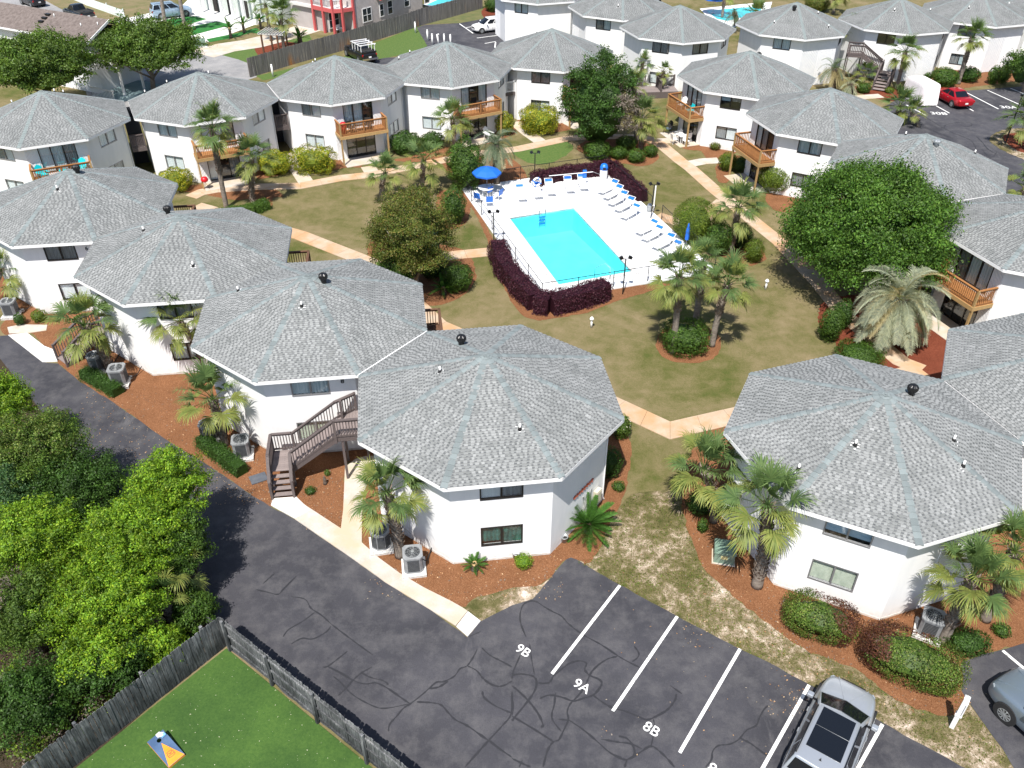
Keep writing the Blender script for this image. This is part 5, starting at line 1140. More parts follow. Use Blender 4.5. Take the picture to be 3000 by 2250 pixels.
for l, p, a, b, c in (('large globe shrub at the top beside the far lot', (1568,44), 27, 30, 'green'), ('small globe shrub left of the large one at the top', (1521,66), 17, 14, 'globe'), ('lime globe shrub right of the large one at the top', (1584,75), 15, 14, 'green'), ('narrow shrub between the globes at the top', (1545,72), 9, 16, 'olive'),
    ('dark shrub behind the far fence end', (1448,14), 28, 20, 'dark'), ('green shrub left of the far stair', (1474,50), 15, 12, 'green'), ('left of the two clipped column shrubs, far right', (2913,220), 16, 23, 'green'), ('right of the two clipped column shrubs, far right', (2943,218), 17, 23, 'green'),
    ('bright bushy shrub left of the leaning palm trunk', (2768,226), 38, 30, 'green'), ('dark shrub right of the leaning palm trunk', (2840,218), 30, 24, 'dark'), ('small round shrub above the covered trailer', (2716,228), 12, 14, 'green'), ('round shrub at the foot of the long stair, left', (2531,258), 20, 16, 'green'),
    ('small lime shrub at the foot of the long stair, right', (2606,264), 13, 10, 'globe'), ('low shrub left of the small feather palm', (2480,268), 10, 9, 'globe'), ('shrub mass behind the top roofs', (2395,10), 34, 22, 'olive')): S_(l, p, a, b, c, leaf=.13)
hedge('long purple-leaved hedge wrapping the left and front of the pool fence', pxs([(1458,745),(1475,800),(1520,855),(1570,905),(1612,914),(1700,893),(1775,868)]), 1.25, 1.15, 'purple', leaf=.1)
hedge('purple-leaved hedge behind the pool loungers at the rear', pxs([(1560,545),(1640,527),(1760,512),(1790,508)]), 1.1, 1.0, 'purple', leaf=.12)
hedge('purple-leaved hedge along the right rear corner of the pool', pxs([(1790,505),(1815,528),(1850,565),(1882,592)]), .95, 1.0, 'purple', leaf=.12)
hedge('low clipped hedge between the drive and the palm with long yellowish arms', pxs([(593,1300),(640,1335),(712,1392)]), .75, .6, 'dark', leaf=.07, dens=520)
hedge('low clipped hedge between the drive and the thick dark-booted palm', pxs([(250,1102),(300,1128),(350,1158)]), .75, .55, 'dark', leaf=.07, dens=520)
hedge('low strip hedge behind the second front-row roof', pxs([(640,640),(745,622),(785,607)]), 1.0, .6, 'green', leaf=.1)

# small litter: fallen leaves on hard ground and beds, grass tufts in the bare strip and the lawn near the bays
def inside(p, poly):
    c = False; j = len(poly)-1
    for i in range(len(poly)):
        a, b = poly[i], poly[j]
        if (a.y > p[1]) != (b.y > p[1]) and p[0] < (b.x-a.x)*(p[1]-a.y)/(b.y-a.y)+a.x: c = not c
        j = i
    return c
STRIP = pxs([(1672,1640),(1724,1640),(1760,1590),(1795,1520),(1850,1450),(1990,1440),(2008,1527),(2029,1595),(2073,1676),(2136,1738),(2250,1828),(2353,1900),(2442,1934),(2525,1972),(2587,2024),(2662,2068),(2765,2096),(2817,2026),(2868,2105),(2937,2197),(3000,2290),(2813,2243),(2585,2118),(2370,2006),(2167,1900),(1981,1805),(1816,1714)])
def scatter(name, regs, n, size, pals, flat=True, zoff=.03, mask=None):
    Pn = []
    for (x0, y0, x1, y1), k in regs:
        for i in range(int(n*k)):
            q = U(random.uniform(x0, x1), random.uniform(y0, y1)); Pn.append((q.x, q.y, zoff))
    if mask: Pn = [p for p in Pn if inside(p, mask)]
    Pn = np.array(Pn); V, C = leaves(Pn, np.tile([0, 0, 3.0 if flat else .0], (len(Pn), 1)), size, pals[0], .6 if flat else .25)
    if len(pals) > 1: V2, C2 = leaves(Pn, np.tile([0, 0, 3.0], (len(Pn), 1)), size, pals[1]); m = RNG.random(len(Pn)) < .5; C[m] = C2[m]
    if not flat: V[:, :, 2] = np.abs(V[:, :, 2])+.0
    return tag(ob(name, quads(name, V, C, LEAF)), kind='stuff', label='scattered bits on the ground round the front buildings', cat='ground litter')
PAL['straw'] = [(.5,.3,.16), (.36,.19,.1), (.62,.45,.28), (.2,.1,.05)]
scatter('fallen_leaves', [((230,1130,620,1400), .25), ((560,1340,800,1480), .15), ((880,1380,1010,1560), .1), ((1060,1600,1650,1760), .2), ((2000,1500,2400,1900), .2), ((2250,1750,2850,2100), .25), ((1750,1550,2900,2250), .05)], 2600, .07, ['straw', 'twig'])
scatter('grass_tufts', [((1680,1450,2080,1720), .35), ((1780,1680,2300,1930), .3), ((2250,1880,2960,2240), .35), ], 14000, .1, ['olive', 'globe'], False, mask=STRIP)
# ================================================================== FENCES
def picket_fence(label, a, b, h, face, posts=True, rails=True, seed=1, post_side=1):
    """board fence from a to b; boards are separate pieces; face=+1 puts rails and posts on the left of a->b"""
    r = random.Random(seed); a, b = Vector(a).to_2d(), Vector(b).to_2d(); d = b-a; L = d.length; t = thing('board_fence', label, 'fence', (a.x, a.y, 0), math.atan2(d.y, d.x))
    n = int(L/.148); M_ = []
    for i in range(4):
        mb = MB(); w = .068; hh = h-.02*i; c = .03
        mb.add([(-w, -.01, 0), (w, -.01, 0), (w, -.01, hh-c), (w-c, -.01, hh), (-w+c, -.01, hh), (-w, -.01, hh-c), (-w, .01, 0), (w, .01, 0), (w, .01, hh-c), (w-c, .01, hh), (-w+c, .01, hh), (-w, .01, hh-c)],
               [(0,1,2,3,4,5), (11,10,9,8,7,6)]+[(i_, i_+6, (i_+1) % 6+6, (i_+1) % 6) for i_ in range(6)]); M_.append(mb.mesh('picket', FENCE))
    for i in range(n):
        ob('picket', M_[r.randrange(4)], t, mw=Matrix.Translation(((i+.5)*L/n, r.uniform(-.008, .008), r.uniform(-.02, .025))) @ Matrix.Rotation(r.uniform(-.014, .014), 4, 'Y') @ Matrix.Rotation(r.uniform(-.06, .06), 4, 'Z'))
    if rails:
        for z in (.25, h*.5, h-.25):
            q = 0
            while q < L:
                e = min(L, q+2.44); mb = MB(); mb.bar((q+.005, face*.035, z+r.uniform(-.01, .01)), (e-.005, face*.035, z+r.uniform(-.01, .01)), .045, .09); ob('rail', mb.mesh('rail', FENCE), t); q = e
    if posts:
        q = .3
        while q < L:
            ob('post', boxmesh('post', (-.05, .05, -.05, .05, 0, h+.02), FENCE), t, (q, face*.11, 0), r.uniform(-.1, .1)); q += 2.44
    return t
FA, FB = (-10.80, 20.22), (-14.60, 15.35)
dB = Vector((-4.0, 14.98))-Vector(FA); FC = Vector(FA)+dB*1.3; dA = Vector(FB)-Vector(FA); FD = Vector(FA)+dA*1.35
picket_fence('grey weathered fence along the drive, rails and posts facing the lawn', FA, FC, 1.72, -1, seed=3)
picket_fence('grey weathered fence between the thicket and the lawn, smooth side to the lawn', FD, FA, 1.72, 1, seed=5)
d_ = Vector((-.793, .61)); picket_fence('low broken grey fence running on into the thicket', Vector(FA)+d_*.15, Vector(FA)+d_*6.5, 1.0, 1, seed=8)
def far_fence(label, pts, h, m, name='board_fence'):
    pts = [Vector(p).to_2d() for p in pts]; t = thing(name, label, 'fence', (pts[0].x, pts[0].y, 0)); J = MB()
    for i in range(len(pts)-1):
        a, b = pts[i]-pts[0], pts[i+1]-pts[0]; d = (b-a); L = d.length; n = int(L/.15); d.normalize(); y = Vector((-d.y, d.x))
        for k in range(n):
            p = a.lerp(b, (k+.5)/n)+y*random.uniform(-.01, .01); w = .068; hh = h+random.uniform(-.04, .04)
            J.add([(*(p-d*w), 0), (*(p+d*w), 0), (*(p+d*w), hh), (*(p-d*w), hh), (*(p-d*w+y*.02), 0), (*(p+d*w+y*.02), 0), (*(p+d*w+y*.02), hh), (*(p-d*w+y*.02), hh)], [(0,1,2,3), (7,6,5,4), (3,2,6,7), (0,3,7,4), (1,5,6,2)])
        for k in range(int(L/2.4)+1): ob('post', boxmesh('post', (-.05, .05, -.05, .05, 0, h-.05), FENCEF), t, (*(a+d*min(L, k*2.4)+y*.09), 0), math.atan2(d.y, d.x))
        for z in (.3, 1.0, h-.25): mb = MB(); mb.bar((*(a+y*.05), z), (*(b+y*.05), z), .04, .09); ob('rail', mb.mesh('rail', m), t)
    tag(ob('boards', J.mesh('boards', m), t), kind='stuff'); return t
def M_stain():
    m = two('stained_old_board', (.09, .085, .08), (.22, .205, .19), 1.3, .9, (5, 5, .3), cc=(.15, .14, .13)); nt = m.node_tree; g = geo(nt)
    src = P(m).inputs['Base Color'].links[0].from_socket; z = N(nt, 'ShaderNodeSeparateXYZ'); nt.links.new(g, z.inputs[0])
    n = noise(nt, .22, 4, .6, mapv(nt, g, (1, 1, .3))); f = mth(nt, 'MULTIPLY', ramp(nt, n.outputs[0], [(.6, (0, 0, 0)), (.68, (1, 1, 1))]), mth(nt, 'SUBTRACT', 1.15, mth(nt, 'MULTIPLY', z.outputs[2], .75), True))
    base(m, mix(nt, f, src, (.34, .14, .03))); return m
far_fence('long old grey board fence with rusty sprinkler stains behind the rear row', pxs([(735,227),(869,186),(1010,147),(1160,100),(1238,74),(1345,44),(1414,24)]), 2.0, M_stain())
WP = two('pale_picket_paint', (.6, .68, .66), (.75, .8, .78), 2)
t = thing('picket_fence', 'pale green picket fence along the sandy yard at the top left', 'fence', U(200, -8), 0); J = MB(); o0 = U(200, -8)
pp = [q-o0 for q in pxs([(200,-8),(255,16),(318,38),(366,55)])]
for i in range(3):
    a, b = pp[i], pp[i+1]; n = int((b-a).length/.16); d = (b-a).normalized()
    for k in range(n): p = a.lerp(b, (k+.5)/n); J.bar(p, p+Vector((0, 0, 1.05)), .09, .02, up=(0, 1, 0))
    J.bar(a+Vector((0, 0, .3)), b+Vector((0, 0, .3)), .04, .08); J.bar(a+Vector((0, 0, .85)), b+Vector((0, 0, .85)), .04, .08)
tag(ob('pickets', J.mesh('pickets', WP), t), kind='stuff')
for p in pp: ob('post', boxmesh('post', (-.06, .06, -.06, .06, 0, 1.25), WP), t, p)

# ================================================================== STAIRS
def treads(parent, x0, x1, a, b, n, m, axis='y'):
    """n treads rising from a=(pos,z) to b=(pos,z) along an axis, spanning x0..x1 across"""
    for i in range(n):
        f = (i+.5)/n; p = a[0]+(b[0]-a[0])*f; z = a[1]+(b[1]-a[1])*(i+1)/(n+1); dp = abs(b[0]-a[0])/n*.5+.02
        dims = (x0, x1, p-dp, p+dp, z-.04, z) if axis == 'y' else (p-dp, p+dp, x0, x1, z-.04, z)
        mb = MB(); mb.box(*dims); ob('tread', mb.mesh('tread', m), parent)
def near_stair():
    x, y, a = BL['B8']; M = Matrix.Translation((x, y, 0)) @ Matrix.Rotation(a, 4, 'Z') @ fmat(0)
    t = thing('deck_stair', 'brown deck stair with a turning landing against building 8', 'stairs'); t.matrix_world = M
    treads(t, -2.0, -1.12, (-2.98, 0), (-2.22, 1.0), 4, TAUPEL)
    for i in range(10): ob('deck_board', boxmesh('deck_board', (-2.02, -1.1, 0, .136, .965, 1.0), TAUPEL), t, (0, -2.2+.143*i, 0))
    n = 8
    treads(t, -2.08, -.8, (-1.08, 1.0), (1.06, 2.6), 9, TAUPEL, 'x')
    for i in range(13): ob('deck_board', boxmesh('platform_board', (0, .136, -2.1, -.25, 2.565, 2.6), TAUPEL), t, (1.07+.143*i, 0, 0))
    mb = MB()
    for xx in (-2.04, -1.08): mb.bar((xx, -3.0, -.02), (xx, -2.18, .9), .04, .26); mb.bar((xx, -2.2, .88), (xx, -.76, .88), .04, .2)
    for yy in (-2.12, -.77): mb.bar((-1.1, yy, .92), (1.08, yy, 2.5), .04, .28)
    mb.bar((1.0, -2.12, 2.47), (2.95, -2.12, 2.47), .04, .22); mb.bar((-2.04, -.75, .88), (-1.08, -.75, .88), .04, .2)
    ob('stringer', mb.mesh('stringer', TAUPE), t)
    for p, z0, z1 in (((-2.06, -3.0), 0, 1.02), ((-1.08, -3.0), 0, 1.02), ((-2.06, -2.2), 0, 1.98), ((-1.08, -2.16), 0, 1.98), ((-2.06, -.73), 0, 1.98), ((-1.08, -.73), 0, 2.0), ((1.05, -2.14), 2.3, 3.62), ((1.32, -.74), 0, 3.62), ((2.31, -.92), 0, 2.5), ((1.95, -.2), 2.4, 3.62), ((2.9, -2.14), 0, 3.6), ((1.32, -2.05), 0, 2.5)):
        ob('post', boxmesh('post', (-.055, .055, -.055, .055, z0, z1), TAUPE), t, (*p, 0))
    railing(t, (-2.06, -3.0), (-2.06, -2.2), .02, TAUPE, step=.13, slope=.96); railing(t, (-1.08, -3.0), (-1.08, -2.2), .02, TAUPE, step=.13, slope=.96)
    railing(t, (-2.06, -2.18), (-2.06, -.75), .98, TAUPE, step=.13); railing(t, (-2.04, -.73), (-1.1, -.73), .98, TAUPE, step=.13)
    railing(t, (-1.08, -2.14), (1.05, -2.14), .98, TAUPE, step=.13, slope=1.6); railing(t, (-1.08, -.75), (1.05, -.75), .98, TAUPE, step=.13, slope=1.6)
    railing(t, (1.06, -2.14), (2.9, -2.14), 2.58, TAUPE, step=.13); railing(t, (1.06, -.75), (1.95, -.2), 2.58, TAUPE, step=.13)
near_stair()
def stair(label, foot, top, rise, wd, m, flat=None, name='outside_stair', grp=None, plat=1.6, land=False):
    f, e = Vector(foot).to_2d(), Vector(top).to_2d(); d = e-f; L = d.length; t = thing(name, label, 'stairs', (f.x, f.y, 0), math.atan2(d.y, d.x), grp)
    n = max(4, int(rise/.19)); treads(t, -wd/2, wd/2, (0, 0), (L, rise), n, TAUPEL, 'x')
    mb = MB(); [mb.bar((0, s*wd/2, 0), (L, s*wd/2, rise-.1), .05, .28) for s in (-1, 1)]; mb.box(L, L+plat, -wd/2, wd/2, rise-.22, rise-.045); ob('stringer', mb.mesh('stringer', m), t)
    for i in range(int(plat/.15)): ob('deck_board', boxmesh('deck_board', (0, .14, -wd/2, wd/2, -.04, 0), TAUPEL), t, (L+.15*i, 0, rise))
    for s in (-1, 1):
        railing(t, (0, s*wd/2), (L, s*wd/2), 0, m, step=.15, slope=rise); railing(t, (L, s*wd/2), (L+plat, s*wd/2), rise, m, step=.15)
        for xx, z0, z1 in ((0, 0, 1.05), (L, 0, rise+1.05), (L+plat-.06, 0, rise+1.05)): ob('post', boxmesh('post', (-.055, .055, -.055, .055, z0, z1), m), t, (xx, s*wd/2, 0))
    return t
pA, pB, pC = U(*r4(955,790)), U(*r4(1020,640), 1.1), U(*r4(815,470), 2.6)
stair('lower flight of the long outside stair right of the yellow-skirted palm', pA, pB, 1.1, 1.3, TAUPE, plat=1.3)
def flight(label, a, b, z0, z1, wd, m, plat=1.5):
    a2, b2 = Vector(a).to_2d(), Vector(b).to_2d(); d = b2-a2; L = d.length; t = thing('outside_stair', label, 'stairs', (a2.x, a2.y, 0), math.atan2(d.y, d.x))
    treads(t, -wd/2, wd/2, (0, z0), (L, z1), 9, TAUPEL, 'x'); mb = MB(); [mb.bar((0, s*wd/2, z0-.08), (L, s*wd/2, z1-.1), .05, .26) for s in (-1, 1)]; mb.box(L, L+plat, -wd/2, wd/2, z1-.2, z1); ob('stringer', mb.mesh('stringer', m), t)
    for s in (-1, 1):
        railing(t, (0, s*wd/2), (L, s*wd/2), z0, m, step=.16, slope=z1-z0); railing(t, (L, s*wd/2), (L+plat, s*wd/2), z1, m, step=.16)
        for xx, zz in ((0, z0), (L, z1), (L+plat-.06, z1)): ob('post', boxmesh('post', (-.055, .055, -.055, .055, 0, zz+1.05), m), t, (xx, s*wd/2, 0))
flight('upper flight of the long outside stair reaching the dark-windowed building', U(*r4(975,610), 1.1), pC, 1.1, 2.6, 1.2, TAUPE)
stair('small dark stair at the top beside the far globe shrubs', U(*r3(60,215)), U(*r3(-10,60), 2.4), 2.4, 1.3, TAUPE)
stair('dark stair beside the slim palm at the top, left of the second top roof', U(*r3(470,270)), U(*r3(500,110), 2.4), 2.4, 1.2, TAUPE)
t = thing('boardwalk', 'raised dark-railed boardwalk behind the dark tree, slim palms standing by', 'boardwalk', U(*r3(1230,850)), 0.1); 
for i in range(10): ob('deck_board', boxmesh('deck_board', (-2.4, 2.4, 0, .19, .55, .6), TAUPEL), t, (0, .2*i, 0))
ob('skirt', boxmesh('skirt', (-2.4, 2.4, -.04, -.003, 0, .62), TAUPE), t)
for a, b in (((-2.4, 2), (-.6, 2)), ((.6, 2), (2.4, 2)), ((-2.4, 0), (-2.4, 2)), ((.6, 0), (.6, 2))): railing(t, a, b, .6, TAUPE, step=.15)
for p in ((-2.4, 0), (-2.4, 2), (-.6, 2), (.6, 2), (2.4, 2), (.6, 0)): ob('post', boxmesh('post', (-.06, .06, -.06, .06, 0, 1.7), TAUPE), t, (*p, 0))
# left stair by building 7
q = U(205, 1060); t = stair('dark little stair with white railed top left of the booted palm', U(185, 1065), U(262, 985, .9), .9, 1.1, TAUPE, plat=1.0)

# ================================================================== COOLING UNITS, BOXES, SMALL THINGS
def ac(label, px, rz=0.0, rnd=False, s=1.0, stand='pallet'):
    b = U(*px); t = thing('air_conditioner', label, 'cooling unit', (b.x, b.y, 0), rz, 'cooling units beside the front buildings'); w, h = .40*s, .86*s; z0 = .2
    c = w*.28 if not rnd else w*.55; oc = [(-w+c, -w), (w-c, -w), (w, -w+c), (w, w-c), (w-c, w), (-w+c, w), (-w, w-c), (-w, -w+c)]
    mb = MB(); mb.prism(oc, z0, z0+h*.06); mb.prism([(x*.94, y*.94) for x, y in oc], z0+h*.06, z0+h*.9); mb.prism([(x*1.02, y*1.02) for x, y in oc], z0+h*.9, z0+h); ob('casing', mb.mesh('casing', ACG), t)
    mb = MB()
    for i in range(9):
        z = z0+h*(.12+.085*i)
        for k in range(8):
            a_, b_ = Vector(oc[k])*.955, Vector(oc[(k+1) % 8])*.955
            if (a_-b_).length > w*.6: mb.bar((*a_.lerp(b_, .06), z), (*a_.lerp(b_, .94), z), .02, .035)
    ob('louvre', mb.mesh('louvre', ACD), t)
    mb = MB(); mb.lathe([(w*.78, 0), (w*.78, .006)], 24, c=(0, 0, z0+h)); ob('fan_well', mb.mesh('fan_well', ACD), t)
    mb = MB()
    for k in range(10): a = k*PI/5; mb.bar((.05*math.cos(a), .05*math.sin(a), z0+h+.02), (w*.8*math.cos(a), w*.8*math.sin(a), z0+h+.02), .008, .008)
    for rr in (.3, .5, .7): mb.tube([(w*rr*math.cos(2*PI*i/20), w*rr*math.sin(2*PI*i/20), z0+h+.02) for i in range(21)], .005, 4)
    mb.lathe([(.07, 0), (.07, .03)], 12, c=(0, 0, z0+h+.012)); ob('grille', mb.mesh('grille', GALV), t)
    mb = MB()
    for i in range(3): mb.box(-.5, .5, -.5+.44*i, -.38+.44*i, .0, .12)
    ob('pallet_foot', mb.mesh('pallet_foot', WP2), t)
    for i in range(6): ob('pallet_slat', boxmesh('pallet_slat', (0, .12, -.52, .52, .12, .155), WP2), t, (-.5+.176*i, 0, 0))
    mb = MB(); mb.box(-.42, .42, -.42, .42, .155, .2); ob('pad', mb.mesh('pad', CONCW), t)
    mb = MB(); mb.tube([(w*.9, w*.4, z0+.2), (w+.15, w*.4, .25), (w+.3, w+.3, .08), (w+.5, w+.7, .3)], .025, 6); ob('hose', mb.mesh('hose', BLK, True), t); return t
WP2 = two('weathered_white_wood', (.5, .49, .47), (.68, .67, .65), 6)
ac('grey cooling unit nearest the parking bays on a white pallet', (1213, 1668), .15)
ac('cooling unit half hidden by fronds beside the entry walk', (1118, 1602), .2, True)
ac('cooling unit with round corners left of the low hedge palm, building 8', (618, 1288), .1, True)
ac('square grey cooling unit near the foot of the brown stair', (714, 1335), .2)
ac('large dark cooling unit beside the booted palm, nearer the drive', (355, 1125), .15, s=1.05)
ac('round-cornered cooling unit left of the booted palm', (290, 1085), .1, True)
ac('dark cooling unit at the left edge by building 6', (38, 925), .1)
ac('grey cooling unit under the leaning palm at the right', (2715, 1855), -.5)
t = thing('utility_box', 'sun-bleached green utility box in the red mulch below the palms', 'utility box', U(*b3(1825,1520)), -.2)
GB = two('faded_green_paint', (.13, .21, .16), (.22, .31, .24), 2, .6); mb = MB(); mb.box(-.42, .42, -.36, .36, .0, .62); o = ob('cabinet', mb.mesh('cabinet', GB), t, bev=.015)
mb = MB(); mb.add([(-.46, -.4, .625), (.46, -.4, .625), (.46, .4, .625), (-.46, .4, .625), (-.44, -.38, .7), (.44, -.38, .7), (.44, .38, .74), (-.44, .38, .74)], [(0,1,5,4),(1,2,6,5),(2,3,7,6),(3,0,4,7),(4,5,6,7)]); ob('lid', mb.mesh('lid', GB), t)
ob('sticker', boxmesh('sticker', (-.15, .12, -.365, -.361, .3, .5), two('yellow_sticker', (.5, .45, .2), (.6, .55, .3), 5)), t); ob('base', boxmesh('base', (-.48, .48, -.42, .42, 0, .05), CONC), t)
t = thing('wood_post', 'short white post with a tilted cap standing by the side lot corner', 'post', U(2788, 2130), .9)
ob('post', boxmesh('post', (-.075, .075, -.075, .075, 0, 1.75), WMET), t); mb = MB(); mb.add([(-.09, -.09, 1.75), (.09, -.09, 1.75), (.09, .09, 1.75), (-.09, .09, 1.75), (0, 0, 1.86)], [(0,1,4),(1,2,4),(2,3,4),(3,0,4),(3,2,1,0)]); ob('cap', mb.mesh('cap', WMET), t)
ob('sign_board', boxmesh('sign_board', (-.13, .13, -.11, -.078, .9, 1.5), WMET), t); ob('bracket', boxmesh('bracket', (-.1, .1, -.12, .1, .74, .8), WMET), t)
for p, lb in ((b3(450,1375), 'grey bucket by the wall corner left of the sago palm'), (b3(35,1515), 'grey bucket against the wall left of the lime bush')):
    t = thing('bucket', lb, 'bucket', U(*p), 0, 'grey buckets under the window wall'); mb = MB(); mb.lathe([(.13, 0), (.17, .3), (.18, .3), (.18, .32), (.15, .32), (.14, .2)], 18); ob('pail', mb.mesh('pail', GALV, True), t); mb = MB(); mb.lathe([(.14, .2), (.13, .21)], 14); ob('coiled_hose', mb.mesh('coiled_hose', BLK), t)
x, y, a = BL['B9']; M = Matrix.Translation((x, y, 0)) @ Matrix.Rotation(a, 4, 'Z') @ fmat(1)
t = thing('wall_ornament', 'rusty red metal fish ornament on the shaded wall above the sago palm', 'wall ornament'); t.matrix_world = M @ Matrix.Translation((.35, 0, 2.05)); RUST = two('rust_red', (.28, .06, .03), (.42, .12, .07), 12)
for i in range(8): mb = MB(); mb.tube([(-.75+.19*i+.07*math.cos(k*.9), -.03, .09*math.sin(k*.9)+random.uniform(-.03, .03)) for k in range(8)], .022, 5); ob('scroll', mb.mesh('scroll', RUST), t)
ob('bar', boxmesh('bar', (-.85, .75, -.03, -.015, -.02, .02), RUST), t)
t = thing('wall_lattice', 'white diamond lattice fixed low on the wall behind the sago palm', 'trellis'); t.matrix_world = M @ Matrix.Translation((.6, 0, .3))
for i in range(-3, 4):
    for s in (-1, 1): mb = MB(); mb.bar((max(-.35, min(.35, .2*i-.5*s)), -.03-.012*(s > 0), 0), (max(-.35, min(.35, .2*i+.5*s)), -.03-.012*(s > 0), 1.3), .05, .012, up=(0, 1, 0)); ob('slat', mb.mesh('slat', two('lattice_grey', (.45, .46, .45), (.6, .6, .58), 4)), t)
t = thing('utility_meter_box', 'beige meter box on the wall right of the lattice', 'meter box'); t.matrix_world = M @ Matrix.Translation((1.35, -.12, .5))
mb = MB(); mb.box(-.2, .2, -.1, .1, 0, .75); ob('box', mb.mesh('box', two('beige_enamel', (.55, .5, .38), (.62, .58, .46), 3)), t, bev=.02); ob('door', boxmesh('door', (-.16, .16, -.112, -.102, .08, .66), two('beige_enamel', (.55, .5, .38), (.62, .58, .46), 3)), t)
t = thing('manhole_plate', 'dark blue-grey plate lying in mulch beside the brown stair', 'cover plate', U(757, 1402, .02), .5); ob('plate', boxmesh('plate', (-.38, .38, -.3, .3, 0, .04), two('slate_plate', (.07, .08, .1), (.1, .11, .13), 3)), t)
t = thing('garden_statue', 'little dark garden figure in mulch below the stair landing', 'ornament', U(953, 1418), 0); mb = MB(); mb.lathe([(.1, 0), (.09, .12), (.06, .2), (.09, .3), (.04, .38)], 10); ob('body', mb.mesh('body', BARKD, True), t); mb = MB(); mb.lathe([(.02, .36), (.055, .42), (.02, .49)], 10); ob('head', mb.mesh('head', BARKD, True), t)

# cornhole board
ca, cb, cc_, cd_ = [U(*p, .25) for p in ((432,2177), (476,2139), (539,2204), (495,2245))]
ctr = (ca+cb+cc_+cd_)/4; ax = ((cc_+cd_)-(ca+cb)).to_2d(); rz = math.atan2(ax.y, ax.x); Lc, Wc = 1.22, .61
t = thing('bean_bag_board', 'blue and orange bean bag toss board on the fenced lawn', 'game board', (ctr.x, ctr.y, 0), rz)
def h_(x): return .30 if False else .33-.21*(x+Lc/2)/Lc
BLU = two('blue_paint', (.045, .09, .18), (.08, .14, .25), 2, .5); ORG = two('orange_paint', (.75, .25, .015), (.85, .33, .03), 2, .5)
n = 24; hx, hr = -Lc/2+.23, .076; mb = MB(); rim = [(hx+hr*math.cos(2*PI*i/n), hr*math.sin(2*PI*i/n)) for i in range(n)]; outer = [(-Lc/2, -Wc/2), (Lc/2, -Wc/2), (Lc/2, Wc/2), (-Lc/2, Wc/2)]
tr = tessellate_polygon([[Vector((*p, 0)) for p in outer], [Vector((*p, 0)) for p in rim]]); al = outer+rim; mb.add([(p[0], p[1], h_(p[0])) for p in al], [tuple(q) for q in tr]); ob('top', mb.mesh('top', BLU), t)
mb = MB(); pz = lambda x, y, e: (x, y, h_(x)+e); mb.add([pz(-Lc/2+.36, 0, .004), pz(Lc/2-.01, -Wc/2+.01, .004), pz(Lc/2-.01, Wc/2-.01, .004)], [(0, 1, 2)]); ob('triangle', mb.mesh('triangle', ORG), t)
REDP = mat('red_print', (.55, .1, .05), .5)
mb = MB()
for pts in ([(.2,-.09),(.27,0),(.2,.09)], [(.24,-.04),(.24,.04)], [(.36,-.11),(.24,-.11),(.2,-.06)], [(.36,.11),(.24,.11),(.2,.06)], [(.36,-.11),(.38,0),(.36,.11)], [(.3,-.1),(.31,.1)], [(.16,-.1),(.17,.1)]):
    for a_, b_ in zip(pts, pts[1:]): mb.bar(pz(a_[0], a_[1], .008), pz(b_[0], b_[1], .008), .02, .004)
ob('emblem', mb.mesh('emblem', REDP), t)
mb = MB(); mb.add([pz(-Lc/2, -Wc/2, -.003), pz(Lc/2, -Wc/2, -.003), pz(Lc/2, Wc/2, -.003), pz(-Lc/2, Wc/2, -.003)]+[pz(-Lc/2, -Wc/2, -.09), pz(Lc/2, -Wc/2, -.09), pz(Lc/2, Wc/2, -.09), pz(-Lc/2, Wc/2, -.09)], [(0,4,5,1),(1,5,6,2),(2,6,7,3),(3,7,4,0)]); ob('side_frame', mb.mesh('side_frame', ORG), t)
for s in (-1, 1): ob('leg', boxmesh('leg', (-.03, .03, -.02, .02, .02, .26), TREATED), t, (-Lc/2+.06, s*(Wc/2-.04), 0))
for i, (xx, yy, m_, lb) in enumerate(((-.53, .1, WMET, 'white bean bag at the upper end of the toss board'), (-.48, .17, WMET, 'white bean bag crumpled on the board edge'), (-.44, .2, mat('light_blue_cloth', (.2, .45, .75), .8), 'light blue bean bag beside the white ones on the board'))):
    M = Matrix.Translation((ctr.x, ctr.y, 0)) @ Matrix.Rotation(rz, 4, 'Z') @ Matrix.Translation((xx, yy, h_(xx)+.03)); bgx = thing('bean_bag', lb, 'bean bag', group='bean bags on the toss board'); bgx.matrix_world = M @ Matrix.Rotation(i*.8, 4, 'Z')
    mb = MB(); mb.add([(-.08,-.08,-.02),(.08,-.08,-.02),(.08,.08,-.02),(-.08,.08,-.02),(-.07,-.07,.03),(.07,-.07,.045),(.07,.07,.025),(-.07,.07,.04),(0,0,.06)], [(0,1,5,4),(1,2,6,5),(2,3,7,6),(3,0,4,7),(4,5,8),(5,6,8),(6,7,8),(7,4,8)]); ob('cloth', mb.mesh('cloth', m_), bgx)

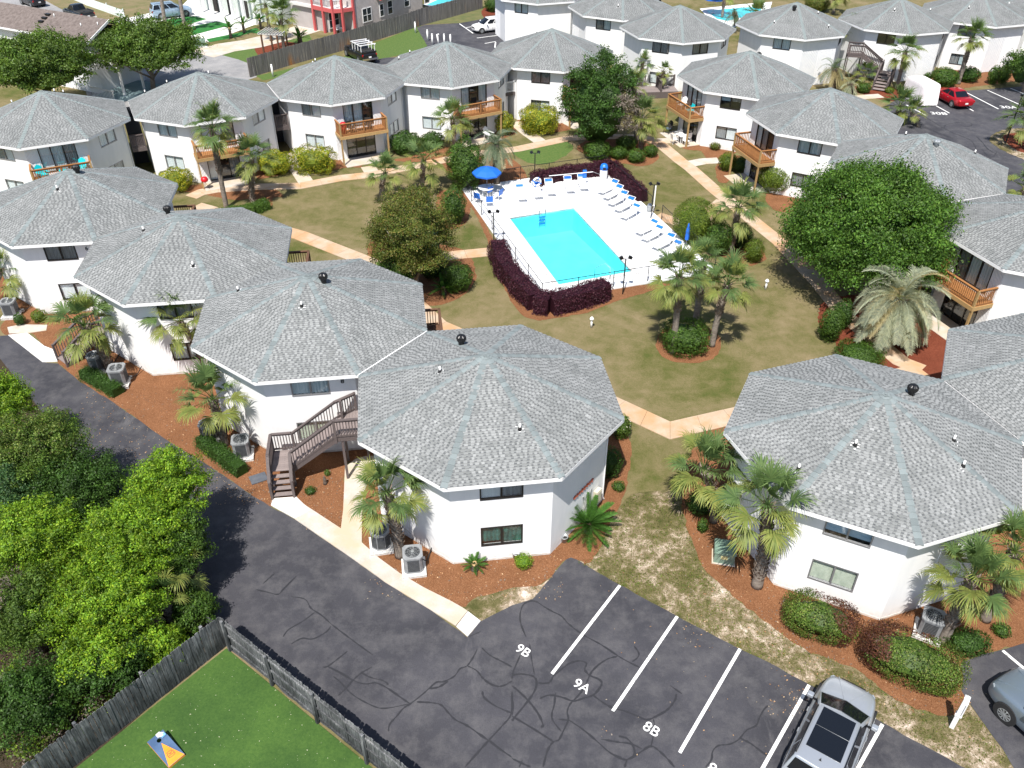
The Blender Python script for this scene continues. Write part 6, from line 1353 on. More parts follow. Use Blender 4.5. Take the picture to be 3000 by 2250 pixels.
# ================================================================== POOL AREA
BLUC = mat('blue_canvas', (.006, .12, .55), .7); BLUP = mat('blue_plastic', (.01, .15, .6), .4); WPL = mat('white_plastic', (.8, .8, .8), .4)
def lounger(label, head, foot, z=.10):
    h_p, f_p = U(*head, .5), U(*foot, .3); d = (h_p-f_p).to_2d(); t = thing('sun_lounger', label, 'sun lounger', (f_p.x, f_p.y, z), math.atan2(d.y, d.x), 'white loungers round the pool')
    mb = MB(); F = lambda x: (x, .33)
    for s in (-1, 1): mb.tube([(0, s*.3, .3), (1.2, s*.3, .32), (1.85, s*.3, .78)], .024, 6)
    mb.tube([(0, -.3, .3), (0, .3, .3)], .024, 6); mb.tube([(1.85, -.3, .78), (1.85, .3, .78)], .024, 6); ob('frame', mb.mesh('frame', WPL), t)
    mb = MB(); mb.box(.03, 1.2, -.27, .27, .30, .315); mb.add([(1.2, -.27, .31), (1.2, .27, .31), (1.62, .27, .61), (1.62, -.27, .61), (1.2, -.27, .325), (1.2, .27, .325), (1.62, .27, .625), (1.62, -.27, .625)], [(0,1,2,3),(7,6,5,4),(0,3,7,4),(1,5,6,2)]); ob('sling', mb.mesh('sling', WPL), t)
    mb = MB(); mb.add([(1.6, -.27, .60), (1.6, .27, .60), (1.78, .27, .73), (1.78, -.27, .73), (1.58, -.27, .625), (1.58, .27, .625), (1.76, .27, .755), (1.76, -.27, .755)], [(0,1,2,3),(7,6,5,4),(0,3,7,4),(1,5,6,2)]); ob('blue_band', mb.mesh('blue_band', BLUP), t)
    for xx, zz in ((.25, .3), (1.25, .33)):
        for s in (-1, 1): mb = MB(); mb.tube([(xx, s*.3, zz), (xx+.1, s*.32, 0)], .02, 6); ob('leg', mb.mesh('leg', WPL), t)
for i, (hd, ft) in enumerate([((1517,541),(1532,587)), ((1563,536),(1580,580)), ((1602,527),(1617,571)), ((1658,520),(1673,563)), ((1698,513),(1713,556))]):
    lounger(['leftmost lounger of the rear row, nearest the blue parasol', 'rear row lounger just before the life ring', 'middle lounger of the rear row', 'rear row lounger second from the white barrel', 'rear row lounger nearest the white barrel'][i], hd, ft)
sd = ['rearmost lounger of the right side row', 'second lounger from the rear of the right side', 'third lounger from the rear of the right side', 'fourth lounger from the rear of the right side', 'fifth right side lounger, last before the lamp and gate', 'first lounger past the gate, rearmost of the front four', 'second of the four loungers past the gate', 'third of the four loungers past the gate', 'frontmost lounger beside the folded blue cover']
for i, (hd, ft) in enumerate([((1807,538),(1758,566)), ((1822,552),(1772,582)), ((1839,568),(1786,600)), ((1858,586),(1806,618)), ((1878,604),(1824,640)), ((1928,653),(1868,685)), ((1943,669),(1886,704)), ((1975,694),(1917,728)), ((1997,714),(1937,750))]): lounger(sd[i], hd, ft)
def umbrella(label, px, ctop, r, h, pole_base=None):
    b = U(*px); t = thing('parasol', label, 'parasol', (b.x, b.y, .1), 0); n = 8; mb = MB()
    rim = [(r*math.cos(2*PI*i/n), r*math.sin(2*PI*i/n), h-.45) for i in range(n)]; mid = [(r*.6*math.cos(2*PI*i/n), r*.6*math.sin(2*PI*i/n), h-.2) for i in range(n)]
    vs = rim+mid+[(0, 0, h)]; mb.add(vs, [(i, (i+1) % n, n+(i+1) % n, n+i) for i in range(n)]+[(n+i, n+(i+1) % n, 2*n) for i in range(n)]); mb.add([(x*1.0, y*1.0, z-.12) for x, y, z in rim]+rim, [(i, (i+1) % n, n+(i+1) % n, n+i) for i in range(n)]); ob('canopy', mb.mesh('canopy', BLUC), t)
    mb = MB(); mb.tube([(0, 0, 0), (0, 0, h+.06)], .022, 8); ob('pole', mb.mesh('pole', ALU), t); mb = MB(); mb.lathe([(.25, 0), (.25, .06), (.05, .1)], 14); ob('base', mb.mesh('base', WPL), t)
    for i in range(n): a = 2*PI*i/n; mb = MB(); mb.bar((0, 0, h-.75), (r*.6*math.cos(a), r*.6*math.sin(a), h-.23), .015, .015); ob('rib', mb.mesh('rib', ALU), t)
umbrella('open blue parasol over the white table at the pool corner', (1427,575), None, 1.12, 2.3)
umbrella('small blue parasol top by the far pool', r3(1735,120), None, 1.6, 2.3)
tb = U(1425, 578); t = thing('pool_table', 'round white table under the blue parasol', 'table', (tb.x, tb.y, .1)); mb = MB(); mb.lathe([(.6, .70), (.62, .71), (.62, .73), (.6, .74)], 24); ob('table_top', mb.mesh('table_top', WPL), t)
for i in range(4): a = PI/4+i*PI/2; mb = MB(); mb.tube([(.35*math.cos(a), .35*math.sin(a), .7), (.45*math.cos(a), .45*math.sin(a), 0)], .02, 6); ob('leg', mb.mesh('leg', WPL), t)
def chair(label, p, rz, z=.1, m=None, ms=None, s=1.0, name='chair', group='white chairs round the pool table', adk=False):
    t = thing(name, label, 'chair', (p.x, p.y, z), rz, group); m = m or WPL; ms = ms or BLUP; w = .26*s
    ob('seat', boxmesh('seat', (-w, w, -w, w, .40, .43), m if ms is BLUP else ms), t)
    if adk:
        for i in range(5): x0 = -w+.104*s*i+.004; ob('back_slat', boxmesh('back_slat', (0, .095*s, -.012, .012, 0, .72 if i == 2 else (.68 if i in (1, 3) else .6)), m), t, mw=Matrix.Translation((x0, w, .36)) @ Matrix.Rotation(-.35, 4, 'X'))
        for sx in (-1, 1): ob('armrest', boxmesh('armrest', (-.06, .06, -.36, .34, .58, .61), m), t, (sx*(w+.05), 0, 0))
    else:
        ob('backrest', boxmesh('backrest', (-w, w, -.015, .015, 0, .48), ms), t, mw=Matrix.Translation((0, w, .42)) @ Matrix.Rotation(-.18, 4, 'X'))
        for sx in (-1, 1): mb = MB(); mb.tube([(sx*w, -w, .42), (sx*w, -w*.9, .64), (sx*w, w, .66)], .016, 6); ob('armrest', mb.mesh('armrest', m), t)
    for sx in (-1, 1):
        for sy in (-1, 1): mb = MB(); mb.tube([(sx*w, sy*w, .42), (sx*w*1.08, sy*w*1.1, 0)], .018, 6); ob('leg', mb.mesh('leg', m), t)
    return t
for (px_, py_), lb in zip((r6(1925,70), r6(2000,20), r6(2090,45), r6(2015,100)), ('white chair left of the parasol table', 'blue-backed chair behind the parasol table', 'blue-backed chair right of the parasol table', 'white chair in front of the parasol table')):
    p = U(px_, py_, .35); v = p-tb; chair(lb, p, math.atan2(v.y, v.x)-PI/2)
# chain-link fence
def chain(label, pts, h=1.2):
    pts = [Vector(p).to_2d() for p in pts]; o = pts[0]; t = thing('chain_link_fence', label, 'fence', (o.x, o.y, 0)); W_ = MB()
    for i in range(len(pts)-1):
        a, b = pts[i]-o, pts[i+1]-o; L = (b-a).length; n = max(1, round(L/2.4)); mb = MB(); mb.tube([(*a, h), (*b, h)], .022, 6); ob('rail', mb.mesh('rail', METAL), t); mb = MB(); mb.tube([(*a, .06), (*b, .06)], .008, 4); ob('bottom_wire', mb.mesh('bottom_wire', METAL), t)
        for k in range(n+1 if i == len(pts)-2 else n):
            mb = MB(); mb.tube([(0, 0, 0), (0, 0, h+.04)], .028, 6); ob('post', pm('cfp', lambda: mb.mesh('post', METAL)), t, (*a.lerp(b, k/n), 0))
        m = int(L/.22)
        for k in range(m):
            for s in (0, 1):
                p, q = a.lerp(b, min(1, max(0, (k+(0 if s else 1.0))/m))), a.lerp(b, min(1, (k+(1.0 if s else 0))/m))
                W_.bar((*p, .06), (*p.lerp(q, 1), h/2), .006, .006); W_.bar((*q, h/2), (*p, h), .006, .006)
    tag(ob('wire_mesh', W_.mesh('wire_mesh', METAL), t), kind='stuff')
ip = lambda t0: Vector(PD[3]).lerp(Vector(PD[0]), t0)
chain('black chain-link fence along the left and front of the pool deck', [(-3.95, 62.8), (1.85, 45.95), (13.3, 49.7)])
chain('black chain-link fence behind the rear loungers of the pool', [(-3.95, 62.85), (7.5, 67.0)])
chain('black chain-link fence on the right side, rear of the gate', [(7.6, 66.9), (10.35, 58.95)])
chain('black chain-link fence on the right side, front of the gate', [(10.9, 57.4), (13.35, 49.85)])
def lamp(label, px, h=2.6, heads=2):
    b = U(*px); t = thing('floodlight_pole', label, 'lamp post', (b.x, b.y, 0), 0.1, 'twin floodlight poles round the pool'); mb = MB(); mb.tube([(0, 0, 0), (0, 0, h)], .04, 8); mb.tube([(-.28, 0, h), (.28, 0, h)], .022, 6); ob('pole', mb.mesh('pole', METAL), t)
    for s in (-1, 1):
        mb = MB(); mb.box(-.11, .11, -.09, .09, -.04, .13); l = ob('lamp_head', mb.mesh('lamp_head', METAL), t, mw=Matrix.Translation((s*.26, 0, h+.05)) @ Matrix.Rotation(s*.5, 4, 'Y')); ob('lens', boxmesh('lens', (-.09, .09, -.07, .07, -.052, -.042), GALV), l)
lamp('floodlight pole at the front fence of the pool', (1824,862), 2.5); lamp('floodlight pole on the left side of the pool', (1447,712), 2.3); lamp('floodlight pole behind the left end of the rear loungers', (1566,530), 2.3); lamp('floodlight pole by the gate on the right side of the pool', (1906,643), 2.7)
b = U(2945, 421); t = thing('street_light', 'thin black light pole leaning over the island in the upper lot', 'lamp post', (b.x, b.y, 0), .5); mb = MB(); mb.tube([(0, 0, 0), (0, 0, 4.2)], [.07, .05], 8); ob('pole', mb.mesh('pole', METAL), t); mb = MB(); mb.box(-.1, .5, -.12, .12, 4.2, 4.34); ob('lamp_head', mb.mesh('lamp_head', METAL), t)
# ladders, rail, ring, pole, barrel
pr = U(*r7(250,200), .3); du2 = (Vector(PW[1])-Vector(PW[0])).normalized(); a0 = math.atan2(du2.y, du2.x); M = Matrix.Translation((Vector(PW[0]).lerp(Vector(PW[1]), .50)).to_3d()) @ Matrix.Rotation(a0, 4, 'Z')
t = thing('pool_ladder', 'chrome ladder at the rear edge of the pool', 'ladder'); t.matrix_world = M; CHR = mat('chrome', (.7, .72, .74), .15, metal=1)
for s in (-.25, .25): mb = MB(); mb.tube([(s, .55, .1), (s, .5, .75), (s, .25, .85), (s, -.02, .6), (s, -.08, .0), (s, -.08, -.9)], .022, 8); ob('rail', mb.mesh('rail', CHR, True), t)
for k in range(3): ob('step', boxmesh('step', (-.24, .24, -.04, .04, -.02, .02), BLUP), t, (0, -.08, -.15-.28*k))
M = Matrix.Translation((Vector(PW[3]).lerp(Vector(PW[2]), .66)).to_3d()) @ Matrix.Rotation(math.atan2(du.y, du.x), 4, 'Z')
t = thing('pool_handrail', 'dark handrail over the steps at the front of the pool', 'handrail'); t.matrix_world = M; mb = MB(); mb.tube([(0, -.35, .1), (0, -.3, .85), (-.1, .25, .9), (-.45, 1.0, .25), (-.45, 1.0, -.6)], .024, 8); ob('rail', mb.mesh('rail', GALV, True), t)
mb = MB(); mb.lathe([(.06, 0), (.05, .03)], 10); ob('foot_ring', mb.mesh('foot_ring', GALV), t, (0, -.35, .1))
c = U(*r3(215,1572), 1.0); t = thing('life_ring', 'white life ring hung on the rear pool fence', 'life ring', c, .3); mb = MB(); mb.tube([(.3*math.cos(k*PI/10), 0, .3*math.sin(k*PI/10)) for k in range(21)], .075, 8, cap=False); ob('ring', mb.mesh('ring', WPL, True), t)
for k in range(4): ob('strap', boxmesh('strap', (-.03, .03, -.085, .085, .2, .385), BLUP), t, mw=Matrix.Rotation(k*PI/2+.4, 4, 'Y'))
a_, b_ = U(*r3(320,1520), 1.15), U(*r3(700,1485), 1.15); t = thing('rescue_pole', 'long white rescue pole with hook along the rear fence', 'pole', a_); mb = MB(); v = b_-a_; mb.tube([(0, 0, 0), v], .03, 6); ob('shaft', mb.mesh('shaft', WPL), t); mb = MB(); mb.tube([v, v+Vector((.5, -.1, -.15)), v+Vector((.75, -.4, -.5)), v+Vector((.5, -.6, -.6))], .015, 6); ob('hook', mb.mesh('hook', ALU), t)
c = U(*r3(628,1500), 1.0); t = thing('rescue_float', 'small blue float hanging at the rear fence by the white pole', 'float', c); mb = MB(); mb.box(-.16, .16, -.1, .1, -.35, .3); ob('body', mb.mesh('body', BLUP), t, bev=.05); ob('cord', boxmesh('cord', (-.01, .01, -.01, .01, .3, .45), BLK), t)
c = U(*r3(788,1560)); t = thing('waste_barrel', 'white barrel with a bright blue domed lid at the pool corner', 'bin', (c.x, c.y, .1)); mb = MB(); mb.lathe([(.29, 0), (.31, .3), (.31, .8), (.3, .85)], 20); ob('barrel', mb.mesh('barrel', WPL, True), t); mb = MB(); mb.lathe([(.32, .85), (.32, 1.05), (.3, 1.08), (.24, 1.25), (.08, 1.33)], 20); ob('lid', mb.mesh('lid', BLUP, True), t); ob('flap', boxmesh('flap', (-.12, .12, -.34, -.3, .92, 1.1), BLK), t)
c = U(*r7(1500,490)); t = thing('folded_parasol', 'closed blue parasol standing at the front right of the deck', 'parasol', (c.x, c.y, .1)); mb = MB(); mb.lathe([(.04, .5), (.16, .55), (.15, 1.3), (.05, 1.75)], 10, flute=.2); ob('folded_canopy', mb.mesh('folded_canopy', BLUC), t); mb = MB(); mb.tube([(0, 0, 0), (0, 0, 1.8)], .022, 6); ob('pole', mb.mesh('pole', ALU), t)
c = U(*r7(1190,130), .5); t = thing('pump_equipment', 'grey pump and white pipes just outside the pool gate', 'pump', (c.x, c.y, 0), .4); mb = MB(); mb.lathe([(.2, .1), (.22, .5), (.12, .7)], 12); ob('tank', mb.mesh('tank', GALV, True), t); mb = MB(); mb.tube([(0, 0, .5), (.4, 0, .5), (.4, 0, .05), (.4, .5, .05)], .04, 6); ob('pipe', mb.mesh('pipe', PVC), t); mb = MB(); mb.tube([(.42, .1, 0), (.42, .1, 2.0)], .05, 8); ob('standpipe', mb.mesh('standpipe', PVC), t)
for p, lb in ((r7(685,1180), 'white garden light post in front of the purple hedge corner'), (r7(2190,850), 'white garden light post right of the palm island')):
    t = thing('garden_light', lb, 'garden light', U(*p), 0, 'short garden light posts in the lawn'); mb = MB(); mb.tube([(0, 0, 0), (0, 0, .55)], [.07, .06], 10); ob('post', mb.mesh('post', PVC, True), t); mb = MB(); mb.lathe([(.06, .55), (.13, .58), (.13, .64), (.05, .75)], 12); ob('cap', mb.mesh('cap', PVC, True), t)
for i, (p, lb) in enumerate(((r2(1378,285), 'white bollard nearest the long fence end'), (r2(1484,355), 'second white bollard from the long fence'), (r2(1525,390), 'third white bollard, just left of the roof peak'), (r2(1580,392), 'leaning white bollard behind the roof peak'), (r2(1628,392), 'fifth white bollard behind the roof'), (r2(1682,396), 'last white bollard before the far bays'), (r2(148,665), 'lone white bollard by the left end of the long fence'))):
    t = thing('bollard', lb, 'bollard', U(*p), 0, 'white bollards on the far verge'); mb = MB(); mb.tube([(0, 0, 0), (0.0 if i != 3 else -.15, 0, 1.25)], .1, 10); ob('tube', mb.mesh('tube', PVC, True), t); mb = MB(); mb.lathe([(.11, 1.22), (.1, 1.28), (.03, 1.32)], 10); ob('cap', mb.mesh('cap', PVC, True), t)

# balcony and patio furniture
def at_face(b, k, x, y, z):
    bx, by, a = BL[b]; M = Matrix.Translation((bx, by, 0)) @ Matrix.Rotation(a, 4, 'Z') @ fmat(k); return M @ Vector((x, y, z)), a+(k+.5)*PI/4+PI/2
AQ = mat('turquoise_plastic', (.0, .5, .55), .4); DK = mat('dark_wicker', (.02, .018, .016), .8); REDM = mat('red_vinyl', (.6, .01, .02), .4)
for b, k, x, y, m, ms, lb, adk, z, dr in (('F1',0,-1.3,-.85,AQ,AQ,'turquoise armchair at the left end of the far left balcony',True,2.46,.5), ('F1',0,1.3,-.75,AQ,AQ,'turquoise armchair at the right end of the far left balcony',True,2.46,-.4), ('F3',0,-.9,-.8,DK,DK,'dark wire chair left of the balcony table, red grill cover beside it',False,2.46,.3),
    ('F3',0,.6,-.7,DK,DK,'dark chair right of the middle of the red grill cover balcony',False,2.46,-.3), ('F4',0,.3,-.8,DK,DK,'dark chair on the balcony behind the tall lawn palm crown',False,2.46,0), ('F4',0,.8,-1.2,WPL,WPL,'white armchair on the patio under the rear row balcony',True,.05,.2), ('G1',6,.9,-.8,AQ,AQ,'pale blue chair on the balcony above the dining patio',False,2.46,0), ('G1',6,-.6,-.8,WPL,WPL,'white chair on the balcony above the dining patio',True,2.46,.3),
    ('G1',6,-1.6,-1.3,DK,mat('slate_cushion',(.08,.12,.16),.8),'dark blue reclining chair at the far end of the dining patio',True,.05,.5), ('F2',0,1.2,-1.0,DK,DK,'black chair on the patio behind the shorter shaggy palm',False,.05,0), ('G4',6,-1.5,-.8,CEDAR,CEDAR,'wooden chair at the far end of the orange cedar balcony',True,2.46,.4)):
    p, rr = at_face(b, k, x, y, z); chair(lb, p, rr+dr+ (PI if False else 0), p.z, m, ms, 1.0, 'balcony_chair' if z > 1 else 'patio_chair', 'chairs on balconies and patios', adk)
p, rr = at_face('F3', 0, -1.55, -.8, 2.46); t = thing('grill_cover', 'bright red grill cover at the left end of a rear row balcony', 'grill cover', p); mb = MB(); mb.lathe([(.2, 0), (.24, .55), (.28, .75), (.2, .92), (.05, .98)], 12); ob('cover', mb.mesh('cover', REDM, True), t); ob('handle', boxmesh('handle', (-.1, .1, -.3, -.26, .7, .74), METAL), t)
p, rr = at_face('F2', 0, -1.8, -1.5, .05); t = thing('red_grill', 'small round red grill at the patio post of the palm-fronted building', 'grill', p); mb = MB(); mb.lathe([(.1, .55), (.26, .65), (.28, .8), (.2, .95), (.03, 1.0)], 14); ob('bowl', mb.mesh('bowl', REDM, True), t); mb = MB(); [mb.tube([(0, 0, .6), (.25*math.cos(a), .25*math.sin(a), 0)], .012, 5) for a in (0, 2.1, 4.2)]; ob('legs', mb.mesh('legs', METAL), t)
def dtable(label, p, rz, m, r=.5, h=.72, sq=True):
    t = thing('small_table', label, 'table', p, rz)
    mb = MB(); (mb.box(-r, r, -r*.7, r*.7, h-.03, h) if sq else mb.lathe([(r, h-.03), (r, h)], 20)); ob('table_top', mb.mesh('table_top', m), t)
    for sx in (-1, 1):
        for sy in (-1, 1): ob('leg', boxmesh('leg', (-.02, .02, -.02, .02, 0, h-.03), m), t, (sx*r*.8, sy*r*.5, 0))
p, rr = at_face('F3', 0, -.15, -.75, 2.46); dtable('glass table between dark chairs on the red grill cover balcony', p, rr, ALU, .4)
p, rr = at_face('G1', 6, .9, -1.3, .05); dtable('white dining table on the patio under the corner balcony', p, rr, WPL, .5)
for i, (dx, dy, lb) in enumerate(((-.75, .1, 'white patio chair nearest the wall of the dining set'), (.75, .1, 'white patio chair at the post end of the dining set'), (0, -.65, 'white patio chair on the lawn side of the dining set'), (0, .65, 'white patio chair tucked behind the dining table'))):
    p, rr = at_face('G1', 6, .9+dx, -1.3+dy, .05); chair(lb, p, rr+math.atan2(-dy, -dx)*0+i*PI/2, .05, WPL, WPL, .9, 'patio_chair', 'chairs of the dining set')
p, rr = at_face('F1', 0, 0, -.8, 2.46); dtable('small turquoise table between the turquoise armchairs', p, rr, AQ, .25, .5)

# ================================================================== VEHICLES
def body_mesh(L, W, H, st, m, drop=0.0):
    V = []; F = []; n = 14
    for x, hw, zb, zt in st:
        hw *= W/2; x *= L; zt *= H
        half = [(0, zb), (hw*.82, zb), (hw*.97, zb+.1), (hw, zb+(zt-zb)*.45), (hw*.975, zb+(zt-zb)*.8), (hw*.88, zt-.01), (hw*.5, zt+.012), (0, zt+.02)]
        ring_ = half+[(-y, z) for y, z in reversed(half[1:-1])]
        V += [(x, y, z) for y, z in ring_]
    k = len(ring_)
    for i in range(len(st)-1):
        for j in range(k): F.append((i*k+j, i*k+(j+1) % k, (i+1)*k+(j+1) % k, (i+1)*k+j))
    F.append(tuple(range(k))); F.append(tuple(reversed(range((len(st)-1)*k, len(st)*k))))
    me = bpy.data.meshes.new('body'); me.from_pydata(V, [], F); me.materials.append(m); me.polygons.foreach_set('use_smooth', [True]*len(F)); me.update()
    bm = bmesh.new(); bm.from_mesh(me); bmesh.ops.recalc_face_normals(bm, faces=bm.faces[:]); bm.to_mesh(me); bm.free(); return me
SUVST = [(-.5,.80,.42,.50),(-.495,.90,.34,.60),(-.46,.97,.27,.635),(-.36,1,.22,.64),(-.1,1,.2,.63),(.12,1,.2,.62),(.2,.995,.2,.615),(.3,.975,.22,.6),(.4,.92,.24,.57),(.46,.83,.28,.53),(.488,.72,.34,.47),(.5,.6,.4,.4)]
SEDST = [(-.5,.78,.4,.55),(-.49,.9,.34,.66),(-.44,.97,.26,.70),(-.3,1,.2,.68),(-.1,1,.18,.65),(.12,1,.18,.64),(.25,.99,.2,.62),(.4,.95,.22,.57),(.465,.86,.26,.52),(.49,.76,.32,.46),(.5,.66,.38,.4)]
def carpaint(name, c, met=.5): return mat(name, c, .28, metal=met, coat=.6)
def car(label, pos, heading, L, W, H, paint_, kind='suv', group=None, roof_glass=False, name=None, rails=False, rack=False, plate=True):
    nm = name or {'suv': 'parked_suv', 'sedan': 'parked_car', 'pickup': 'parked_pickup'}[kind]; t = thing(nm, label, {'suv': 'car', 'sedan': 'car', 'pickup': 'pickup truck'}[kind], (pos.x, pos.y, .02), heading, group)
    st = SEDST if kind == 'sedan' else SUVST; o = ob('body', body_mesh(L, W, H, st, paint_), t); mo = o.modifiers.new('s', 'SUBSURF'); mo.levels = 1; mo.render_levels = 2
    gh = {'suv': (-.485, .25, -.43, .05, .93, .74), 'sedan': (-.36, .22, -.19, .0, .86, .66), 'pickup': (-.13, .235, -.09, .05, .86, .70)}[kind]; xb0, xb1, xr0, xr1, fb, fr = gh; zb, zr = .615*H, H-.035
    hb, hr = W/2*fb, W/2*fr
    B = [Vector((xb0*L, -hb, zb)), Vector((xb1*L, -hb*.93, zb-.01)), Vector((xb1*L, hb*.93, zb-.01)), Vector((xb0*L, hb, zb))]; R = [Vector((xr0*L, -hr, zr)), Vector((xr1*L, -hr*.95, zr)), Vector((xr1*L, hr*.95, zr)), Vector((xr0*L, hr, zr))]
    xm = (xb1*.93, ) ; 
    # front bulge so that the windscreen curves
    Bf = Vector((xb1*L+.16, 0, zb)); Rf = Vector((xr1*L+.07, 0, zr+.02)); Rb = Vector((xr0*L-.05, 0, zr+.015)); Bb = Vector((xb0*L-.05, 0, zb))
    b_ = [B[0], B[1], Bf, B[2], B[3], Bb]; r_ = [R[0], R[1], Rf, R[2], R[3], Rb]; top = [p*.0+Vector((p.x*.97+.03*(xr0+xr1)/2*L, p.y*.82, H-.005+.01*(abs(p.y) < .1))) for p in r_]
    mb = MB(); n = 6; mb.add(b_+r_+top, [(i, (i+1) % n, n+(i+1) % n, n+i) for i in range(n)]+[(n+i, n+(i+1) % n, 2*n+(i+1) % n, 2*n+i) for i in range(n)]+[tuple(range(2*n, 3*n))]); me = mb.mesh('cabin', paint_, True); o = ob('cabin', me, t, bev=.03)
    def pane(nm_, q, push, mt=CARGLASS, pm_=(.06, .94, .1, .92)):
        c = sum(q, Vector())/4; nrm = (q[1]-q[0]).cross(q[3]-q[0]).normalized(); cen = Vector(((xb0+xb1)/2*L*.8, 0, zb)); nrm = nrm if nrm.dot(c-cen) > 0 else -nrm
        u0, u1, v0, v1 = pm_; f = lambda u, v: q[0].lerp(q[1], u).lerp(q[3].lerp(q[2], u), v)+nrm*push
        mb = MB(); pts = [f(u0, v0), f(u1, v0), f(u1, v1), f(u0, v1)]; mb.add(pts+[p-nrm*(push+.02) for p in pts], [(0,1,2,3),(0,4,5,1),(1,5,6,2),(2,6,7,3),(3,7,4,0)]); ob(nm_, mb.mesh(nm_, mt), t)
    pane('windscreen', [B[1], Bf, Rf, R[1]], .012, pm_=(.06, 1.0, .06, .95)); pane('windscreen', [Bf, B[2], R[2], Rf], .012, pm_=(0, .94, .06, .95))
    pane('rear_window', [B[0], Bb, Rb, R[0]], .012, pm_=(.1, 1, .2, .92)); pane('rear_window', [Bb, B[3], R[3], Rb], .012, pm_=(0, .9, .2, .92))
    nsp = {'suv': [(.03, .27), (.30, .6), (.63, .93)], 'sedan': [(.1, .5), (.54, .92)], 'pickup': [(.05, .47), (.53, .92)]}[kind]
    for s_, (p0, p1, p2, p3) in ((-1, (B[0], B[1], R[1], R[0])), (1, (B[3], B[2], R[2], R[3]))):
        for u0, u1 in nsp: pane('side_window', [p0, p1, p2, p3], .01, pm_=(u0, u1, .12, .9))
    if roof_glass:
        T_ = [top[0], top[1], top[3], top[4]]; f = lambda u, v: T_[0].lerp(T_[1], u).lerp(T_[3].lerp(T_[2], u), v)+Vector((0, 0, .022))
        for u0, u1 in ((.22, .62), (.63, .98)): mb = MB(); q = [f(u0, .04), f(u1, .04), f(u1, .96), f(u0, .96)]; mb.add(q+[p-Vector((0, 0, .03)) for p in q], [(0,1,2,3),(0,4,5,1),(1,5,6,2),(2,6,7,3),(3,7,4,0)]); ob('roof_glass', mb.mesh('roof_glass', CARGLASS), t)
        mb = MB(); mb.add([(-.02, -.05, 0), (-.02, .05, 0), (.12, 0, .0), (0, 0, .09)], [(0,1,3),(1,2,3),(2,0,3)]); ob('antenna_fin', mb.mesh('antenna_fin', METAL), t, (xr0*L+.25, 0, H+.0))
    if rails or roof_glass:
        for s_ in (-1, 1): mb = MB(); mb.tube([(xr0*L+.1, s_*hr*.98, zr+.03), (xr0*L+.25, s_*hr*.97, zr+.075), (xr1*L-.25, s_*hr*.95, zr+.075), (xr1*L-.1, s_*hr*.94, zr+.03)], .02, 6); ob('roof_rail', mb.mesh('roof_rail', METAL, True), t)
    rw = .37 if H > 1.6 else .33; xs = (-.30*L, .315*L)
    for xx in xs:
        for s_ in (-1, 1):
            Mx = Matrix.Translation((xx, s_*(W/2-.12), rw)) @ Matrix.Rotation(-s_*PI/2, 4, 'X')
            ob('wheel_arch', pm(('arch', rw), lambda: (lambda q: (q.lathe([(rw*1.16, -.3), (rw*1.16, .118), (rw*1.10, .124)], 28), q.mesh('wheel_arch', BLK))[1])(MB())), t, mw=Matrix.Translation((xx, s_*(W/2-.12), rw+.02)) @ Matrix.Rotation(-s_*PI/2, 4, 'X'))
            w_ = ob('wheel', None, t, mw=Mx)
            ob('tyre', pm(('tyre', rw), lambda: (lambda q: (q.lathe([(rw*.62, -.1), (rw*.93, -.1), (rw, -.06), (rw, .08), (rw*.93, .128), (rw*.64, .13)], 28), q.mesh('tyre', BLK))[1])(MB())), w_)
            def rim_():
                q = MB(); q.lathe([(rw*.64, .09), (rw*.66, .132), (rw*.6, .136), (rw*.58, .1)], 28)
                for k in range(10): a = k*PI/5; q.bar((.03*math.cos(a), .03*math.sin(a), .13), (rw*.6*math.cos(a+.06), rw*.6*math.sin(a+.06), .134), .045, .02)
                q.lathe([(.06, .1), (.06, .145), (.02, .15)], 12); return q.mesh('rim', GALV)
            ob('rim', pm(('rim', rw), rim_), w_)
    zl = .50*H
    for s_ in (-1, 1):
        mb = MB(); mb.box(-.09, .07, -.17, .17, -.05, .05); ob('headlight', mb.mesh('headlight', mat('headlamp_glass', (.25, .28, .31), .1)), t, mw=Matrix.Translation((.45*L, s_*W*.305, .46*H)) @ Matrix.Rotation(-s_*.7, 4, 'Z'), bev=.03)
        mb = MB(); mb.box(-.07, .05, -.17, .17, -.1, .1); ob('taillight', mb.mesh('taillight', mat('red_lens', (.35, .008, .008), .2)), t, mw=Matrix.Translation((-.477*L, s_*W*.375, .53*H)) @ Matrix.Rotation(s_*.35, 4, 'Z'), bev=.02)
        mb = MB(); mb.box(-.09, .11, -.11, .11, -.07, .08); mr = ob('wing_mirror', mb.mesh('wing_mirror', paint_), t, (xb1*L-.42, s_*(W/2+.09), zb+.1), bev=.035)
        ob('mirror_arm', boxmesh('mirror_arm', (-.03, .03, -.12, .12, -.05, .0), METAL), t, (xb1*L-.42, s_*(W/2-.04), zb+.03))
        for xx in (-.13*L, .07*L): ob('door_handle', boxmesh('door_handle', (-.09, .09, -.015, .015, -.012, .012), GALV), t, (xx, s_*(W/2*.985), zb-.1))
        for xx in (-.215*L, -.015*L, .17*L): ob('door_gap', boxmesh('door_gap', (-.006, .006, -.004, .004, -.42, .14), METAL), t, (xx, s_*(W/2-.0), .42*H+.1))
    ob('grille', boxmesh('grille', (-.03, .03, -.42, .42, -.12, .1), METAL), t, (.492*L, 0, .40*H)); 
    if plate: ob('number_plate', boxmesh('number_plate', (-.012, .012, -.15, .15, -.07, .07), WPL), t, (-.503*L, 0, .42*H))
    for s_ in (-1, 1): mb = MB(); mb.bar((xb1*L+.12, s_*.08, .615*H+.03), (.47*L, s_*W*.26, .53*H+.018), .02, .014); ob('hood_crease', mb.mesh('hood_crease', paint_), t)
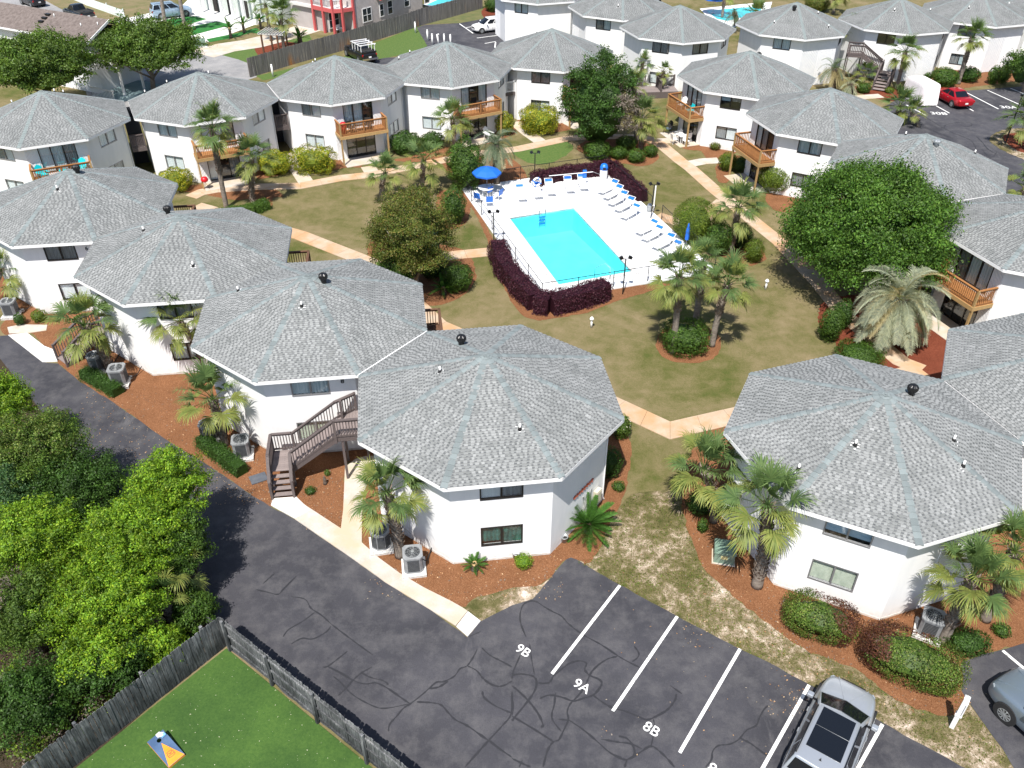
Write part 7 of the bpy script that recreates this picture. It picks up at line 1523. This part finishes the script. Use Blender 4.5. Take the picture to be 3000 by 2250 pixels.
    if kind == 'pickup':
        mb = MB(); x0, x1 = -.47*L, -.15*L; y_ = W/2*.84; z_ = .64*H
        mb.box(x0, x1, -y_, y_, z_, z_+.012); ob('bed_floor', mb.mesh('bed_floor', mat('bed_liner', (.02, .02, .02), .9)), t)
        for dims in ((x0-.06, x0, -y_-.05, y_+.05, z_-.05, z_+.14), (x0, x1, -y_-.06, -y_, z_-.05, z_+.14), (x0, x1, y_, y_+.06, z_-.05, z_+.14)): mb = MB(); mb.box(*dims); ob('bed_wall', mb.mesh('bed_wall', paint_), t, bev=.015)
        ob('rear_bumper', boxmesh('rear_bumper', (-.12, .05, -W*.47, W*.47, -.1, .08), CHR), t, (-.50*L, 0, .32*H))
    if rack:
        for xx in (-.42*L, -.27*L, -.13*L, .0): 
            for dy in (-1, 1): ob('rack_upright', boxmesh('rack_upright', (-.03, .03, -.03, .03, .6*H, H+.1), WPL), t, (xx, dy*W*.42, 0))
            ob('rack_bar', boxmesh('rack_bar', (-.06, .06, -W*.5, W*.5, H+.1, H+.17), WPL), t, (xx, 0, 0))
        for dy in (-1, 1): ob('rack_rail', boxmesh('rack_rail', (-.45*L, .02*L, -.03, .03, H+.02, H+.09), WPL), t, (0, dy*W*.42, 0))
    return t
hd = lambda a, b: math.atan2(*( (b-a).to_2d().yx ))
a_, b_ = (U(2370, 2008)+U(2585, 2123))/2, (U(2190, 2330)+U(2430, 2400))/2
dS = (U(2168, 1902)-U(1991, 2206)).to_2d().normalized(); nose = U(2478, 2062).to_2d()+dS*.35; L_ = 4.75; cN = nose-dS*L_/2
car('silver-grey SUV with black glass roof parked nose-in at the lower right', cN.to_3d(), math.atan2(dS.y, dS.x), L_, 2.02, 1.68, carpaint('silver_paint', (.40, .43, .47), .45), 'suv', roof_glass=True)
dl = (U(2937, 1907)-U(3030, 1985)).to_2d().normalized(); wpt = U(2934, 2110).to_2d()
ctr_t = wpt-dl*(.315*5.3)+Vector((dl.y, -dl.x))*.92
car('steel-blue truck with flared arches cut off by the right edge', ctr_t.to_3d(), math.atan2(dl.y, dl.x), 5.3, 1.98, 1.88, carpaint('steel_blue_paint', (.2, .25, .3), .5), 'suv', name='parked_truck', rails=True)
fwd = (U(2727, 302)-U(2781, 332)).to_2d(); fwd.normalize()
car('red sedan beside the white covered trailer in the upper lot', U(*r4(1572,885)), math.atan2(fwd.y, fwd.x), 4.8, 1.85, 1.45, carpaint('red_paint', (.42, .006, .014), .3), 'sedan')
f2 = (U(1397, 112)-U(1505, 98)).to_2d()
car('small white SUV parked alone in the far lot by the fence', U(*r2(2015,270)), math.atan2(f2.y, f2.x), 4.4, 1.8, 1.6, carpaint('white_paint', (.8, .8, .8), .0), 'suv', rails=True)
f3 = (U(1030, 150)-U(1080, 178)).to_2d(); car('black pickup with a white ladder rack on the bright verge', U(1056, 172), math.atan2(f3.y, f3.x), 5.4, 1.95, 1.85, carpaint('black_paint', (.012, .013, .015), .3), 'pickup', rack=True)
f4 = (U(185, 34)-U(280, 66)).to_2d(); car('dark pickup parked on the street at the top left', U(*r1(690,165)), math.atan2(f4.y, f4.x), 5.6, 2.0, 1.85, carpaint('charcoal_paint', (.02, .021, .024), .4), 'pickup', name='dark_pickup')
car('dark SUV at the very top left of the street', U(*r1(290,45)), math.atan2(f4.y, f4.x), 4.6, 1.85, 1.65, carpaint('navy_paint', (.02, .02, .028), .4), 'suv')
f5 = (U(565, 42)-U(452, 56)).to_2d(); car('pale blue SUV in the drive beside the turf strips', U(*r1(1490,145)), math.atan2(f5.y, f5.x), 5.1, 2.0, 1.85, carpaint('pale_blue_paint', (.34, .45, .56), .4), 'suv', rails=True)
# covered trailer
q = U(*r4(1300,870)); t = thing('covered_trailer', 'boxy trailer shrouded in a white dust cover left of the red sedan', 'trailer', (q.x, q.y, 0), math.atan2(fwd.y, fwd.x)); mb = MB(); n = 64; VV = []
for zi, (z, s) in enumerate(((.12, 1.04), (.5, 1.03), (1.1, 1.0), (1.75, .97), (1.95, .93), (2.02, .82))):
    for k in range(n):
        a = 2*PI*k/n; cx, sy = math.cos(a), math.sin(a); e = .28; x = 1.75*math.copysign(abs(cx)**e, cx); y = .95*math.copysign(abs(sy)**e, sy); f = 1+(.035 if k % 2 else -.012)*(1-zi/5); VV.append((x*s*f, y*s*f, z+.03*math.sin(k*.7)*(zi == 0)))
mb.add(VV, [(i*n+k, i*n+(k+1) % n, (i+1)*n+(k+1) % n, (i+1)*n+k) for i in range(5) for k in range(n)]+[tuple(range(5*n, 6*n))]); ob('dust_cover', mb.mesh('dust_cover', two('white_dust_cover', (.72, .66, .68), (.8, .78, .78), .8, .9), False), t)
for sx in (-.4, .5):
    for s_ in (-1, 1): mb = MB(); mb.lathe([(.28, -.08), (.3, 0), (.28, .08)], 16); ob('wheel', mb.mesh('wheel', BLK), t, mw=Matrix.Translation((sx, s_*.8, .28)) @ Matrix.Rotation(PI/2, 4, 'X'))

# ================================================================== NEIGHBOURING HOUSES (top edge)
SIDE = two('grey_lap_siding', (.42, .38, .36), (.5, .46, .44), 1.5); PINK = mat('coral_trim', (.52, .1, .1), .6); SAGE = two('sage_siding', (.45, .5, .46), (.52, .57, .53), 1.5)
def plane_frame(a, b):
    a, b = Vector(a).to_2d(), Vector(b).to_2d(); d = (b-a).normalized(); M = Matrix.Identity(4); y = Vector((-d.y, d.x))
    for i, c in enumerate(((d.x, d.y, 0), (y.x, y.y, 0), (0, 0, 1))):
        for j in range(3): M[j][i] = c[j]
    M.translation = (a.x, a.y, 0); return M, (b-a).length
def lapwall(parent, x0, x1, y, z0, z1, m=None, e=.14):
    J = MB(); z = z0
    while z < z1: zz = min(z+e, z1); J.add([(x0, y-.02, z), (x1, y-.02, z), (x1, y-.004, zz), (x0, y-.004, zz), (x0, y, z), (x1, y, z)], [(0,1,2,3), (4,5,1,0)]); z = zz
    tag(ob('siding', J.mesh('siding', m or SIDE), parent), kind='stuff')
def hwin(parent, x, z, w, h, y, frame=WMET, split=2):
    mb = MB(); f = .09; mb.box(x-w/2-f, x+w/2+f, y-.06, y, z-f, z); mb.box(x-w/2-f, x+w/2+f, y-.06, y, z+h, z+h+f); mb.box(x-w/2-f, x-w/2, y-.06, y, z, z+h); mb.box(x+w/2, x+w/2+f, y-.06, y, z, z+h); mb.box(x-w/2, x+w/2, y-.055, y, z+h*.48, z+h*.52)
    wo = ob('window', mb.mesh('window', frame), parent); mb = MB(); mb.box(x-w/2, x+w/2, y-.035, y-.02, z, z+h); ob('pane', mb.mesh('pane', mat('dark_pane', (.03, .04, .045), .08)), wo)
M, L = plane_frame(U(*r2(860,282)), U(*r2(1445,102))); t = thing('coral_trim_house', 'grey-sided house with coral posts and porch behind the long fence', 'house'); t.matrix_world = M
ob('wall', boxmesh('wall', (0, L, .02, 9, 0, 6), SIDE), t); lapwall(t, 0, L*.99, 0, 0, 6)
for x, z, w, h in ((1.9, .9, .7, 1.5), (2.7, .9, .7, 1.5), (5.0, 1.0, .6, 1.4), (6.6, 1.0, .8, 1.5), (9.9, 1.3, .9, 1.3), (14.0, 1.0, .9, 1.6), (2.2, 4.0, 1.4, 1.2)): hwin(t, x, z, w, h, -.02)
P0 = [U(*r2(*p)) for p in ((515,265),(600,285),(685,305),(765,300))]; Mi = M.inverted()
PP = [Mi @ p for p in P0]
for p in PP: ob('porch_post', boxmesh('porch_post', (-.13, .13, -.13, .13, 0, 6.0), PINK), t, p)
for i in range(3):
    mb = MB(); a_, b_ = PP[i], PP[i+1]; mb.bar(Vector((a_.x, a_.y, 2.75)), Vector((b_.x, b_.y, 2.75)), .2, .42); ob('porch_beam', mb.mesh('porch_beam', PINK), t); railing(t, (a_.x, a_.y), (b_.x, b_.y), 2.95, WMET, step=.2)
mb = MB(); mb.bar(Vector((PP[3].x, PP[3].y, 2.75)), Vector((0, 0, 2.75)), .2, .42); mb.bar(Vector((PP[0].x, PP[0].y, 2.75)), Vector((PP[0].x+1, 6, 2.75)), .2, .42); ob('porch_beam', mb.mesh('porch_beam', PINK), t)
xs = [p.x for p in PP]; mb = MB(); mb.prism([(p.x, p.y) for p in PP]+[(0, 0), (0, 5), (xs[0], PP[0].y+4)], 2.6, 2.9); ob('balcony_floor', mb.mesh('balcony_floor', CONCW), t)
mb = MB(); mb.box(xs[0]+.4, -.01, 2.6, 9, 0, 6); ob('porch_back_wall', mb.mesh('porch_back_wall', two('porch_grey', (.36, .33, .32), (.42, .39, .38), 1)), t)
for x, w in ((xs[0]+1.6, .9), (xs[0]+3.4, .95), (-1.3, .8)): hwin(t, x, .5, w, 1.7, 2.58)
mb = MB(); mb.box(-.12, .14, -.14, .12, 0, 6); ob('corner_post', mb.mesh('corner_post', PINK), t)
mb = MB(); mb.box(4.2, 7.6, -.8, .015, 3.1, 6); bay = ob('bay', mb.mesh('bay', SIDE), t); mb = MB(); mb.box(4.15, 4.4, -.85, -.6, 3.05, 6); mb.box(7.4, 7.65, -.85, -.6, 3.05, 6); ob('bay_trim', mb.mesh('bay_trim', PINK), bay)
for p, lb in ((r2(545,245), 'white garden bench under the coral porch, left'), (r2(712,285), 'white garden bench under the coral porch, right')):
    q = U(*p); b2 = thing('garden_bench', lb, 'bench', q, math.atan2(M[1][0], M[0][0])); ob('seat', boxmesh('seat', (-.6, .6, -.22, .22, .4, .44), WMET), b2); ob('backrest', boxmesh('backrest', (-.6, .6, .2, .24, .5, .9), WMET), b2)
    for sx in (-.5, .5): ob('leg', boxmesh('leg', (-.03, .03, -.2, .24, 0, .6), WMET), b2, (sx, 0, 0))
M, L = plane_frame(U(*r1(1730,105)), U(*r1(2230,215))); t = thing('column_house', 'sage house with thick white columns at the top beside the turf strips', 'house'); t.matrix_world = M
ob('wall', boxmesh('wall', (-1, L+3, 1.6, 8, 0, 5.5), SAGE), t); lapwall(t, -1, L+3, 1.6, 0, 5.5, SAGE)
for i in range(6): ob('column', boxmesh('column', (-.16, .16, -.16, .16, 0, 5.5), WMET), t, (L*(.03+.19*i), 0, 0))
for x in (1.5, 4.5, 7.5): ob('door', boxmesh('door', (-.5, .5, 1.52, 1.575, 0, 2.1), DK), t, (x, 0, 0))
M, L = plane_frame(U(*r2(95,25)), U(*r2(490,165))); t = thing('brown_base_house', 'pale house with a dark brown lower wall between columns and coral porch', 'house'); t.matrix_world = M
ob('lower_wall', boxmesh('lower_wall', (2, L-.5, 2, 8, 0, 2.8), two('brown_wall', (.1, .045, .025), (.14, .065, .035), 1)), t); ob('upper_wall', boxmesh('upper_wall', (-2, L-.4, 1.9, 8, 2.83, 6.5), SAGE), t); hwin(t, 5, 3.4, .7, 1.3, 1.88)
for x in (1.5, 4.5, 7): ob('post', boxmesh('post', (-.05, .05, -.05, .05, 0, 3), METAL), t, (x, 1, 0))
# white ridge-roofed house, far left
e1, e0 = U(*r1(765,362), 5.2), U(*r1(-260,180), 5.2); M, L = plane_frame(e0, e1); t = thing('ridge_roof_house', 'white house with a brown shingled ridge roof at the left edge', 'house'); t.matrix_world = M
rd = (Mi.inverted().inverted() @ Vector((0, 0, 0))) ; rr_ = M.inverted() @ U(*r1(757,248), 6.6); dy = max(3.0, rr_.y)
ob('wall', boxmesh('wall', (-6, L-.3, .35, dy*2-.3, 0, 5.2), WALL), t)
BRS = two('brown_shingle', (.12, .095, .085), (.2, .165, .15), 3, .9)
mb = MB(); mb.add([(-7, -.1, 5.15), (L, -.1, 5.15), (L, dy, 6.6), (-7, dy, 6.6), (-7, 2*dy, 5.15), (L, 2*dy, 5.15)], [(0,1,2,3), (3,2,5,4)]); rf = ob('roof', mb.mesh('roof', BRS), t)
J = MB(); n = 24
for i in range(n):
    f0, f1 = i/n, (i+1)/n; J.add([(-7, -.1+(dy+.1)*f0, 5.15+1.45*f0+.03), (L, -.1+(dy+.1)*f0, 5.15+1.45*f0+.03), (L, -.1+(dy+.1)*f1, 5.15+1.45*f1+.008), (-7, -.1+(dy+.1)*f1, 5.15+1.45*f1+.008), (-7, -.1+(dy+.1)*f0, 5.15+1.45*f0), (L, -.1+(dy+.1)*f0, 5.15+1.45*f0)], [(0,1,2,3), (4,5,1,0)])
tag(ob('shingle_courses', J.mesh('shingle_courses', BRS), rf), kind='stuff')
ob('eave_board', boxmesh('eave_board', (-7, L+.05, -.16, -.102, 5.0, 5.17), TRIM), t); mb = MB(); mb.bar((L+.03, -.12, 5.13), (L+.03, dy, 6.57), .06, .22); ob('verge_board', mb.mesh('verge_board', TRIM), t)
for k in range(3): mb = MB(); f = .45+.16*k; mb.bar((L-8.3, dy*f, 5.15+1.45*f+.1), (L-7.7, dy*f, 5.15+1.45*f+.1), .3, .18); ob('roof_vent', mb.mesh('roof_vent', METAL), t)
for x, f in ((L-7.0, .75), (L-2.6, .55), (L-.7, .7)): ob('vent_pipe', VP, t, (x, dy*f, 5.15+1.45*f+.05))
mi = M.inverted(); q = [mi @ U(*r1(*p), 3.0) for p in ((800,565), (945,600))]
mb = MB(); mb.add([(L-.1, .4, 4.0), (L-.1, dy*1.6, 4.0), (L+2.6, dy*1.6, 3.1), (L+2.6, .4, 3.1)], [(0,3,2,1)]); mb.add([(L-.1, .4, 3.85), (L-.1, dy*1.6, 3.85), (L+2.6, dy*1.6, 2.95), (L+2.6, .4, 2.95)], [(0,1,2,3)]); ob('porch_roof', mb.mesh('porch_roof', BRS), t)
mb = MB(); mb.bar((L-.1, .37, 3.9), (L+2.62, .37, 3.02), .05, .22); mb.bar((L+2.63, .37, 3.02), (L+2.63, dy*1.6, 3.02), .05, .22); ob('porch_trim', mb.mesh('porch_trim', TRIM), t)
for yy in (.5, dy): ob('porch_post', boxmesh('porch_post', (-.09, .09, -.09, .09, 0, 3.0), WMET), t, (L+2.5, yy, 0))
ob('porch_floor', boxmesh('porch_floor', (L-.2, L+3.2, -1.2, dy*1.6, 0, .3), two('blue_grey_deck', (.2, .3, .32), (.28, .38, .4), 1)), t); railing(t, (L-.1, -1.2), (L+3.2, -1.2), .3, WMET, step=.2)
# timber arbour
q0 = U(*r2(72,480)); t = thing('timber_arbour', 'timber arbour with a pale slatted top behind the long fence', 'arbour', q0, -.15); 
for p in ((0, 0), (1.9, -.1), (0.3, 1.9), (2.2, 1.8)): ob('post', boxmesh('post', (-.08, .08, -.08, .08, 0, 2.3), CEDARD), t, (*p, 0))
for i in range(9): ob('slat', boxmesh('slat', (-.03, .03, -.35, 2.3, 2.4, 2.52), WP2), t, (-.2+.33*i, 0, 0))
for y_ in (0, 1.85): ob('beam', boxmesh('beam', (-.35, 2.6, -.03, .03, 2.26, 2.395), WP2), t, (0, y_, 0))
# far pools and transformer
for nm, wp, cp in (('far_pool_water', [(1250,14),(1300,-8),(1372,-14),(1330,6),(1286,22)], [(1240,14),(1290,-14),(1385,-20),(1335,10),(1283,28)]), ('top_pool_water', [(2068,32),(2190,22),(2232,22),(2225,40),(2130,62),(2100,56)], [(2050,26),(2185,12),(2262,6),(2250,48),(2150,80),(2085,64)])):
    sheet(nm.replace('water', 'deck'), pxs(cp), .03, DECKW); sheet(nm, pxs(wp), .045, two('aqua_water_surface', (.03, .45, .5), (.06, .55, .6), .6, .1))
t = thing('electric_box', 'grey-green transformer box at the corner of the neighbour paving', 'utility box', U(*r1(1735,400)), .3); mb = MB(); mb.box(-.6, .6, -.45, .45, 0, .8); ob('cabinet', mb.mesh('cabinet', GB), t, bev=.05); ob('base', boxmesh('base', (-.75, .75, -.6, .6, 0, .08), CONCW), t)
for p, lb in ((r1(1695,400), 'white rock edging left of the transformer box'),):
    t = thing('white_boulder', lb, 'rock', U(*p), 0); mb = MB(); mb.lathe([(.5, 0), (.55, .25), (.35, .5), (.1, .6)], 9, flute=.15); ob('stone', mb.mesh('stone', CONCW), t)
